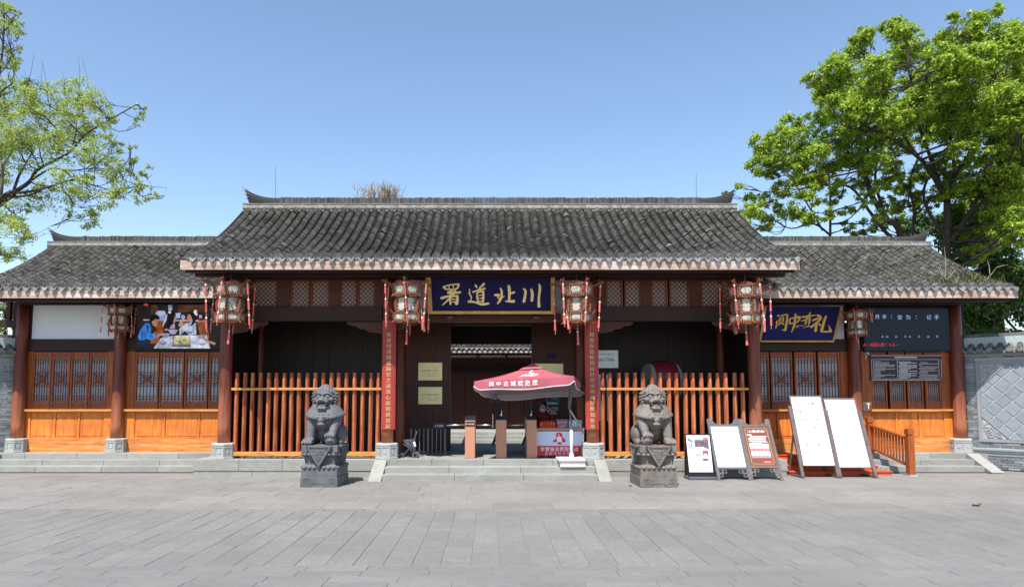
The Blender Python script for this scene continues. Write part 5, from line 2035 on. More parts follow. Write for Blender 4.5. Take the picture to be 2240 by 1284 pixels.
def ell(cx, cy, rx, ry, n=14):
    return [(cx + rx * math.cos(2 * math.pi * k / n), cy + ry * math.sin(2 * math.pi * k / n)) for k in range(n)]


pic('dark room', (.022, .016, .016), [[(190, 165), (2020, 165), (2020, 1100), (190, 1100)]], 0)
pic('red counter', (.40, .10, .025), [[(490, 510), (800, 510), (760, 700), (520, 800), (480, 1000), (640, 1000), (700, 800)], [(520, 800), (760, 640), (760, 800)], [(1480, 520), (1700, 520), (1760, 900), (1560, 820)], [(1180, 540), (1330, 540), (1180, 600)]], 1)
pic('wall timber', (.10, .045, .022), [[(500, 170), (640, 170), (640, 330), (500, 420)], [(1090, 170), (1660, 170), (1660, 320), (1090, 330)]], 1)
pic('shelf', (.45, .45, .55), [[(330, 480), (1660, 490), (1660, 530), (330, 505)]], 2)
pic('jars', (.42, .48, .75), [[(600, 320), (810, 320), (830, 460), (760, 490), (640, 490), (600, 400)], [(640, 295), (790, 295), (800, 330), (620, 330)], [(1025, 340), (1140, 340), (1120, 460), (1040, 460)], ell(1190, 430, 45, 50), [(870, 170), (960, 170), (950, 290), (880, 290)], [(1540, 390), (1600, 390), (1600, 450), (1540, 450)]], 3)
pic('lantern glow', (.75, .08, .03), [ell(385, 165, 55, 28)], 3)
pic('red cloth', (.45, .015, .02), [[(1520, 475), (1640, 475), (1640, 515), (1520, 515)], ell(1300, 480, 40, 30)], 3)
pic('blue blouse', (.05, .24, .72), [[(380, 560), (460, 555), (500, 640), (500, 790), (620, 800), (640, 850), (560, 880), (500, 930), (400, 900), (340, 930), (240, 920), (220, 860), (260, 720)]], 4)
pic('navy skirt', (.012, .02, .05), [[(220, 930), (440, 930), (470, 1040), (560, 1100), (200, 1100)]], 4)
pic('white robe', (.62, .70, .88), [[(1240, 570), (1370, 530), (1470, 570), (1480, 800), (1320, 830), (1240, 730), (1120, 820), (1110, 690), (1150, 640)], [(850, 350), (865, 430), (770, 620), (740, 660), (800, 430)]], 5)
pic('pink robe', (.62, .42, .62), [[(930, 610), (1010, 560), (1020, 690), (900, 680)]], 5)
pic('skin', (.62, .28, .17), [ell(590, 540, 72, 88), [(630, 800), (740, 780), (750, 820), (640, 860)], ell(1340, 440, 60, 75), [(1130, 520), (1180, 500), (1190, 600), (1140, 640), (1080, 620)], [(780, 690), (870, 670), (880, 710), (800, 730)], [(1580, 870), (1650, 870), (1760, 940), (1900, 990), (1880, 1030), (1720, 990)], ell(1000, 480, 40, 80)], 6)
pic('black hair', (.008, .007, .010), [[(470, 450), (500, 400), (560, 370), (640, 380), (690, 430), (680, 490), (600, 470), (560, 500), (530, 520), (500, 560), (470, 520)], [(860, 330), (960, 300), (1020, 360), (1000, 470), (960, 560), (880, 680), (760, 680), (830, 560)], [(1320, 330), (1400, 300), (1470, 360), (1480, 480), (1430, 580), (1340, 640), (1400, 520), (1370, 420)]], 7)
pic('white table', (.72, .80, .95), [[(720, 880), (1000, 830), (1700, 820), (1780, 1105), (560, 1105), (640, 980)]], 5)
pic('bowl', (.34, .36, .58), [[(720, 790), (910, 790), (860, 885), (780, 885)], [(870, 710), (1085, 710), (1020, 800), (930, 800)], [(1240, 730), (1425, 730), (1370, 800), (1290, 800)], [(1480, 830), (1690, 830), (1620, 890), (1540, 890)], ell(770, 980, 90, 45), ell(1610, 1000, 90, 35)], 8)
pic('tray', (.30, .22, .17), [[(985, 830), (1340, 850), (1365, 1065), (955, 1060)]], 8)
pic('food', (.75, .60, .42), [[(1010, 830), (1330, 850), (1345, 1020), (980, 1010)]], 9)
pic('greens', (.16, .48, .06), [ell(1235, 930, 50, 42), ell(1120, 965, 36, 26), ell(1050, 950, 30, 18)], 10)
pic('robe folds', (.34, .42, .62), [[(1330, 560), (1345, 560), (1330, 700), (1300, 790), (1290, 780)], [(1400, 600), (1415, 600), (1430, 790), (1412, 800)], [(1160, 660), (1172, 655), (1180, 790), (1165, 800)], [(790, 560), (805, 540), (770, 630)]], 11)
pic('blouse folds', (.02, .11, .42), [[(400, 600), (440, 640), (430, 800), (415, 760)], [(300, 720), (320, 700), (310, 900), (290, 900)], [(460, 820), (560, 850), (540, 862), (450, 840)]], 11)
pic('faces', (.30, .10, .06), [ell(612, 520, 12, 5), ell(648, 585, 14, 6), ell(560, 585, 16, 20), ell(1318, 430, 9, 5), ell(1300, 470, 10, 5), ell(1020, 455, 8, 5)], 11)
pic('bowl rims', (.62, .64, .82), [ell(815, 793, 96, 9), ell(978, 714, 106, 9), ell(1333, 733, 92, 9), ell(1585, 833, 104, 8), ell(770, 955, 84, 14), ell(1610, 985, 84, 12), ell(830, 1070, 50, 12), ell(1610, 1075, 56, 10)], 11)
pic('shadow bits', (.05, .04, .05), [[(960, 1060), (1365, 1065), (1360, 1078), (965, 1074)], ell(1000, 985, 18, 10), ell(1150, 1000, 22, 9), ell(1290, 1000, 16, 9), [(700, 1010), (830, 1030), (760, 1036)], [(1520, 1020), (1690, 1030), (1600, 1038)]], 11)
pic('flowers', (.85, .85, .85), [ell(1460, 320, 38, 48), ell(1480, 370, 28, 30), ell(905, 330, 32, 28)], 10)

ld = thing('display_screen', 'dark grey display screen with glowing white characters and a red text line', 'screen', P(1985, 770, ys))
x0, x1 = X(1889, ys, 720), X(2079, ys, 720)
mb = MB().box(x0, x1, ys, ys + .06, Z(769, ys), Z(673, ys))
mb.build('screen_case', m_bezel, ld)
MB().box(x0 + .03, x1 - .03, ys - .003, ys - .001, Z(766, ys), Z(675, ys)).build('screen_face', emis('screen dark face', (.006, .010, .017), 1.0), ld)
g1, g2, g3 = emis('screen blue white glow', (.42, .60, 1.0), .7), emis('screen lilac glow', (.35, .36, .62), 1.0), emis('screen red text', (.42, .018, .022), 1.0)


def scrtext(body, u, v, px, adv, m, bold=0.0, **kw):
    k = ys / FPX * 1.0
    c = P(u, v, ys)
    c.y = ys - .008
    letters(ld, m, body, on_plane(c), px * k, adv * k, bold, **kw)


scrtext('月半：', 1934, 693, 11, 16, g1, -.010, name='glowing_text')
scrtext('安为：', 1986, 694, 11.5, 18, g1, -.010, name='glowing_text')
scrtext('记手', 2040, 694, 11.5, 17, g1, -.010, name='glowing_text')
scrtext('人山 心 小人 三 山 仆', 1990, 736, 5.5, 10, g2, 0, name='glowing_text')
scrtext('人。在园人数：0人。', 1927, 754, 8.5, 8, g3, .012, name='red_text')

ib = thing('information_board', 'dark purple information board with fine white lines of print above the lattice', 'sign', P(1981, 832, ys + .02))
yi = YP - .055
x0, x1 = X(1904, yi, 800), X(2060, yi, 800)
z0_, z1_ = Z(833, yi), Z(776, yi)
MB().box(x0, x1, yi, yi + .03, z0_, z1_).build('board', m_purple, ib, bevel=.006)
lmb = MB()
px = yi / FPX


def line(u0, u1, v, h=.9):
    a, b_ = P(u0, v, yi), P(u1, v, yi)
    lmb.box(a.x, b_.x, yi - .003, yi - .001, a.z - h * px / 2, a.z + h * px / 2)


for q in ((1909, 2053, 786.2), (1909, 2053, 828.5)):
    line(*q, .6)
line(1906, 2058.5, 777.6, .8)
line(1906, 2058.5, 831.4, .8)
for u in (1910, 1962, 2052.5, 1906, 2058):
    a, b_ = P(u, 786, yi), P(u, 828.5, yi)
    lmb.box(a.x - .3 * px, a.x + .3 * px, yi - .003, yi - .001, b_.z, a.z)
r = random.Random(2)
for k in range(14):
    v = 790.5 + k * 2.7
    u = 1913
    end = r.choice((1926, 1936, 1945, 1956, 1958))
    while u < end:
        wv = r.uniform(1.2, 3.0)
        line(u, min(u + wv, end), v, 1.0)
        u += wv + .7
for k in range(15):
    v = 791.5 + k * 2.5
    u = 1967 if k % 4 else 1964.5
    end = r.choice((1985, 1992, 2005, 2006, 2004))
    while u < end:
        wv = r.uniform(1.5, 4.0)
        line(u, min(u + wv, end), v, 1.2)
        u += wv + .5
for k in range(12):
    v = 793 + k * 3.0
    u = 2010.5 if k % 3 else 2013
    end = r.choice((2030, 2045, 2050, 2051, 2016))
    while u < end:
        wv = r.uniform(1.5, 3.5)
        line(u, min(u + wv, end), v, .9)
        u += wv + .7
u = 1957
while u < 2006:
    line(u, u + 2.1, 781.6, 2.6)
    u += 2.9
lmb.build('white_lettering', m_paleprint, ib)

# cctv camera and intercom
cc = thing('security_camera', 'small grey security camera beside the dark information board', 'camera', P(1893, 778, ys))
p = P(1894, 776, ys - .08)
mb = MB()
mb.tube([p + Vector((-.03, -.10, .0)), p + Vector((.04, .0, .02))], [.035, .035], 10)
mb.build('camera_body', m_whitepaint, cc)
MB().tube([p + Vector((-.036, -.108, -.0015)), p + Vector((-.028, -.098, 0))], .026, 10).build('lens', m_black, cc)
MB().tube([p + Vector((.02, 0, .02)), p + Vector((.05, .06, .05)), p + Vector((.05, .14, .05))], .014, 6).build('bracket', m_whitepaint, cc)
MB().tube([p + Vector((.03, .02, -.02)), p + Vector((.02, .05, -.11)), p + Vector((.06, .10, -.06))], .006, 5).build('cable', m_whitepaint, cc)
it = thing('notice_box', 'small grey notice box with a white T mark on the post beside the handrail', 'sign', P(1897, 898, ys))
yy = YP - .12
a, b_ = P(1889, 899, yy), P(1907, 879, yy)
MB().box(a.x, b_.x, yy, yy + .08, a.z, b_.z).build('box', m_darkgrey, it, bevel=.006)
MB().box(a.x + .04, b_.x - .004, yy - .004, yy - .001, a.z + .01, b_.z - .01).build('notice_face', m_brownsign, it)
c = P(1899.5, 889, yy)
MB().box(c.x - .008, c.x + .008, yy - .008, yy - .005, c.z - .06, c.z + .04).box(c.x - .035, c.x + .035, yy - .009, yy - .005, c.z + .045, c.z + .062).box(c.x - .045, c.x + .045, yy - .009, yy - .005, c.z + .078, c.z + .086).build('white_mark', m_whiteprint, it)

# ================================================================== UMBRELLA
um = thing('market_umbrella', 'faded red square cantilever umbrella with white characters over the service desk', 'umbrella', (1.75, 14.35, FLOOR))
FL, FR, BR = P(1037, 834, 13.9), P(1256, 822.5, 13.9), P(1281, 845, 15.7)
BL = FL + BR - FR
BL.z -= .02
apex = (FL + FR + BR + BL) / 4
apex.z = Z(799, apex.y)
mb = MB()
VENT = .80      # where the cloth stops below the vented cap
cor = [FL, FR, BR, BL]
N = 10
for k in range(4):
    a, b_ = cor[k], cor[(k + 1) % 4]
    g = []
    for i in range(N + 1):
        t = i / N * VENT
        row = []
        for j in range(N + 1):
            s_ = j / N
            e = a * (1 - s_) + b_ * s_
            p = e * (1 - t) + apex * t
            # cloth sags between the ribs and along them
            p.z -= .030 * math.sin(math.pi * s_) * (1 - t) * (0.35 + t) * 2 + .035 * math.sin(math.pi * min(1, t / 1.0))
            row.append(p)
        g.append(row)
    vs = [p for row in g for p in row]
    mb.add(vs, [(i * (N + 1) + j, i * (N + 1) + j + 1, (i + 1) * (N + 1) + j + 1, (i + 1) * (N + 1) + j) for i in range(N) for j in range(N)])
can = mb.build('canopy', [m_canopy], um, smooth=True)
so_ = can.modifiers.new('cloth', 'SOLIDIFY')
so_.thickness = .004
# valances
VH = .205


def val_pt(k, s_, d, out=.004):
    a, b_ = cor[k], cor[(k + 1) % 4]
    e = a * (1 - s_) + b_ * s_
    n = Vector((b_.y - a.y, a.x - b_.x, 0)).normalized()
    wav = .012 * math.sin(s_ * 17 + k) * d / VH
    return e + Vector((0, 0, -d - .03 * math.sin(math.pi * s_) * 0 + .018 * math.sin(s_ * 9 + k * 2) * (d / VH))) + n * (out + wav) - Vector((0, 0, .010 * math.sin(math.pi * s_)))


for k in range(4):
    mb = MB()
    n = 24
    e0 = .0
    vs = []
    for j in range(n + 1):
        s_ = j / n
        edge = min(s_, 1 - s_)
        dd = VH * min(1, .55 + edge * 9) if k != 9 else VH
        vs += [val_pt(k, s_, 0, 0), val_pt(k, s_, dd * .5), val_pt(k, s_, dd - .012)]
    fs = []
    for j in range(n):
        for q in range(2):
            a = j * 3 + q
            fs.append((a + 1, a + 4, a + 3, a))
    mb.add(vs, fs)
    v = mb.build('valance', m_canopy if k in (0, 1) else m_canin, um, smooth=True)
    tb = MB()
    pts = []
    for j in range(n + 1):
        s_ = j / n
        edge = min(s_, 1 - s_)
        pts.append(val_pt(k, s_, VH * min(1, .55 + edge * 9) - .006))
    tb.tube(pts, .007, 5)
    tb.build('white_piping', m_whiteprint, v)
# lining under the cloth
mb = MB()
for k in range(4):
    a, b_ = cor[k], cor[(k + 1) % 4]
    ap = apex - Vector((0, 0, .20))
    mb.add([a - Vector((0, 0, .075)), ap, b_ - Vector((0, 0, .075))], [(0, 1, 2)])
mb.build('lining', m_canin, um)
# vented cap
mb = MB()
top = Vector((apex.x, apex.y, Z(794, apex.y)))
cc_ = [apex + (c - apex) * .245 for c in cor]
for k in range(4):
    c = cc_[k].copy()
    c.z -= .008
    cc_[k] = c
mb.add(cc_ + [top], [(0, 1, 4), (1, 2, 4), (2, 3, 4), (3, 0, 4)])
cp = mb.build('vent_cap', m_canopy, um)
s2 = cp.modifiers.new('cloth', 'SOLIDIFY')
s2.thickness = .006
mb = MB()
for k in range(4):
    mb.bar(cor[k] - Vector((0, 0, .03)), apex - Vector((0, 0, .07)), .02, .025)
mb.build('ribs', m_darkgrey, um)


def val_map(s0, s1, dmid):
    L = (cor[1] - cor[0]).length
    return lambda x, y: val_pt(0, (s0 + s1) / 2 + x / L, dmid - y, .022)


letters(um, m_whiteprint, '阆中古城欢迎您', val_map(.14, .64, .075), .115, .152, bold=.015, name='white_lettering')
letters(um, m_whiteprint, '城古中阆', lambda x, y: val_pt(1, .55 - x / 1.9, .08 - y, .01), .11, .18, bold=.01, name='white_lettering')


def slope_map(sc, tc):
    a, b_ = cor[0], cor[1]
    L = (b_ - a).length

    def f(x, y):
        t = tc + y / (apex - (a + b_) / 2).length
        # sheared so that upright marks stay upright on the slope
        e = a + (b_ - a) * ((sc + x / L))
        p = e * (1 - t) + apex * t
        s_ = sc + x / L
        p.z -= .030 * math.sin(math.pi * s_) * (1 - t) * (0.35 + t) * 2 + .035 * math.sin(math.pi * min(1, t))
        nrm = (b_ - a).cross(apex - a).normalized()
        return p + (nrm if nrm.z > 0 else -nrm) * .012
    return f


letters(um, m_whiteprint, '阆中古城', slope_map(.53, .40), .20, .155, bold=.035, name='white_lettering', slant=.35, squash=.75)
f = slope_map(.56, .62)
sw = []
for k in range(25):
    a = k / 24 * 4.9 + .9
    sw.append((.15 * math.cos(a), .10 * math.sin(a)))
mb = MB()
prev = None
for k in range(24):
    (xa_, ya_), (xb__, yb__) = sw[k], sw[k + 1]
    wa, wb = .10 * math.sin(math.pi * k / 24) ** .7 + .02, .10 * math.sin(math.pi * (k + 1) / 24) ** .7 + .02
    mb.poly([f(xa_, ya_), f(xb__, yb__), f(xb__ * (1 - wb * 5), yb__ * (1 - wb * 5)), f(xa_ * (1 - wa * 5), ya_ * (1 - wa * 5))])
mb.build('swoosh_emblem', m_whiteprint, um)
# pole, crank strut, base
pb = Vector((X(1249, 14.33), 14.33, 0))
z1_ = Z(935, 14.33)
b = MB()
b.tube([pb + Vector((0, 0, FLOOR + .05)), Vector((pb.x, pb.y, z1_))], .032, 12)
b.lathe((pb.x, pb.y, 0), [(.075, FLOOR + .05), (.05, FLOOR + .085), (.034, FLOOR + .15)], 14)
b.build('pole', m_whitepaint, um, smooth=True)
b = MB()
pt = FR + Vector((-.02, .02, -.06))
b.tube([Vector((pb.x, pb.y, z1_ - .06)), Vector((X(1247, 14.2), 14.25, Z(890, 14.25))), pt], .024, 8)
b.tube([P(1277, 947, 14.1), P(1244, 892, 14.2), P(1246, 850, 14.15)], [.022, .020, .016], 8)
b.tube([Vector((pb.x, pb.y, z1_ - .03)), Vector((pb.x, pb.y, z1_ + .03))], .045, 10)
b.build('crank_strut', m_darkgrey, um)
MB().box(X(1220, 14.2), X(1278, 14.2), 14.10, 14.78, FLOOR + .003, FLOOR + .045).build('base_plate', m_whitepaint, um, bevel=.008)
for k in range(2):
    MB().box(X(1224, 14.15) + .002, X(1279, 14.15), 14.13, 14.485, .2555 + k * .0625, .2555 + k * .0625 + .059).build('base_weight', m_pinkbase, um, bevel=.01)

# ================================================================== TURNSTILES
for i, (ua, ub, lb) in enumerate(((1017, 1039, 'tan turnstile cabinet with a dark notice plate, lit by the sun'),
                                  (1085, 1108, 'tan turnstile cabinet with a face reader, in the middle of the gateway'),
                                  (1152.5, 1174, 'tan turnstile cabinet beside the service desk'))):
    yt = 14.78
    x0, x1 = X(ua, yt, 950), X(ub, yt, 950)
    root = thing('turnstile', lb, 'turnstile', ((x0 + x1) / 2, yt + .4, FLOOR), group='tan turnstiles across the gateway')
    zt_ = Z(918, yt)
    MB().box(x0, x1, yt, yt + .85, FLOOR, zt_).build('cabinet', m_turn, root, bevel=.012)
    mb = MB()
    mb.prism([(x0 - .008, yt - .012, zt_ + .002), (x0 - .008, yt - .012, zt_ + .03), (x0 - .008, yt + .25, zt_ + .075), (x0 - .008, yt + .86, zt_ + .075), (x0 - .008, yt + .86, zt_ + .002)][::-1], (x1 - x0 + .016, 0, 0))
    mb.build('top_cover', m_bezel, root, bevel=.008)
    if i == 0:
        MB().box(x0 + .01, x1 - .01, yt - .010, yt - .002, Z(932, yt), Z(922, yt)).build('notice_plate', m_purple, root)
        px = yt / FPX
        c = P(1028, 927, yt - .013)
        letters(root, m_whiteprint, '老人请走通道', on_plane((c.x, yt - .0125, c.z)), 3.2 * px, 3.1 * px, name='white_lettering')
    if i > 0:
        u = (1096.5, 1162)[i - 1]
        rd = MB()
        p = P(u, 915, yt + .35)
        sgx = -1
        rd.tube([p, p + Vector((0, 0, .18))], .02, 8)
        rd.tube([p + Vector((.0, 0, .05)), p + Vector((-.015, 0, .30)), p + Vector((-.05, -.03, .31))], .012, 6)
        r_ = rd.build('reader_stand', m_steel, root)
        hb = MB()
        hb.obox(p + Vector((-.055, -.03, .22)), (.055, .012, 0), (-.004, .012, 0), (0, 0, .11))
        hb.build('face_reader', m_bezel, root, bevel=.006)
    # barrier arm towards the left passage
    am = MB()
    za = Z(929, yt + .2)
    xl_ = X((976, 1043, 1108)[i], yt + .2, 929)
    am.tube([(x0, yt + .2, za), (xl_, yt + .2, za - .012)], .017, 8)
    am.build('barrier_arm', m_steel, root, smooth=True)
    fl = MB()
    fl.prism([(x0 - .004, yt + .45, Z(948, yt + .4)), (x0 - .10, yt + .45, Z(972, yt + .4)), (x0 - .06, yt + .45, Z(978, yt + .4)), (x0 - .004, yt + .45, Z(965, yt + .4))][::-1], (0, .03, 0))
    fl.build('barrier_flap', m_black, root)

# side barrier with its notice, left of the gateway
sb = thing('side_barrier', 'black metal barrier of thin bars with a small notice plate beside the stroller', 'barrier', P(930, 1000, 15.6))
yb = 15.6
mb = MB()
xa_, xb_ = X(900, yb), X(974, yb)
za, zb2 = Z(935, yb), FLOOR + .06
MB().box(xa_, xb_, yb - .02, yb + .02, za - .03, za).build('rail', m_black, sb)
MB().box(xa_, xb_, yb - .02, yb + .02, zb2, zb2 + .03).build('rail', m_black, sb)
for i in range(9):
    x = xa_ + (xb_ - xa_) * i / 8
    w_ = .012 if i % 4 else .024
    MB().box(x - w_, x + w_, yb - .015, yb + .015, FLOOR, za - .031).build('bar', m_darkgrey, sb)
c = P(960, 931, yb - .04)
MB().box(c.x - .135, c.x + .135, yb - .045, yb - .025, c.z - .065, c.z + .065).build('notice_plate', m_purple, sb)
letters(sb, m_whiteprint, '入口通道', on_plane((c.x + .0, yb - .048, c.z)), .05, .052, name='white_lettering')

# ================================================================== SERVICE DESK
dk = thing('service_desk', 'folding service desk with a white and red printed front under the umbrella', 'desk', P(1223, 1004, 14.95))
yd = 14.95
dx = lambda u: X(u, yd, 960)
dz = lambda v: Z(v, yd)
MB().box(dx(1171), dx(1278), yd - .03, yd + .55, dz(941), dz(936)).build('desk_top', m_turn, dk, bevel=.006)
for u in (1171.5, 1274):
    MB().box(dx(u), dx(u + 3), yd - .01, yd + .03, FLOOR, dz(941.2)).build('leg', m_steel, dk)
    MB().box(dx(u), dx(u + 3), yd + .48, yd + .52, FLOOR, dz(941.2)).build('leg', m_steel, dk)
MB().box(dx(1172.5), dx(1273.5), yd - .004, yd + .012, dz(974.5), dz(943)).build('front_panel', m_blueprint, dk)
MB().box(dx(1172.5), dx(1273.5), yd - .006, yd + .014, dz(997), dz(974.7)).build('red_panel', m_redprint, dk)
MB().box(dx(1171), dx(1276), yd + .02, yd + .04, FLOOR + .1, dz(942)).build('back_board', m_black, dk)
px = yd / FPX
c = P(1223, 982, yd - .008)
letters(dk, m_whiteprint, '学雷锋志愿服务点', on_plane((dx(1223.5), yd - .009, dz(982))), 9.6 * px, 10.4 * px, bold=.006, name='white_lettering')
letters(dk, m_whiteprint, '有困难找志愿者', on_plane((dx(1224), yd - .009, dz(991.5))), 7.2 * px, 9.6 * px, bold=.0, name='white_lettering')
# emblem: red winter cap with ear flaps round a pale face


def de(x, y, d=0.0):
    return Vector((dx(1160 + x / 8.562), yd - .0065 - d, dz(880 + y / 8.562)))


em = MB()
em.poly([de(*q) for q in [(540, 560), (490, 575), (478, 620), (490, 650), (470, 690), (425, 705), (420, 725), (450, 750), (490, 740), (500, 700), (500, 640), (580, 640), (590, 700), (600, 745), (640, 750), (668, 720), (650, 690), (615, 660), (600, 640), (600, 590), (575, 568)]][::-1])
em.poly([de(*q) for q in [(520, 745), (545, 735), (600, 760), (580, 790), (520, 785), (500, 765)]][::-1])
em.build('red_emblem', m_redprint, dk)
em = MB()
em.poly([de(x, y, .001) for x, y in ell(535, 680, 38, 46)][::-1])
em.poly([de(x, y, .001) for x, y in [(535, 588), (541, 600), (553, 600), (544, 608), (547, 620), (535, 612), (523, 620), (526, 608), (517, 600), (529, 600)]][::-1])
em.build('pale_emblem', m_whiteprint, dk)
em = MB()
for q in (ell(522, 668, 9, 4), ell(550, 668, 9, 4), ell(537, 705, 10, 4), ell(540, 688, 4, 8)):
    em.poly([de(x, y, .002) for x, y in q][::-1])
em.build('emblem_features', m_redprint, dk)

zt_ = dz(936) + .002
# things on the desk
tr = thing('wrapped_bottles', 'tray of orange red wrapped bottles on the desk beside the leaflet box', 'bottles', P(1200, 936, yd + .2))
mb = MB()
x0, x1 = dx(1185), dx(1217)
mb.box(x0, x1, yd + .08, yd + .38, zt_, zt_ + .03)
mb.build('tray', m_orange, tr)
for i in range(5):
    for j in range(2):
        x = x0 + .035 + i * (x1 - x0 - .07) / 4
        MB().lathe((x, yd + .14 + j * .14, zt_ + .031), [(.030, 0), (.033, .02), (.033, .07), (.012, .10), (.012, .125)], 10).build('bottle', m_orange, tr, smooth=True)
MB().lathe((x0 - .015, yd + .06, zt_), [(.03, 0), (.03, .10), (.014, .13), (.012, .15)], 10).build('tall_bottle', m_orange, tr, smooth=True)
lf = thing('leaflet_box', 'purple and orange printed leaflet box on the desk next to the white case', 'box', P(1231, 936, yd + .15))
a, b_ = dx(1219.5), dx(1243.5)
y0 = yd + .10
MB().box(a, b_, y0, y0 + .18, zt_, zt_ + .185).build('box', mat('purple printed card', (.22, .13, .24), .5, 16, .6, stretch=(1, 1, 5), second=(.50, .24, .12), second_amt=.8, second_scale=5), lf, bevel=.004)
pm_ = MB()
pm_.box(a + .02, b_ - .02, y0 - .003, y0 - .001, zt_ + .125, zt_ + .131)
for k in range(4):
    pm_.box(a + .055 + k * .035, a + .075 + k * .035, y0 - .003, y0 - .001, zt_ + .02, zt_ + .04)
pm_.build('print_lines', m_whiteprint, lf)
wc = thing('white_case', 'white plastic carrying case with two latches on the service desk', 'case', P(1260, 936, yd + .15))
a, b_ = dx(1246), dx(1275)
MB().box(a, b_, y0, y0 + .16, zt_, zt_ + .175).build('case_body', m_blueprint, wc, bevel=.02)
for q in (.23, .77):
    x = a + (b_ - a) * q
    MB().box(x - .011, x + .011, y0 - .008, y0 - .0005, zt_ + .115, zt_ + .155).build('latch', m_black, wc)
MB().tube([(a + .10, y0 + .08, zt_ + .175), (a + .11, y0 + .08, zt_ + .20), (b_ - .11, y0 + .08, zt_ + .20), (b_ - .10, y0 + .08, zt_ + .175)], .008, 6).build('handle', m_darkgrey, wc)
bk = thing('water_bucket', 'small pale bucket on the floor under the service desk', 'bucket', P(1193, 1004, 15.08))
c = P(1193, 1004, 15.08)
MB().lathe((c.x, 15.12, FLOOR), [(.055, 0), (.068, .11), (.072, .115), (.06, .115)], 14).build('bucket', m_plaster, bk, smooth=True)

# ================================================================== PERSON behind the desk
ps = thing('person', 'person seated behind the desk in a dark red jacket and a pale face mask', 'person', (X(1188, 16.0), 16.0, FLOOR), local=True, rotz=math.radians(-18))
s = SDF((-.34, -.62, -.01), (.34, .32, 1.30), .014)
# seated figure facing -y; pelvis at 0.45
s.ell((0, .05, .52), (.17, .14, .13), .03)
s.cap((0, .06, .55), (0, .03, .84), .145, .165, .05)
s.ell((0, .03, .86), (.185, .105, .085), .05)
for sx in (-1, 1):
    s.ell((sx * .18, .03, .87), (.065, .065, .065), .04)
    s.cap((sx * .20, .03, .86), (sx * .235, -.02, .62), .055, .045, .03)
    s.cap((sx * .235, -.02, .62), (sx * .13, -.24, .57), .043, .032, .02)
    s.cap((sx * .09, .02, .50), (sx * .11, -.38, .49), .085, .062, .03)
    s.cap((sx * .11, -.38, .49), (sx * .11, -.36, .10), .060, .040, .02)
    s.ell((sx * .11, -.42, .045), (.045, .12, .045), .02)
me = s.mesh('clothed_body', m_jacket)
me.materials.append(m_trouser)
me.polygons.foreach_set('material_index', [1 if p.center.z < .535 else 0 for p in me.polygons])
link('clothed_body', me, ps, local=True)
s = SDF((-.16, -.20, .85), (.16, .20, 1.30), .008)
s.cap((0, .03, .88), (0, .01, 1.0), .055, .05, .02)
s.ell((0, .0, 1.095), (.076, .095, .115), .02)
s.ell((0, -.035, 1.05), (.062, .070, .075), .03)
s.cap((0, -.095, 1.10), (0, -.112, 1.065), .010, .015, .012)
for sx in (-1, 1):
    s.ell((sx * .031, -.092, 1.105), (.017, .012, .010), .006, cut=True)
    s.ell((sx * .031, -.082, 1.105), (.012, .010, .009), .002)
    s.ell((sx * .078, .005, 1.085), (.010, .022, .030), .008)
s.ell((0, -.098, 1.028), (.026, .012, .009), .006)
link('head', s.mesh('head', m_face), ps, local=True)
s = SDF((-.16, -.2, .9), (.16, .22, 1.30), .009)
s.ell((0, .018, 1.115), (.088, .100, .112), .02)
s.ell((0, .105, 1.13), (.045, .045, .045), .02)
s.box((0, -.12, 1.06), (.2, .075, .085), .015, cut=True, rnd=.03)
s.box((0, 0, .97), (.2, .2, .06), .01, cut=True, rnd=.01)
link('hair', s.mesh('hair', m_hair), ps, local=True)
mk = MB()
vs, fs = [], []
for i in range(7):
    a = -1.15 + 2.3 * i / 6
    for z, kx, ky in ((1.002, .062, .085), (1.03, .072, .118), (1.07, .074, .116)):
        vs.append((math.sin(a) * kx, -.012 - math.cos(a) * ky, z))
for i in range(6):
    for q in range(2):
        fs.append((i * 3 + q, (i + 1) * 3 + q, (i + 1) * 3 + q + 1, i * 3 + q + 1))
mk.add(vs, fs)
link('face_mask', mk.mesh('face_mask', m_mask, True), ps, local=True)
# hands: palms with five fingers resting on the lap
for sx in (-1, 1):
    s = SDF((sx * .13 - .09, -.40, .50), (sx * .13 + .09, -.20, .62), .006)
    s.ell((sx * .125, -.275, .568), (.036, .045, .016), .01)
    for q, L in enumerate((.058, .068, .064, .05)):
        x = sx * .125 + sx * (-.026 + q * .0175)
        s.cap((x, -.305, .570), (x, -.305 - L * .55, .566), .0095, .0085, .004)
        s.cap((x, -.305 - L * .55, .566), (x, -.305 - L, .556), .0085, .0075, .003)
    s.cap((sx * .095, -.265, .566), (sx * .078, -.30, .562), .011, .009, .006)
    s.cap((sx * .078, -.30, .562), (sx * .076, -.325, .558), .009, .008, .003)
    link('hand', s.mesh('hand', m_face), ps, local=True)
stl = thing('stool', 'plain dark wooden stool under the seated person behind the desk', 'stool', (X(1188, 16.0) + .02, 16.06, FLOOR), local=True)
MB().box(-.19, .19, -.17, .17, .375, .405).build('seat', m_inner, stl, local=True)
for sx in (-1, 1):
    for sy in (-1, 1):
        MB().box(sx * .16 - .018, sx * .16 + .018, sy * .14 - .018, sy * .14 + .018, 0, .374).build('leg', m_inner, stl, local=True)

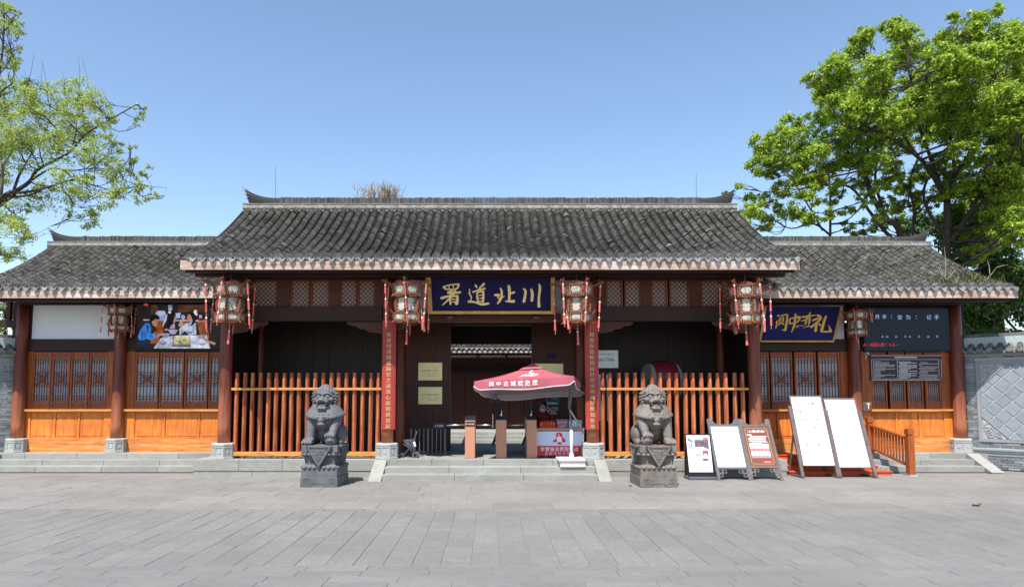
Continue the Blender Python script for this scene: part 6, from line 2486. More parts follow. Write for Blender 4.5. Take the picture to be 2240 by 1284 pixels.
# ================================================================== POSTERS AND PLATES ON THE DOOR WALL
yq = YD - .035
po = thing('framed_poster', 'teal edged poster on the dark wall above the service desk', 'poster', P(1208, 885, yq))
a, b_ = P(1195.5, 885, yq), P(1222, 860, yq)
MB().box(a.x, b_.x, yq - .02, yq, a.z, b_.z).build('poster_frame', m_teal, po)
MB().box(a.x + .02, b_.x - .02, yq - .024, yq - .021, a.z + .07, b_.z - .01).build('poster_picture', mat('dark tea photo', (.05, .045, .035), .6, 18, .6, second=(.3, .3, .26), second_amt=.7, second_scale=9), po)
MB().box(a.x + .03, b_.x - .05, yq - .024, yq - .021, a.z + .03, a.z + .045).build('white_print', m_whiteprint, po)
an = thing('access_notice', 'white wheelchair mark and lines of print on the dark wall below the poster', 'notice', P(1208, 905, yq))
mb = MB()
px = yq / FPX
c = P(1199, 892, yq)
mb.tube([c + Vector((.035 * math.cos(t), -.002, -.03 + .035 * math.sin(t))) for t in np.linspace(2.4, 6.6, 12)], .006, 4)
mb.tube([c + Vector((-.01, -.002, .055)), c + Vector((-.004, -.002, -.002)), c + Vector((.032, -.002, -.004)), c + Vector((.05, -.002, -.05))], .007, 4)
mb.lathe(c + Vector((-.012, -.002, .058)), [(.001, 0), (.014, .012), (.001, .026)], 8)
mb.build('wheelchair_mark', m_whiteprint, an)
letters(an, m_whiteprint, '无障碍服务', on_plane(P(1213, 891.5, yq - .002)), 3.4 * px, 3.5 * px, name='white_lettering')
letters(an, m_whiteprint, '请与我们联系', on_plane(P(1213, 895.8, yq - .002)), 3.0 * px, 3.0 * px, name='white_lettering')
lm = MB()
for k, (u0, u1, v) in enumerate(((1197, 1201, 899.5), (1203, 1216, 899.5), (1197, 1201, 902.5), (1203, 1218, 902.5), (1203, 1218, 905.3))):
    a, b_ = P(u0, v, yq), P(u1, v, yq)
    lm.box(a.x, b_.x, yq - .003, yq - .001, a.z - .007, a.z + .007)
lm.build('print_lines', m_paleprint, an)
bp = thing('number_plate', 'tiny dark blue number plate high on the dark door wall', 'plate', P(1207, 778, yq))
a, b_ = P(1200, 782, yq), P(1215, 774, yq)
MB().box(a.x, b_.x, yq - .012, yq, a.z, b_.z).build('plate', m_navy2, bp)
for i, (v0, v1, lb) in enumerate(((832, 793, 'upper brass plate with dark engraved print beside the open doorway'), (884, 846, 'lower brass plate with dark engraved print beside the open doorway'))):
    t = thing('brass_plate', lb, 'plate', P(941, v0, yq), group='pair of brass plates beside the doorway')
    a, b_ = P(915, v0, yq), P(967.5, v1, yq)
    MB().box(a.x, b_.x, yq - .022, yq, a.z, b_.z).build('plate', m_brass, t, bevel=.004)
    zc = a.z * .45 + b_.z * .55
    letters(t, m_print, ('川北道署文化基地' if i == 0 else '川北道署文化基地'), on_plane(((a.x + b_.x) / 2, yq - .0235, zc)), .052, .06, name='engraved_lettering')
    lm = MB()
    for k in range(2):
        lm.box(a.x + .12 + k * .1, b_.x - .05 - k * .05, yq - .0245, yq - .023, zc - .09 - k * .05, zc - .084 - k * .05)
    lm.build('print_lines', m_print, t)
a, b_ = P(1170, 832, yq), P(1232, 795, yq)
t = thing('brass_plate', 'brass plate on the dark wall half hidden by the umbrella top', 'plate', P(1201, 832, yq))
MB().box(a.x, b_.x, yq - .022, yq, a.z, b_.z).build('plate', m_brass, t, bevel=.004)
t = thing('steel_plate', 'brushed steel plate with black characters behind the fence beside the drum', 'plate', P(1331, 805, yq))
a, b_ = P(1297, 805, yq), P(1352, 766, yq)
MB().box(a.x, b_.x, yq - .022, yq, a.z, b_.z).build('plate', m_dullsteel, t, bevel=.004)
px = yq / FPX
letters(t, m_print, '道台衙门旧址', on_plane(P(1324, 786.5, yq - .0235)), 7.2 * px, 6.6 * px, bold=.025, name='black_lettering', squash=.85)
letters(t, m_print, '四川省重点文物保护单位', on_plane(P(1327, 774.5, yq - .0235)), 3.0 * px, 2.9 * px, name='black_lettering')
for i, u in enumerate((1309.5, 1327.5)):
    t = thing('leaflet_rack', ('pale blue leaflet card next to the red couplet board' if i == 0 else 'pale blue leaflet card between the first two pickets'), 'card', P(u + 4, 852, 15.3))
    yy = 15.3
    a, b_ = P(u, 852, yy), P(u + 9, 819, yy)
    MB().box(a.x, b_.x, yy, yy + .02, FLOOR + .8, b_.z).build('card', mat('pale blue card %d' % i, (.42, .52, .58), .1, 6, .7), t)
    lm = MB()
    for k in range(8):
        lm.box(a.x + .02, b_.x - .015 - .01 * (k % 3), yy - .003, yy - .001, b_.z - .05 - k * .034, b_.z - .044 - k * .034)
    lm.build('print_lines', m_darkgrey, t)
    MB().box(a.x + .03, a.x + .05, yy + .021, yy + .04, FLOOR, FLOOR + .9).build('card_stand', m_darkgrey, t)

# ================================================================== DRUM
dm = thing('drum', 'big dark red barrel drum on a stand behind the picket fence', 'drum', (X(1447, 15.9), 15.9, FLOOR), local=True, rotz=math.radians(8))
cz = Z(835, 15.9) - FLOOR
R = .52
mb = MB()
n = 36
xs = np.linspace(-.33, .33, 11)
for i in range(10):
    for xx in ():
        pass
vs = []
for xx in xs:
    rad = R * (1 - .20 * (xx / .33) ** 2)
    for k in range(n):
        a = 2 * math.pi * k / n
        vs.append((xx, rad * math.cos(a), cz + rad * math.sin(a)))
fs = [(i * n + k, i * n + (k + 1) % n, (i + 1) * n + (k + 1) % n, (i + 1) * n + k) for i in range(10) for k in range(n)]
mb.add(vs, fs)
mb.build('shell', m_drum, dm, smooth=True)
for sx in (-1, 1):
    mb = MB()
    rr_ = R * .80
    vs = []
    for xx, q in ((.29, .845 * R), (.36, .825 * R), (.372, .80 * R), (.372, .2 * R)):
        for k in range(n):
            a = 2 * math.pi * k / n
            vs.append((sx * xx, q * math.cos(a), cz + q * math.sin(a)))
    fs = [(i * n + k, i * n + (k + 1) % n, (i + 1) * n + (k + 1) % n, (i + 1) * n + k) for i in range(3) for k in range(n)]
    fs.append(tuple(3 * n + k for k in range(n)))
    mb.add(vs, fs)
    mb.build('drum_skin', m_skin, dm)
mb = MB()
mb.tube([(0.0 + .0, -R * .995 + .005, cz - .16), (0, -R * 1.0 - .02, cz - .16)], .045, 10)
mb.build('ring_boss', m_darkgrey, dm)
mb = MB()
for sx in (-1, 1):
    mb.bar((sx * .24, -.40, 0), (sx * .24, .30, cz - .40), .06, .06)
    mb.bar((sx * .24, .40, 0), (sx * .24, -.30, cz - .40), .06, .06)
mb.bar((-.27, -.28, .1), (.27, -.28, .1), .05, .05)
mb.build('drum_stand', m_inner, dm)

# ================================================================== STROLLER
st = thing('baby_stroller', 'folded black baby stroller with grey wheels parked beside the column base', 'stroller', P(905, 1002, 14.95))
ysr = 14.95
q = lambda u, v, d=0.0: P(u, v, ysr + d)
mb = MB()
for d in (0, .30):
    mb.tube([q(906, 998, d), q(904, 975, d), q(908, 955, d), q(912, 944, d)], .012, 6)
    mb.tube([q(882, 962, d), q(903, 988, d)], .011, 6)
    mb.tube([q(880, 998, d), q(900, 975, d), q(906, 960, d)], .011, 6)
mb.tube([q(912, 944, 0), q(909, 943.5, .15), q(912, 944, .3)], .013, 6)
mb.build('frame', m_darkgrey, st)
for (u, v, d, r_) in ((908, 997, -.04, .065), (912, 996, .02, .065), (908, 996, .30, .065), (879, 997, 0, .05), (879, 996, .30, .05)):
    c = P(u, v, ysr + d)
    c.z = FLOOR + r_ + .002
    mb = MB()
    mb.tube([c + Vector((-.0, -.018, 0)), c + Vector((.0, .018, 0))], r_, 16)
    wv = mb.build('wheel', m_rubber, st)
    MB().tube([c + Vector((0, -.020, 0)), c + Vector((0, -.026, 0))], r_ * .55, 10).build('hub', m_black, wv)
s = MB()
A = [q(884, 962), q(904, 962), q(906, 984), q(890, 978)]
s.prism([p for p in A][::-1], (0, .28, 0))
s.build('seat_cloth', m_fabric, st, bevel=.015)
s = MB()
s.tube([q(883, 964, .02), q(893, 972, .0), q(903, 986, -.01)], [.012, .022, .010], 7)
s.tube([q(882, 970, .02), q(893, 978, .0), q(903, 990, -.01)], [.010, .020, .010], 7)
s.build('folded_hood', m_fabric, st, smooth=True)
c = q(907, 971, -.02)
MB().obox(c, (.020, 0, .012), (0, .006, 0), (-.014, 0, .05)).build('pale_label', m_whiteprint, st)

# ================================================================== SIGN BOARDS IN FRONT OF THE RIGHT WING
def lean_frame(cx, y0, z0, w, h, lean):
    """Local frame of a board that leans back: f(a, b, d): a across (0..w), b up the board (0..h), d out of its face."""
    up = Vector((0, math.sin(lean), math.cos(lean)))
    n = Vector((0, -math.cos(lean), math.sin(lean)))
    o = Vector((cx - w / 2, y0, z0))
    return lambda a, b_, d=0.0: o + Vector((a, 0, 0)) + up * b_ + n * d


def pbox(mb, f, a0, a1, b0, b1, d0, d1):
    mb.prism([f(a0, b0, d1), f(a1, b0, d1), f(a1, b1, d1), f(a0, b1, d1)], f(0, 0, d0) - f(0, 0, d1))
    return mb


def solve_lean(ubl, vb, utl, vt, yb, yt):
    b_, t = P(ubl, vb, yb), P(utl, vt, yt)
    return b_, t


# tall pair
tall = []
for i, (ub0, ub1, vb, ut0, ut1, vt, y0, y1, lb) in enumerate((
        (1758, 1826, 1017, 1733, 1797, 868, 14.42, 14.95, 'tall leaning white board with six faint rows of characters beside the red steps'),
        (1836, 1904, 1021, 1806, 1869, 873.5, 14.42, 14.97, 'tall leaning white board, almost blank with one small black mark beside the handrail'))):
    b0, b1, t0 = P(ub0, vb, y0), P(ub1, vb, y0), P(ut0, vt, y1)
    w_ = b1.x - b0.x
    h_ = math.hypot(t0.y - b0.y, t0.z - b0.z)
    lean = math.atan2(t0.y - b0.y, t0.z - b0.z)
    cx = (b0.x + b1.x) / 2
    f = lean_frame(cx, y0, b0.z, w_, h_, lean)
    root = thing('notice_board', lb, 'notice board', (cx, y0, 0), group='two tall leaning white notice boards')
    MB_ = MB()
    pbox(MB_, f, 0, w_, 0, h_, -.012, 0).build('white_panel', m_board, root)
    fr = MB()
    pbox(fr, f, -.03, 0, -.02, h_ + .03, -.02, .012)
    pbox(fr, f, w_, w_ + .03, -.02, h_ + .03, -.02, .012)
    pbox(fr, f, 0, w_, h_, h_ + .03, -.02, .012)
    pbox(fr, f, 0, w_, -.02, 0, -.02, .006)
    fr.build('board_frame', m_signwood, root)
    # supporting posts leaning with the board, down to foot bars
    ex = (f(0, 0).z) / math.cos(lean)
    for sx, a in ((-1, -.065), (1, w_ + .065)):
        top = h_ * (.86 if sx < 0 else .80)
        pm = MB()
        pbox(pm, f, a - .032, a + .032, -ex + .025, top, -.035, .02)
        pm.build('post', m_signwood, root, bevel=.004)
        foot = f(a, -ex + .02, 0)
        MB().bar((foot.x, foot.y - .04, .025), (foot.x - .03, foot.y + .62, .025), .06, .048).build('foot_bar', m_signwood, root)
        MB().bar((foot.x - .03, foot.y + .60, .04), f(a, top * .55, -.03), .035, .03).build('brace', m_signwood, root)
    px = 14.6 / FPX
    if i == 0:
        rows = ['川北道署', '卷窗三 华光仙', '大佛寺 杜家江', '上明生 熊全良', '张开院 巴巴寺', '文笔川 滕王林']
        for k, tx in enumerate(rows):
            letters(root, m_inkgrey, tx, (lambda x, y, k=k: f(w_ * .5 + x, h_ * (.90 - k * .122) + y, .002)), .080, .086, bold=.012, name='faint_lettering')
    else:
        mk_ = MB()
        pbox(mk_, f, w_ * .80, w_ * .84, h_ * .285, h_ * .32, .001, .003)
        mk_.build('faint_print', m_paleprint, root)
        letters(root, m_darkgrey, '加，', (lambda x, y: f(w_ * .82 + x, h_ * .30 + y, .004)), .05, .045, name='small_lettering')
        ar = MB()
        ar.tube([f(w_ * .22 + .03 * math.cos(t), h_ * .585 + .02 * math.sin(t), .003) for t in np.linspace(.5, 2.6, 6)], .004, 4)
        ar.build('small_mark', m_darkgrey, root)


# smaller A-boards
def a_board(ub0, ub1, vb, ut0, ut1, vt, y0, y1, vfoot, vear, label, frame_m, face_m, root_name='notice_board'):
    b0, b1, t0 = P(ub0, vb, y0), P(ub1, vb, y0), P(ut0, vt, y1)
    w_, h_ = b1.x - b0.x, math.hypot(t0.y - b0.y, t0.z - b0.z)
    lean = math.atan2(t0.y - b0.y, t0.z - b0.z)
    cx = (b0.x + b1.x) / 2
    f = lean_frame(cx, y0, b0.z, w_, h_, lean)
    root = thing(root_name, label, 'notice board', (cx, y0, 0), group='two wooden A-boards with horned tops')
    MB_ = MB()
    pbox(MB_, f, 0, w_, 0, h_, -.012, 0).build('face_panel', face_m, root)
    ex = f(0, 0).z / math.cos(lean)
    fr = MB()
    pw = .055
    ear = h_ + .17
    for a0, a1 in ((-pw, 0), (w_, w_ + pw)):
        pbox(fr, f, a0, a1, -ex + .003, h_ + .05, -.03, .012)
    pbox(fr, f, 0, w_, h_, h_ + .05, -.03, .010)
    pbox(fr, f, 0, w_, -.05, 0, -.03, .010)
    # horned top: a curved dip between two ears
    for sx in (0, 1):
        pts = []
        for k in range(9):
            t = k / 8
            pts.append((-pw + .215 * t, h_ + .05 + .13 * (1 - t) ** 2 * (1.0 if t > .25 else 1.0)))
        pts = [(-pw, h_ + .051), (-pw, h_ + .165), (-pw * .3, h_ + .19), (pw * .6, h_ + .175), (.07, h_ + .13), (.10, h_ + .085), (.14, h_ + .062), (.17, h_ + .051)]
        if sx:
            pts = [(w_ - a, b_) for a, b_ in pts]
        else:
            pts = pts[::-1]
        fr.prism([f(a, b_, .010) for a, b_ in pts], f(0, 0, -.03) - f(0, 0, .010))
    fr.build('board_frame', frame_m, root, bevel=.004)
    # lattice corner pieces below
    lt = MB()
    s_ = .085
    for sx in (0, 1):
        for (i_, j_) in ((0, 0), (1, 0), (0, 1)):
            a0, b1_ = i_ * s_, -.052 - j_ * s_
            cells = [(a0, a0 + s_, b1_ - .018, b1_), (a0, a0 + s_, b1_ - s_, b1_ - s_ + .018), (a0, a0 + .018, b1_ - s_, b1_), (a0 + s_ - .018, a0 + s_, b1_ - s_, b1_)]
            for q in cells:
                x0, x1 = (q[0], q[1]) if not sx else (w_ - q[1], w_ - q[0])
                pbox(lt, f, x0, x1, q[2], q[3], -.022, -.004 + .0005 * (i_ + 2 * j_) + (.0003 if q[1] - q[0] < .03 else 0))
    lt.build('corner_lattice', frame_m, root)
    # rear legs
    for a in (-pw * .5, w_ + pw * .5):
        MB().bar(f(a, h_ * .9, -.05), (f(a, 0).x, y0 + .62, .002), .045, .03).build('rear_leg', frame_m, root)
    return root, f, w_, h_


y0b, y1b = 14.08, 14.50
rt, f, w_, h_ = a_board(1570.5, 1632, 1021, 1558.5, 1618.5, 932.5, y0b, y1b, 1047, 915, 'white faced A-board with dark horned frame standing between two smaller boards', m_darkgrey, m_board)
lm = MB()
for k in range(7):
    pbox(lm, f, w_ * (.22 + k * .09), w_ * (.29 + k * .09), h_ * .845, h_ * .852, .001, .0025)
lm.build('faint_print', m_paleprint, rt)
rt, f, w_, h_ = a_board(1641, 1701, 1018.5, 1627, 1685, 933, y0b + .02, y1b + .02, 1047, 915, 'brown faced A-board of visitor rules with rows of small pink cards', m_signwood, m_brownsign)
lm = MB()
x0, x1, b0, b1 = w_ * .09, w_ * .91, h_ * .045, h_ * .965
c_ = .03
oc = [(x0 + c_, b0), (x1 - c_, b0), (x1, b0 + c_), (x1, b1 - c_), (x1 - c_, b1), (x0 + c_, b1), (x0, b1 - c_), (x0, b0 + c_)]
for k in range(8):
    a, b_ = oc[k], oc[(k + 1) % 8]
    lm.bar(f(a[0], a[1], .002), f(b_[0], b_[1], .002), .006, .003, up=f(0, 0, 1) - f(0, 0, 0))
lm.build('border_line', m_gilt, rt)
letters(rt, m_whiteprint, '入园须知', lambda x, y: f(w_ * .5 + x, h_ * .875 + y, .003), .060, .088, bold=.02, name='white_lettering')
lm = MB()
for k in range(5):
    a = w_ * .5 + (k - 2) * .088
    pbox(lm, f, a - .003, a + .003, h_ * .845, h_ * .905, .001, .003)
r = random.Random(5)
for k, (a0, a1, bb) in enumerate(((.13, .30, .785), (.22, .85, .74), (.15, .80, .685), (.15, .80, .63), (.22, .84, .588), (.15, .60, .565))):
    a = a0
    while a < a1:
        wv = r.uniform(.015, .03)
        hgt = .026 if k < 4 else .012
        pbox(lm, f, w_ * a, w_ * min(a + wv, a1), h_ * bb - hgt / 2 * .9, h_ * bb + hgt / 2 * .9, .001, .003)
        a += wv + .008
lm.build('white_print', m_whiteprint, rt)
for row in range(2):
    for k in range(5):
        a0 = w_ * (.145 + k * .142)
        bb = h_ * (.385 - row * .19)
        pbox(MB(), f, a0, a0 + w_ * .13, bb + .055, bb + .15, .001, .003).build('pictogram_card', m_whiteprint, rt)
        pbox(MB(), f, a0, a0 + w_ * .13, bb, bb + .054, .001, .003).build('card_caption', mat('faded pink print', (.66, .20, .22), .05, 6, .6) if 'faded pink print' not in MATS else MATS['faded pink print'], rt)
        im = MB()
        im.tube([f(a0 + w_ * .065 + .018 * math.cos(t), bb + .10 + .02 * math.sin(t), .004) for t in np.linspace(0, 5.5 - k * .4, 9)], .0035, 4)
        im.build('pictogram', m_darkgrey, rt)
pbox(MB(), f, w_ * .48, w_ * .86, h_ * .075, h_ * .115, .001, .003).build('foot_label', m_redprint, rt)
letters(rt, m_whiteprint, '阆中古城', lambda x, y: f(w_ * .67 + x, h_ * .095 + y, .004), .03, .03, name='white_lettering')

# picture board on the left
b0, b1, t0 = P(1508, 1032, 14.16), P(1560, 1032, 14.16), P(1501, 951, 14.36)
w_, h_ = b1.x - b0.x, math.hypot(t0.y - b0.y, t0.z - b0.z)
lean = math.atan2(t0.y - b0.y, t0.z - b0.z)
f = lean_frame((b0.x + b1.x) / 2, 14.16, b0.z, w_, h_, lean)
pbd = thing('picture_board', 'narrow black framed board with a street photo and three small photos', 'notice board', ((b0.x + b1.x) / 2, 14.16, 0))
pbox(MB(), f, 0, w_, 0, h_, -.012, 0).build('white_panel', m_board, pbd)
fr = MB()
ex = f(0, 0).z / math.cos(lean)
pbox(fr, f, -.025, 0, -.15, h_ + .022, -.035, .012)
pbox(fr, f, w_, w_ + .025, -.15, h_ + .022, -.035, .012)
pbox(fr, f, 0, w_, h_, h_ + .022, -.035, .012)
pbox(fr, f, 0, w_, -.15, 0, -.035, .004)
fr.build('board_frame', m_bezel, pbd, bevel=.004)
mb = MB()
fx0, fx1 = f(-.05, 0).x, f(w_ + .07, 0).x
mb.box(fx0, fx1, 14.02, 14.42, .003, .06)
mb.build('base', m_darkgrey, pbd, bevel=.015)
mb = MB()
for a in (-.012, w_ + .012):
    mb.bar(f(a, h_ * .8, -.05), (f(a, 0).x, 14.40, .05), .035, .025)
mb.build('brace', m_bezel, pbd)
pm = {'sky': (.45, .72, .82), 'roof': (.16, .13, .13), 'wall': (.66, .62, .55), 'red': (.55, .06, .07), 'street': (.82, .80, .78), 'dark': (.10, .09, .12), 'tree': (.16, .24, .22)}
pm = {k: mat('photo ' + k, v, .25, 18, .6) for k, v in pm.items()}


def photo(name, polys):
    root_ = pbd
    for j, (k, pl) in enumerate(polys):
        mb = MB()
        mb.poly([f(a * w_, b_ * h_, .0012 + j * .0006) for a, b_ in pl])
        mb.build(name, pm[k], root_)


photo('street_photo', [
    ('sky', [(.07, .60), (.93, .60), (.93, .935), (.07, .935)]),
    ('street', [(.07, .60), (.93, .60), (.62, .70), (.38, .70)]),
    ('wall', [(.07, .60), (.28, .66), (.28, .80), (.07, .86)]),
    ('roof', [(.07, .84), (.28, .79), (.28, .82), (.07, .92)]),
    ('dark', [(.93, .60), (.66, .68), (.66, .86), (.80, .90), (.93, .92)]),
    ('dark', [(.34, .67), (.66, .67), (.66, .82), (.34, .82)]),
    ('roof', [(.32, .82), (.68, .82), (.64, .87), (.36, .87)]),
    ('red', [(.45, .67), (.56, .67), (.56, .78), (.45, .78)]),
    ('tree', [(.66, .83), (.78, .88), (.93, .86), (.93, .935), (.72, .93)]),
    ('red', [(.76, .80), (.84, .79), (.84, .87), (.76, .88)]),
    ('dark', [(.10, .62), (.13, .63), (.13, .75), (.10, .75)]),
    ('dark', [(.18, .64), (.21, .645), (.21, .76), (.18, .77)])])
photo('small_photo', [('tree', [(.34, .38), (.56, .38), (.56, .49), (.34, .49)]), ('street', [(.34, .38), (.56, .38), (.50, .43), (.38, .43)]), ('sky', [(.34, .46), (.56, .455), (.56, .49), (.34, .49)])])
photo('small_photo', [('red', [(.64, .43), (.88, .43), (.88, .575), (.64, .575)]), ('street', [(.68, .43), (.84, .43), (.80, .49), (.70, .49)]), ('dark', [(.66, .50), (.86, .50), (.84, .53), (.68, .53)])])
photo('small_photo', [('dark', [(.62, .295), (.85, .295), (.85, .395), (.62, .395)]), ('sky', [(.62, .36), (.85, .355), (.85, .395), (.62, .395)])])
lm = MB()
for a0, a1, bb in ((.12, .17, .55), (.12, .15, .52), (.12, .16, .49), (.12, .24, .42), (.12, .26, .40), (.12, .24, .36), (.13, .26, .33), (.12, .25, .31)):
    pbox(lm, f, a0 * w_, a1 * w_, bb * h_, bb * h_ + .008, .001, .002)
lm.build('faint_print', m_paleprint, pbd)

# ================================================================== RED WOODEN STEPS AND HANDRAIL
rs = thing('wooden_steps', 'red painted wooden steps laid over the stone steps behind the tall white boards', 'steps', (7.8, 15.3, 0))
xs0 = 6.62
for k in range(4):
    y0 = 14.80 + k * .30
    x1 = 8.88 - k * .14
    z1_ = .095 * (k + 1)
    m = MB()
    m.box(xs0, x1, y0, 15.2 + k * .30, .002 if k == 0 else z1_ - .095, z1_ - .022)
    m.build('riser', m_redstep, rs)
    MB().box(xs0 - .01, x1 + .01, y0 - .02, y0 + .33, z1_ - .02, z1_).build('tread', m_redstep, rs, bevel=.004)
MB().box(xs0, 8.46, 16.0, 16.11, .2, FLOOR + .004).build('tread', m_redstep, rs)
hr = thing('handrail', 'brown wooden handrail with square balusters sloping down beside the tall white boards', 'handrail', (9.27, 15.4, 0))
xh = X(1985, 14.75)
xh2 = X(1899, 16.15)


def newel(x, y, z0_, z1_, r=.068):
    mb = MB()
    mb.box(x - r, x + r, y - r, y + r, z0_, z1_ - .16)
    mb.box(x - r * .72, x + r * .72, y - r * .72, y + r * .72, z1_ - .16, z1_ - .135)
    mb.box(x - r * 1.02, x + r * 1.02, y - r * 1.02, y + r * 1.02, z1_ - .135, z1_ - .02)
    mb.box(x - r * .8, x + r * .8, y - r * .8, y + r * .8, z1_ - .02, z1_)
    return mb


n1 = newel(xh, 14.75, .004, Z(937, 14.75)).build('newel_post', m_hand, hr, bevel=.006)
MB().box(xh - .085, xh + .085, 14.66, 14.84, .003, .03).build('foot_plate', m_base, n1)
newel(xh2, 16.15, FLOOR + .004, Z(912, 16.15)).build('newel_post', m_hand, hr, bevel=.006)
ta, tb = Vector((xh, 14.82, Z(937, 14.75) - .22)), Vector((xh2, 16.08, Z(912, 16.15) - .20))
ba, bb = Vector((xh, 14.82, .22)), Vector((xh2, 16.08, .50))
MB().bar(ta, tb, .085, .05).build('hand_rail', m_hand, hr, bevel=.008)
MB().bar(ba, bb, .05, .045).build('bottom_rail', m_hand, hr)
for i in range(12):
    t = (i + .7) / 12.4
    p, q = ba.lerp(bb, t), ta.lerp(tb, t)
    MB().box(p.x - .016, p.x + .016, p.y - .016, p.y + .016, p.z + .02, q.z - .025).build('baluster', m_hand, hr)

# ================================================================== SPLAYED BRICK WALLS
def clip_poly(poly, clip):
    """Part of a convex polygon inside another (both counter-clockwise)."""
    out = poly
    for i in range(len(clip)):
        a, b_ = clip[i], clip[(i + 1) % len(clip)]
        side = lambda p: (b_[0] - a[0]) * (p[1] - a[1]) - (b_[1] - a[1]) * (p[0] - a[0])
        res = []
        for j in range(len(out)):
            p, q = out[j], out[(j + 1) % len(out)]
            sp, sq = side(p), side(q)
            if sp >= 0:
                res.append(p)
            if sp * sq < 0:
                t = sp / (sp - sq)
                res.append((p[0] + (q[0] - p[0]) * t, p[1] + (q[1] - p[1]) * t))
        out = res
        if len(out) < 3:
            return []
    return out


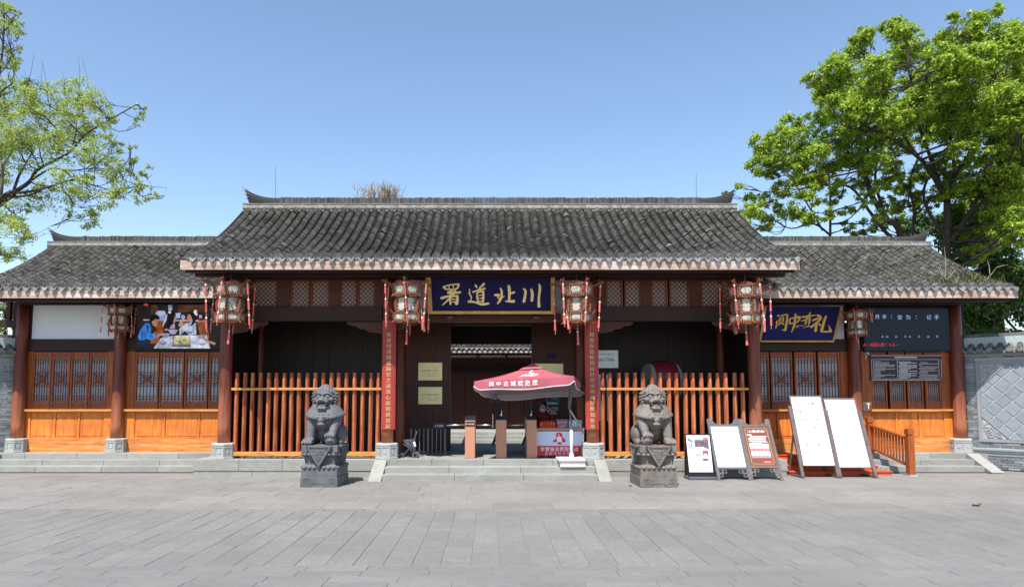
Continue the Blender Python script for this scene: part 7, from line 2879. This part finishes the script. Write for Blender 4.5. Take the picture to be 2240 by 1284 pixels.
def brick_wall(sgn, label, panel):
    o = Vector((sgn * 11.70, 16.52, 0))
    d = Vector((sgn * .7071, -.7071, 0))
    n = Vector((-sgn * .7071, -.7071, 0))
    root = thing('screen_wall', label, 'wall', o)
    W = 3.0
    g = lambda s_, z, out=0.0: o + d * s_ + n * out + Vector((0, 0, z))
    Zs = lambda v, s_: (lambda Y: Z(v, Y))(16.52 - .7071 * s_)
    ztop = Z(778, 16.2)
    zmold0, zmold1 = Z(1000, 16.1), Z(982, 16.1)

    def blk(mb, s0, s1, z0_, z1_, o0, o1):
        pts = [g(s0, z0_, o1), g(s1, z0_, o1), g(s1, z1_, o1), g(s0, z1_, o1)]
        if sgn < 0:
            pts = [pts[1], pts[0], pts[3], pts[2]]
        mb.prism(pts, n * (o0 - o1))
        return mb
    blk(MB(), 0, W, 0, ztop + .45, -.42, -.006).build('core', m_mortar, root)
    pl0, pl1, pv0, pv1 = .40, 2.75, Z(960, 16.1), Z(795, 16.1)
    fw = .075
    r_ = random.Random(17 + sgn)
    # bricks
    rows = int((ztop - .0) / .058)
    count = 0
    far = MB()
    bricks = []
    for k in range(rows):
        z0_ = k * .058 + .004
        s_ = -.0 + (0 if k % 2 else -.12)
        while s_ < W:
            L = .235
            a, b_ = max(s_, 0.0), min(s_ + L, W)
            out = .02 if z0_ < zmold0 - .02 else 0
            segs = [(a, b_)]
            if panel and z0_ + .05 > pv0 - fw and z0_ < pv1 + fw:
                segs = [(max(p, 0), q) for p, q in ((a, min(b_, pl0 - fw)), (max(a, pl1 + fw), b_))]
            if zmold0 - .03 < z0_ < zmold1 + .01:
                segs = []
            for p, q in segs:
                if q - p > .03:
                    bricks.append((p, q, z0_, out))
            s_ += L + .012
    bricks.sort(key=lambda q: q[0])
    for p, q, z0_, out in bricks:
        e = r_.uniform(-.004, .004)
        if count < 300 and p < 1.45:
            blk(MB(), p, q - .002, z0_, z0_ + .046, out - .05, out + .004 + e).build('brick', m_brick, root)
            count += 1
        else:
            blk(far, p, q - .002, z0_, z0_ + .046, out - .05, out + .004 + e)
    if far.v:
        far.build('brick_field', MATS.get('grey brick field') or mat('grey brick field', (0.20, 0.205, 0.215), 0.2, 12, 0.88, bump=0.3, bscale=60, rnd=0.42, island=True), root, kind='stuff')
    # moulding of thin dark courses
    for k in range(4):
        z0_ = zmold0 - .02 + k * (zmold1 - zmold0 + .04) / 4
        blk(MB(), 0, W, z0_, z0_ + .036, -.04, .035 - .010 * abs(k - 1.5)).build('moulding_course', m_trim if k % 2 else m_brick, root)
    if panel:
        # smooth frame round the panel
        for q in ((pl0 - fw, pl0, pv0 - fw, pv1 + fw), (pl1, pl1 + fw, pv0 - fw, pv1 + fw), (pl0, pl1, pv1, pv1 + fw), (pl0, pl1, pv0 - fw, pv0)):
            blk(MB(), *q, -.05, .022).build('panel_frame', m_trim, root, bevel=.005)
        blk(MB(), pl0, pl1, pv0, pv1, -.05, -.004).build('panel_bed', m_plaster, root)
        ct = .54
        octo = [(pl0 + ct, pv0), (pl1 - ct, pv0), (pl1, pv0 + ct), (pl1, pv1 - ct), (pl1 - ct, pv1), (pl0 + ct, pv1), (pl0 + .02, pv1 - ct), (pl0 + .02, pv0 + ct)]
        # carved corner triangles
        for c in (((pl0 + .02, pv0 + .01), (pl0 + ct - .05, pv0 + .01), (pl0 + .02, pv0 + ct - .05)), ((pl0 + .02, pv1 - .01), (pl0 + .02, pv1 - ct + .05), (pl0 + ct - .05, pv1 - .01))):
            mb = MB()
            pts = [g(a, b_, .012) for a, b_ in c]
            if sgn < 0:
                pts = pts[::-1]
            mb.prism(pts, n * -.016)
            # lumpy relief of leaves
            for q in range(46):
                u, v = r_.random(), r_.random()
                if u + v > 1:
                    u, v = 1 - u, 1 - v
                u, v = .06 + .84 * u, .06 + .84 * v
                if u + v > .95:
                    continue
                a = c[0][0] + (c[1][0] - c[0][0]) * u + (c[2][0] - c[0][0]) * v
                b_ = c[0][1] + (c[1][1] - c[0][1]) * u + (c[2][1] - c[0][1]) * v
                an_ = r_.uniform(-.6, .6)
                mb.obox(g(a, b_, .016), (d * math.cos(an_) + Vector((0, 0, math.sin(an_)))) * r_.uniform(.02, .045), n * .012, (d * -math.sin(an_) + Vector((0, 0, math.cos(an_)))) * .008)
            mb.build('carved_corner', m_carved, root)
        for k in range(8):
            a, b_ = octo[k], octo[(k + 1) % 8]
            MB().bar(g(a[0], a[1], .012), g(b_[0], b_[1], .012), .03, .03, up=n).build('panel_edge', m_trim, root)
        # square tiles set on the diagonal
        ts = .262
        cx, cy = (pl0 + pl1) / 2, (pv0 + pv1) / 2
        for i in range(-8, 9):
            for j in range(-8, 9):
                x, y = cx + (i - j) * ts * .7071, cy + (i + j) * ts * .7071
                h = (ts - .030) * .7071
                q = clip_poly([(x - h, y), (x, y - h), (x + h, y), (x, y + h)], octo)
                if len(q) >= 3:
                    pts = [g(a, b_, .010 + r_.uniform(-.002, .002)) for a, b_ in q]
                    if sgn < 0:
                        pts = pts[::-1]
                    mb = MB()
                    mb.prism(pts, n * -.014)
                    mb.build('diamond_tile', m_dtile, root)
    # cornice, coping tiles and ridge
    blk(MB(), 0, W, ztop + .005, ztop + .05, -.43, .03).build('cornice', m_trim, root)
    blk(MB(), 0, W, ztop + .052, ztop + .09, -.44, .065).build('cornice', m_brick, root)
    zc = ztop + .10
    up = Vector((0, 0, 1))
    slope = Vector((0, 0, .55)) - n * .84
    cm = MB()
    pts = [g(0, zc, .16), g(W, zc, .16), g(W, zc + .22, -.2), g(0, zc + .22, -.2)]
    if sgn < 0:
        pts = [pts[1], pts[0], pts[3], pts[2]]
    cm.prism(pts, up * -.05)
    cop = cm.build('coping', m_cop, root)
    k = 0
    s_ = .08
    while s_ < W:
        mb = MB()
        a, b_ = g(s_, zc + .028, .20), g(s_, zc + .235, -.17)
        mb.tube([a, a.lerp(b_, .5), b_], .058, 10)
        mb.build('coping_tile', m_tileo, cop)
        mb = MB()
        mb.tube([a + n * .002, a + n * .018], .064, 14)
        mb.build('round_tile_end', m_drip, cop)
        mb = MB()
        dp = g(s_ + .095, zc - .01, .19)
        tri = [dp + d * -.075 + up * .03, dp + up * -.06, dp + d * .075 + up * .03]
        if sgn > 0:
            tri = tri
        else:
            tri = tri[::-1]
        mb.prism([p for p in tri], n * -.02)
        mb.build('drip_tile', m_drip, cop)
        s_ += .19
    rb = MB()
    zr = zc + .20
    blk(rb, 0, W, zr, zr + .12, -.30, -.10)
    blk(rb, 0, W, zr + .1205, zr + .15, -.32, -.08)
    blk(rb, 0, W, zr + .1505, zr + .24, -.27, -.13)
    rb.build('ridge_course', m_cop, root)
    return root


brick_wall(1, 'grey brick screen wall with a big panel of diamond tiles under a tiled coping', True)
brick_wall(-1, 'plain grey brick screen wall with tiled coping at the end of the white panel wing', False)

# lightning rods on the main ridge
for i, (u, v0, v1, lb) in enumerate(((603, 430, 365, 'thin lightning rod rising where the ridge stacks begin beside the pale bare treetop'), (1523, 432, 378, 'thin lightning rod on the ridge nearest the tall green trees'))):
    a, b_ = P(u, v0 + 4, YR), P(u, v1, YR)
    a.y = b_.y = YR
    tag(MB().tube([a - Vector((0, 0, .05)), b_], [.008, .004], 5).build('lightning_rod', m_darkgrey), lb, 'lightning rod', 'two lightning rods on the main ridge')

# fallen leaf and grit on the pavement
for i, (u, v, lb) in enumerate(((2137, 1107, 'curled dead brown leaf lying on the pavement toward the brick wall'), (1379, 1062, 'tiny brown leaf lying at the foot of the brownish lion pedestal'))):
    yy = 10.72 if i == 0 else 13.0
    c = P(u, v, yy)
    c.z = .004
    mb = MB()
    s_ = .055 if i == 0 else .022
    vs = []
    for a in range(5):
        for b_ in range(3):
            x, y = (a - 2) / 2, (b_ - 1)
            wd_ = math.cos(x * 1.4) * .6
            vs.append(c + Vector((x * s_ * 1.4, y * s_ * wd_, .004 + .018 * abs(y) + .02 * max(0, x) ** 2 + .008 * math.sin(a * 2))))
    mb.add(vs, [(a * 3 + b_, a * 3 + 3 + b_, a * 3 + 4 + b_, a * 3 + 1 + b_) for a in range(4) for b_ in range(2)])
    tag(mb.build('dead_leaf', m_deadleaf), lb, 'leaf')


# ================================================================== TREES
def leaf_cloud(name, centres, m, size, seed, parent):
    """centres: (x, y, z, rx, ry, rz, n). Small folded leaves through each clump's volume, denser towards its skin."""
    g = np.random.default_rng(seed)
    P0 = []
    NR = []
    for (x, y, z, rx, ry, rz, n) in centres:
        # each clump is a handful of sprays
        k = max(3, int(n / 55))
        dirs = g.normal(size=(k, 3))
        dirs /= np.linalg.norm(dirs, axis=1)[:, None]
        rad = g.uniform(.35, 1.0, size=(k, 1)) ** .6
        sp = dirs * rad * np.array([rx, ry, rz])
        idx = g.integers(0, k, n)
        loc = sp[idx] + g.normal(size=(n, 3)) * np.array([rx, ry, rz]) * .17
        P0.append(np.array([x, y, z]) + loc)
        nn = loc / np.array([rx, ry, rz]) * .5 + np.array([0, -.05, .55]) + g.normal(size=(n, 3)) * .55
        NR.append(nn)
    P0, NR = np.concatenate(P0), np.concatenate(NR)
    NR /= np.linalg.norm(NR, axis=1)[:, None]
    n = len(P0)
    T = g.normal(size=(n, 3))
    T[:, 2] -= .35
    T -= NR * (T * NR).sum(1)[:, None]
    T /= np.linalg.norm(T, axis=1)[:, None] + 1e-9
    B = np.cross(NR, T)
    L = size * g.uniform(.65, 1.3, size=(n, 1))
    Wd = L * g.uniform(.36, .5, size=(n, 1))
    fold = NR * L * .12
    V = np.stack([P0 - T * L, P0 + B * Wd + fold, P0 + T * L, P0 - B * Wd + fold], 1)
    return link(name, big_mesh(name, V, 4, m), parent)


def branch_path(a, b_, r_, sag=.12, n=6):
    a, b_ = Vector(a), Vector(b_)
    L = (b_ - a).length
    pts = []
    w1 = Vector((r_.gauss(0, 1), r_.gauss(0, 1), r_.gauss(0, .6))) * L * .07
    w2 = Vector((r_.gauss(0, 1), r_.gauss(0, 1), r_.gauss(0, .6))) * L * .05
    for k in range(n + 1):
        t = k / n
        p = a.lerp(b_, t) + w1 * math.sin(math.pi * t) + w2 * math.sin(2 * math.pi * t)
        p.z += -sag * L * math.sin(math.pi * t) * .6
        pts.append(p)
    return pts


def make_tree(name, label, base, trunk_pts, r0, limbs, clumps, leaf_m, leaf_size, seed, dens, group=None, twigs=True, cat='tree', spread=1.0, bark=None, limb_k=.68):
    """trunk_pts: world points; limbs: lists of points starting on the trunk; clumps: (x, y, z, radius)."""
    r_ = random.Random(seed)
    root = thing(name, label, cat, base, group=group)
    mb = MB()
    nodes = []       # points on limbs where twigs may start

    def addpath(pts, ra, rb, n=7):
        # smooth the polyline
        out = []
        for i in range(len(pts) - 1):
            p0, p1, p2, p3 = pts[max(i - 1, 0)], pts[i], pts[i + 1], pts[min(i + 2, len(pts) - 1)]
            for k in range(4):
                t = k / 4
                out.append(0.5 * (2 * p1 + (p2 - p0) * t + (2 * p0 - 5 * p1 + 4 * p2 - p3) * t * t + (3 * p1 - p0 - 3 * p2 + p3) * t ** 3))
        out.append(pts[-1])
        rs_ = [ra + (rb - ra) * (i / (len(out) - 1)) ** .8 for i in range(len(out))]
        mb.tube(out, rs_, n)
        for p, q in zip(out, rs_):
            nodes.append((p, q))
    addpath([Vector(p) for p in trunk_pts], r0, r0 * .6, 10)
    for lp_, ra, rb in limbs:
        addpath([Vector(p) for p in lp_], ra * limb_k, rb * limb_k)
    trunk = mb.build('trunk', bark or m_bark, root, smooth=True)
    if twigs:
        tb = MB()
        for (x, y, z, rad) in clumps:
            c = Vector((x, y, z))
            cand = sorted(nodes, key=lambda q: (q[0] - c).length + (0.8 if q[0].z > c.z + .2 else 0))[:10]
            p, q = cand[r_.randrange(0, min(4, len(cand)))]
            if (p - c).length > .05:
                pts = branch_path(p, c, r_, .10)
                ra = min(q * .75, .018 + (p - c).length * .017)
                tb.tube(pts, [ra * (1 - .75 * k / 6) for k in range(7)], 5)
                for s_ in range(5):
                    st_ = pts[r_.choice((3, 4, 5))]
                    e = c + Vector((r_.gauss(0, 1), r_.gauss(0, 1), r_.gauss(.25, .8))).normalized() * rad * r_.uniform(.7, 1.15)
                    tb.tube(branch_path(st_, e, r_, .02, 3), [.012, .009, .006, .003], 4)
        tb.build('branches', bark or m_bark, root, smooth=True)
    cl = []
    for (x, y, z, rad) in clumps:
        cl.append((x, y, z, rad * spread, rad * 1.1 * spread, rad * .78 * spread, int(dens * rad * rad)))
    leaf_cloud('crown', cl, leaf_m, leaf_size, seed, root)
    return root


def clumps_from(lst, sc, ox, oy, Y, dy, seed, rk=1.0, fill=0):
    r_ = random.Random(seed)
    out = []
    for (x, y, r0) in lst:
        yy = Y + r_.uniform(-dy, dy)
        p = P(ox + x / sc, oy + y / sc, yy)
        rad = r0 / sc / FPX * yy * rk
        out.append((p.x, yy, p.z, rad))
        for q in range(fill):
            a = r_.uniform(0, 6.28)
            out.append((p.x + math.cos(a) * rad * 1.15, yy + r_.uniform(-.8, .8), p.z + math.sin(a) * rad * .85 - .05, rad * r_.uniform(.45, .8)))
    return out


# tall camphor behind the right wing
A = [(560, 150, 42), (525, 205, 45), (430, 285, 55), (600, 275, 55), (500, 345, 70), (400, 380, 48), (700, 130, 52), (745, 185, 52), (690, 215, 50), (880, 150, 45), (925, 165, 40), (850, 225, 55), (900, 270, 62), (1000, 90, 38),
     (1065, 45, 34), (985, 140, 34), (1090, 150, 62), (1045, 225, 62), (1165, 200, 60), (950, 330, 70), (860, 380, 70), (760, 425, 62), (630, 400, 52), (690, 490, 70), (570, 440, 60), (470, 440, 62), (385, 470, 45), (1080, 310, 64),
     (1170, 330, 60), (1100, 395, 70), (1180, 420, 60), (905, 465, 70), (1000, 500, 62), (850, 530, 52), (960, 590, 48), (1080, 490, 55), (1140, 600, 60), (1090, 660, 60), (1170, 690, 60), (1000, 640, 40), (550, 380, 50), (620, 330, 45),
     (780, 300, 40), (1010, 400, 50), (1150, 520, 50), (1190, 110, 45), (1230, 300, 80), (1230, 500, 80), (1240, 650, 80), (1230, 180, 60), (960, 240, 45), (1100, 760, 55), (1180, 760, 60), (1090, 910, 42), (1175, 950, 50), (960, 760, 42), (905, 690, 38), (850, 640, 38), (1180, 860, 50), (1090, 560, 45), (740, 330, 40), (820, 460, 45), (640, 470, 45), (1000, 950, 50), (950, 840, 45), (1060, 850, 50), (1140, 800, 55), (1010, 1010, 40)]
cl = clumps_from(A, 1.834, 1590, 0, 20.0, 2.2, 3, 1.1, 2)
Yt = 21.0
t = lambda u, v, y=Yt: P(u, v, y)
tp = [(t(2072, 560).x, Yt, 0), t(2072, 600), t(2072, 520), t(2072, 440)]
limbs = [([t(2072, 440), t(2045, 390, 20.7), t(2015, 350, 20.4), t(1960, 310, 20), t(1900, 280, 19.6)], .15, .05),
         ([t(2072, 440), t(2090, 380), t(2118, 340, 20.6), t(2150, 270, 20), t(2180, 190, 19.6)], .14, .04),
         ([t(2060, 415), t(2030, 330, 20.8), t(2000, 240, 20.4), t(1985, 120, 20)], .11, .03),
         ([t(2090, 380), t(2075, 260, 21.2), t(2080, 150, 21)], .09, .03),
         ([t(2072, 520), t(2035, 470, 21.2), t(2020, 420, 21.5), t(2040, 370, 21.8)], .10, .05),
         ([t(2072, 540), t(2120, 470, 20.6), t(2180, 420, 20), t(2240, 400, 19.5)], .13, .05),
         ([t(1960, 310, 20), t(1910, 200, 19.6), t(1890, 110, 19.4)], .06, .02),
         ([t(2120, 470, 20.6), t(2170, 360, 20.4), t(2210, 240, 20)], .08, .03),
         ([t(2015, 350, 20.4), t(1960, 270, 20.2), t(1940, 200, 20)], .06, .02)]
make_tree('camphor_tree', 'tall bright green tree rising behind the weedy end of the low roof', (t(2072, 560).x, Yt, 0), tp, .165, limbs, cl, m_leafr, .054, 31, 7600, group='trees behind the weedy low roof')
# lower spreading tree to its left
B = [(260, 500, 45), (215, 555, 52), (170, 605, 52), (112, 670, 38), (300, 560, 55), (345, 620, 55), (265, 640, 52), (430, 560, 55), (165, 680, 36), (220, 760, 45), (260, 850, 45), (105, 850, 42), (60, 905, 36), (40, 752, 22), (150, 895, 36),
     (330, 770, 42), (400, 690, 48), (500, 620, 62), (450, 760, 34), (310, 700, 52), (620, 640, 50), (560, 540, 52), (560, 680, 36), (85, 790, 26), (410, 860, 30), (330, 880, 36), (500, 520, 50), (600, 560, 45), (700, 590, 45), (760, 540, 45), (420, 800, 32), (480, 850, 28), (560, 800, 32), (625, 860, 30), (690, 830, 34), (700, 760, 36), (620, 740, 36), (760, 800, 38), (780, 700, 42), (660, 680, 40), (540, 730, 36), (360, 720, 36), (200, 660, 36), (850, 780, 40)]
cl = clumps_from(B, 1.834, 1590, 0, 21.5, 1.4, 4, 1.1, 1)
Yb = 22.0
t = lambda u, v, y=Yb: P(u, v, y)
tp = [(t(1985, 560).x, Yb, 0), t(1975, 545), t(1940, 480), t(1905, 425), t(1890, 370)]
limbs = [([t(1975, 545), t(1930, 500), t(1900, 460, 21.6), t(1860, 410, 21.4), t(1800, 405, 21.2), t(1740, 415, 21)], .11, .03),
         ([t(1890, 370), t(1900, 310), t(1880, 270, 21.8)], .08, .03),
         ([t(1940, 480), t(1915, 400), t(1925, 340, 22.2), t(1960, 300, 22.4)], .09, .03),
         ([t(1985, 555), t(2000, 470), t(1990, 400), t(2010, 340)], .10, .03),
         ([(t(1816, 640, 21.2)), t(1816, 510, 21.2), t(1816, 450, 21.2), t(1812, 380, 21.2), t(1790, 330, 21.2)], .075, .03),
         ([t(1816, 515, 21.2), t(1780, 490, 21.2), t(1730, 500, 21), t(1690, 480, 21)], .06, .02),
         ([t(1800, 505, 21.2), t(1750, 420, 21.2), t(1710, 360, 21.2)], .05, .02)]
make_tree('camphor_tree', 'lower spreading green tree whose leaves reach the tip of the main ridge', (t(1985, 560).x, Yb, 0), tp, .12, limbs, cl, m_leafr, .054, 32, 6800, group='trees behind the weedy low roof')
# dark evergreens behind the right wing
C_ = [(700, 905, 40), (760, 880, 45), (560, 915, 35), (500, 925, 30), (620, 900, 30), (820, 900, 50), (760, 940, 40)]
cl = clumps_from(C_, 1.834, 1590, 0, 25.5, 1.0, 5, 1.2)
t = lambda u, v, y=25.5: P(u, v, y)
make_tree('evergreen_bush', 'dark bush showing low between the trunks over the low ridge', (t(1990, 560).x, 25.5, 0), [(t(1990, 560).x, 25.5, 0), t(1990, 560), t(1990, 520)], .08, [], cl, m_leafd, .07, 35, 3000, cat='bush')
D = []
r = random.Random(12)
for i in range(64):
    x, y = r.uniform(905, 1290), r.uniform(720, 1420)
    if x < 960 and y > 1000:
        continue
    D.append((x, y, r.uniform(45, 70)))
cl = clumps_from(D, 1.834, 1590, 0, 23.0, 1.6, 6, 1.15)
t = lambda u, v, y=23.4: P(u, v, y)
make_tree('evergreen_tree', 'dense dark evergreen filling the corner behind the brick screen wall', (t(2180, 560).x, 23.4, 0), [(t(2180, 560).x, 23.4, 0), t(2180, 640), t(2175, 560), t(2170, 470)], .2,
          [([t(2180, 620), t(2130, 560), t(2110, 500)], .09, .04), ([t(2180, 600), t(2225, 540), t(2250, 470)], .09, .04)], cl, m_leafd, .08, 36, 3000)

# airy young tree on the left
Lf = [(20, 60, 40), (75, 170, 34), (30, 130, 34), (5, 30, 34), (50, 90, 26), (10, 190, 34), (60, 300, 34), (110, 370, 34), (-20, 110, 50), (20, 270, 34), (100, 450, 55), (200, 470, 62), (300, 440, 62), (400, 440, 55), (480, 480, 48), (30, 530, 55), (100, 620, 64), (200, 640, 64), (300, 600, 64), (420, 560, 55), (500, 560, 42),
      (250, 700, 64), (430, 720, 55), (500, 780, 55), (560, 830, 48), (590, 930, 38), (690, 810, 30), (600, 690, 26), (640, 545, 26), (560, 690, 28), (100, 750, 55), (300, 850, 62), (400, 870, 55), (480, 920, 48), (200, 930, 62),
      (350, 970, 45), (420, 1030, 40), (60, 980, 48), (60, 1100, 55), (20, 1180, 48), (720, 930, 22), (100, 1030, 40), (30, 680, 50), (380, 650, 48), (30, 400, 40), (150, 560, 50), (350, 520, 45), (25, 820, 40), (660, 510, 20), (530, 650, 30),
      (-40, 600, 70), (-60, 800, 70), (-50, 450, 60), (-60, 1000, 60), (650, 880, 24), (590, 800, 30)]
cl = clumps_from(Lf, 2.14, 0, 0, 20.0, 1.8, 7, 1.0, 1)
t = lambda x, y, yy=20.0: P(x / 2.14, y / 2.14, yy)
bt = t(-190, 1100).x
tp = [(bt, 20, 0), t(-190, 1200), t(-120, 1050), t(0, 945), t(60, 905)]
limbs = [([t(60, 905), t(140, 850), t(170, 800), t(240, 760, 19.6), t(330, 710, 19.4), t(400, 630, 19.2), t(500, 570, 19), t(640, 490, 18.8)], .10, .02),
         ([t(0, 945), t(10, 860), t(15, 780, 20.4), t(60, 690, 20.6), t(40, 560, 20.8), t(10, 450, 21)], .08, .02),
         ([t(60, 905), t(90, 820, 20.3), t(120, 770, 20.6), t(160, 700, 21), t(220, 600, 21.2), t(240, 460, 21.2)], .07, .015),
         ([t(60, 905), t(180, 890, 19.7), t(350, 840, 19.3), t(440, 870, 19), t(560, 900, 18.8)], .07, .015),
         ([t(20, 930), t(150, 910, 19.4), t(260, 870, 19.2), t(350, 960, 18.9)], .06, .015),
         ([t(330, 710, 19.4), t(355, 620, 19.6), t(360, 560, 19.8), t(400, 520, 20)], .04, .012),
         ([t(-120, 1050), t(-60, 900, 19.6), t(-50, 700, 19.4), t(-30, 500, 19.4), t(10, 260, 19.4), t(20, 60, 19.4)], .12, .03),
         ([t(0, 940), t(60, 1000, 19.6), t(120, 1060, 19.4), t(150, 1120, 19.2)], .05, .012),
         ([t(140, 850), t(240, 790, 20.2), t(330, 800, 20.3), t(480, 790, 20.4), t(620, 860, 20.4), t(780, 880, 20.4)], .05, .008)]
for (x0, y0, x1, y1) in ((160, 600, 200, 290), (230, 500, 195, 280), (370, 420, 365, 260), (415, 440, 385, 280), (315, 480, 312, 370), (70, 460, 50, 210), (160, 480, 110, 330), (120, 420, 160, 250), (300, 420, 290, 340), (20, 480, -10, 300)):
    limbs.append(([t(x0, y0, 20.2), t((x0 + x1) / 2 + 6, (y0 + y1) / 2, 20.2), t(x1, y1, 20.2)], .014, .004))
make_tree('young_tree', 'airy tree with fresh pale leaves and many bare twigs over the low roof', (bt, 20, 0), tp, .19, limbs, cl, m_leafl, .040, 33, 5600, spread=1.5)
# shrub seen in the gap under the left eave
cl = clumps_from([(10, 660, 14), (30, 690, 14), (22, 680, 14), (5, 690, 14), (35, 668, 12), (-15, 680, 16), (-5, 650, 14), (25, 650, 14), (45, 690, 14), (-10, 715, 16), (15, 715, 14), (40, 715, 14), (-30, 660, 16), (-30, 700, 16)], 1.0, 0, 0, 19.5, .5, 8, 1.2)
q = P(12, 690, 19.5)
make_tree('garden_shrub', 'light green shrub glimpsed through the gap under the eave beside the plain brick wall', (q.x, 19.5, 0), [(q.x, 19.5, 0), P(12, 700, 19.5), P(12, 680, 19.5)], .05, [], cl, m_leafl, .05, 37, 3000, cat='shrub')
# bare treetop behind the main ridge
bt_ = thing('bare_tree', 'pale leafless treetop peeking over the main ridge', 'tree', (X(832, 34), 34, 0))
mb = MB()
r = random.Random(21)
c0 = P(832, 520, 34)
mb.tube([(c0.x, 34, 0), c0, c0 + Vector((0, 0, .8))], [.22, .14, .08], 7)
for i in range(44):
    u = r.gauss(832, 26)
    u = max(776, min(888, u))
    v = 398 + abs(u - 832) * .28 + r.uniform(0, 16)
    e = P(u, v, 34 + r.uniform(-1, 1))
    m1 = P(832 + (u - 832) * .75, 450, 34 + r.uniform(-.6, .6))
    pts = [c0, m1, m1.lerp(e, .5) + Vector((r.uniform(-.1, .1), 0, 0)), e]
    mb.tube(pts, [.05, .028, .018, .008], 4)
    for k in range(7):
        s_ = m1.lerp(e, r.uniform(.1, .95))
        mb.tube([s_, s_ + Vector((r.uniform(-.28, .28), r.uniform(-.2, .2), r.uniform(.15, .5)))], [.016, .007], 4)
mb.build('branches', m_twig, bt_)
# distant trees closing the view to either side of the courtyard
print('objects', len(bpy.data.objects))
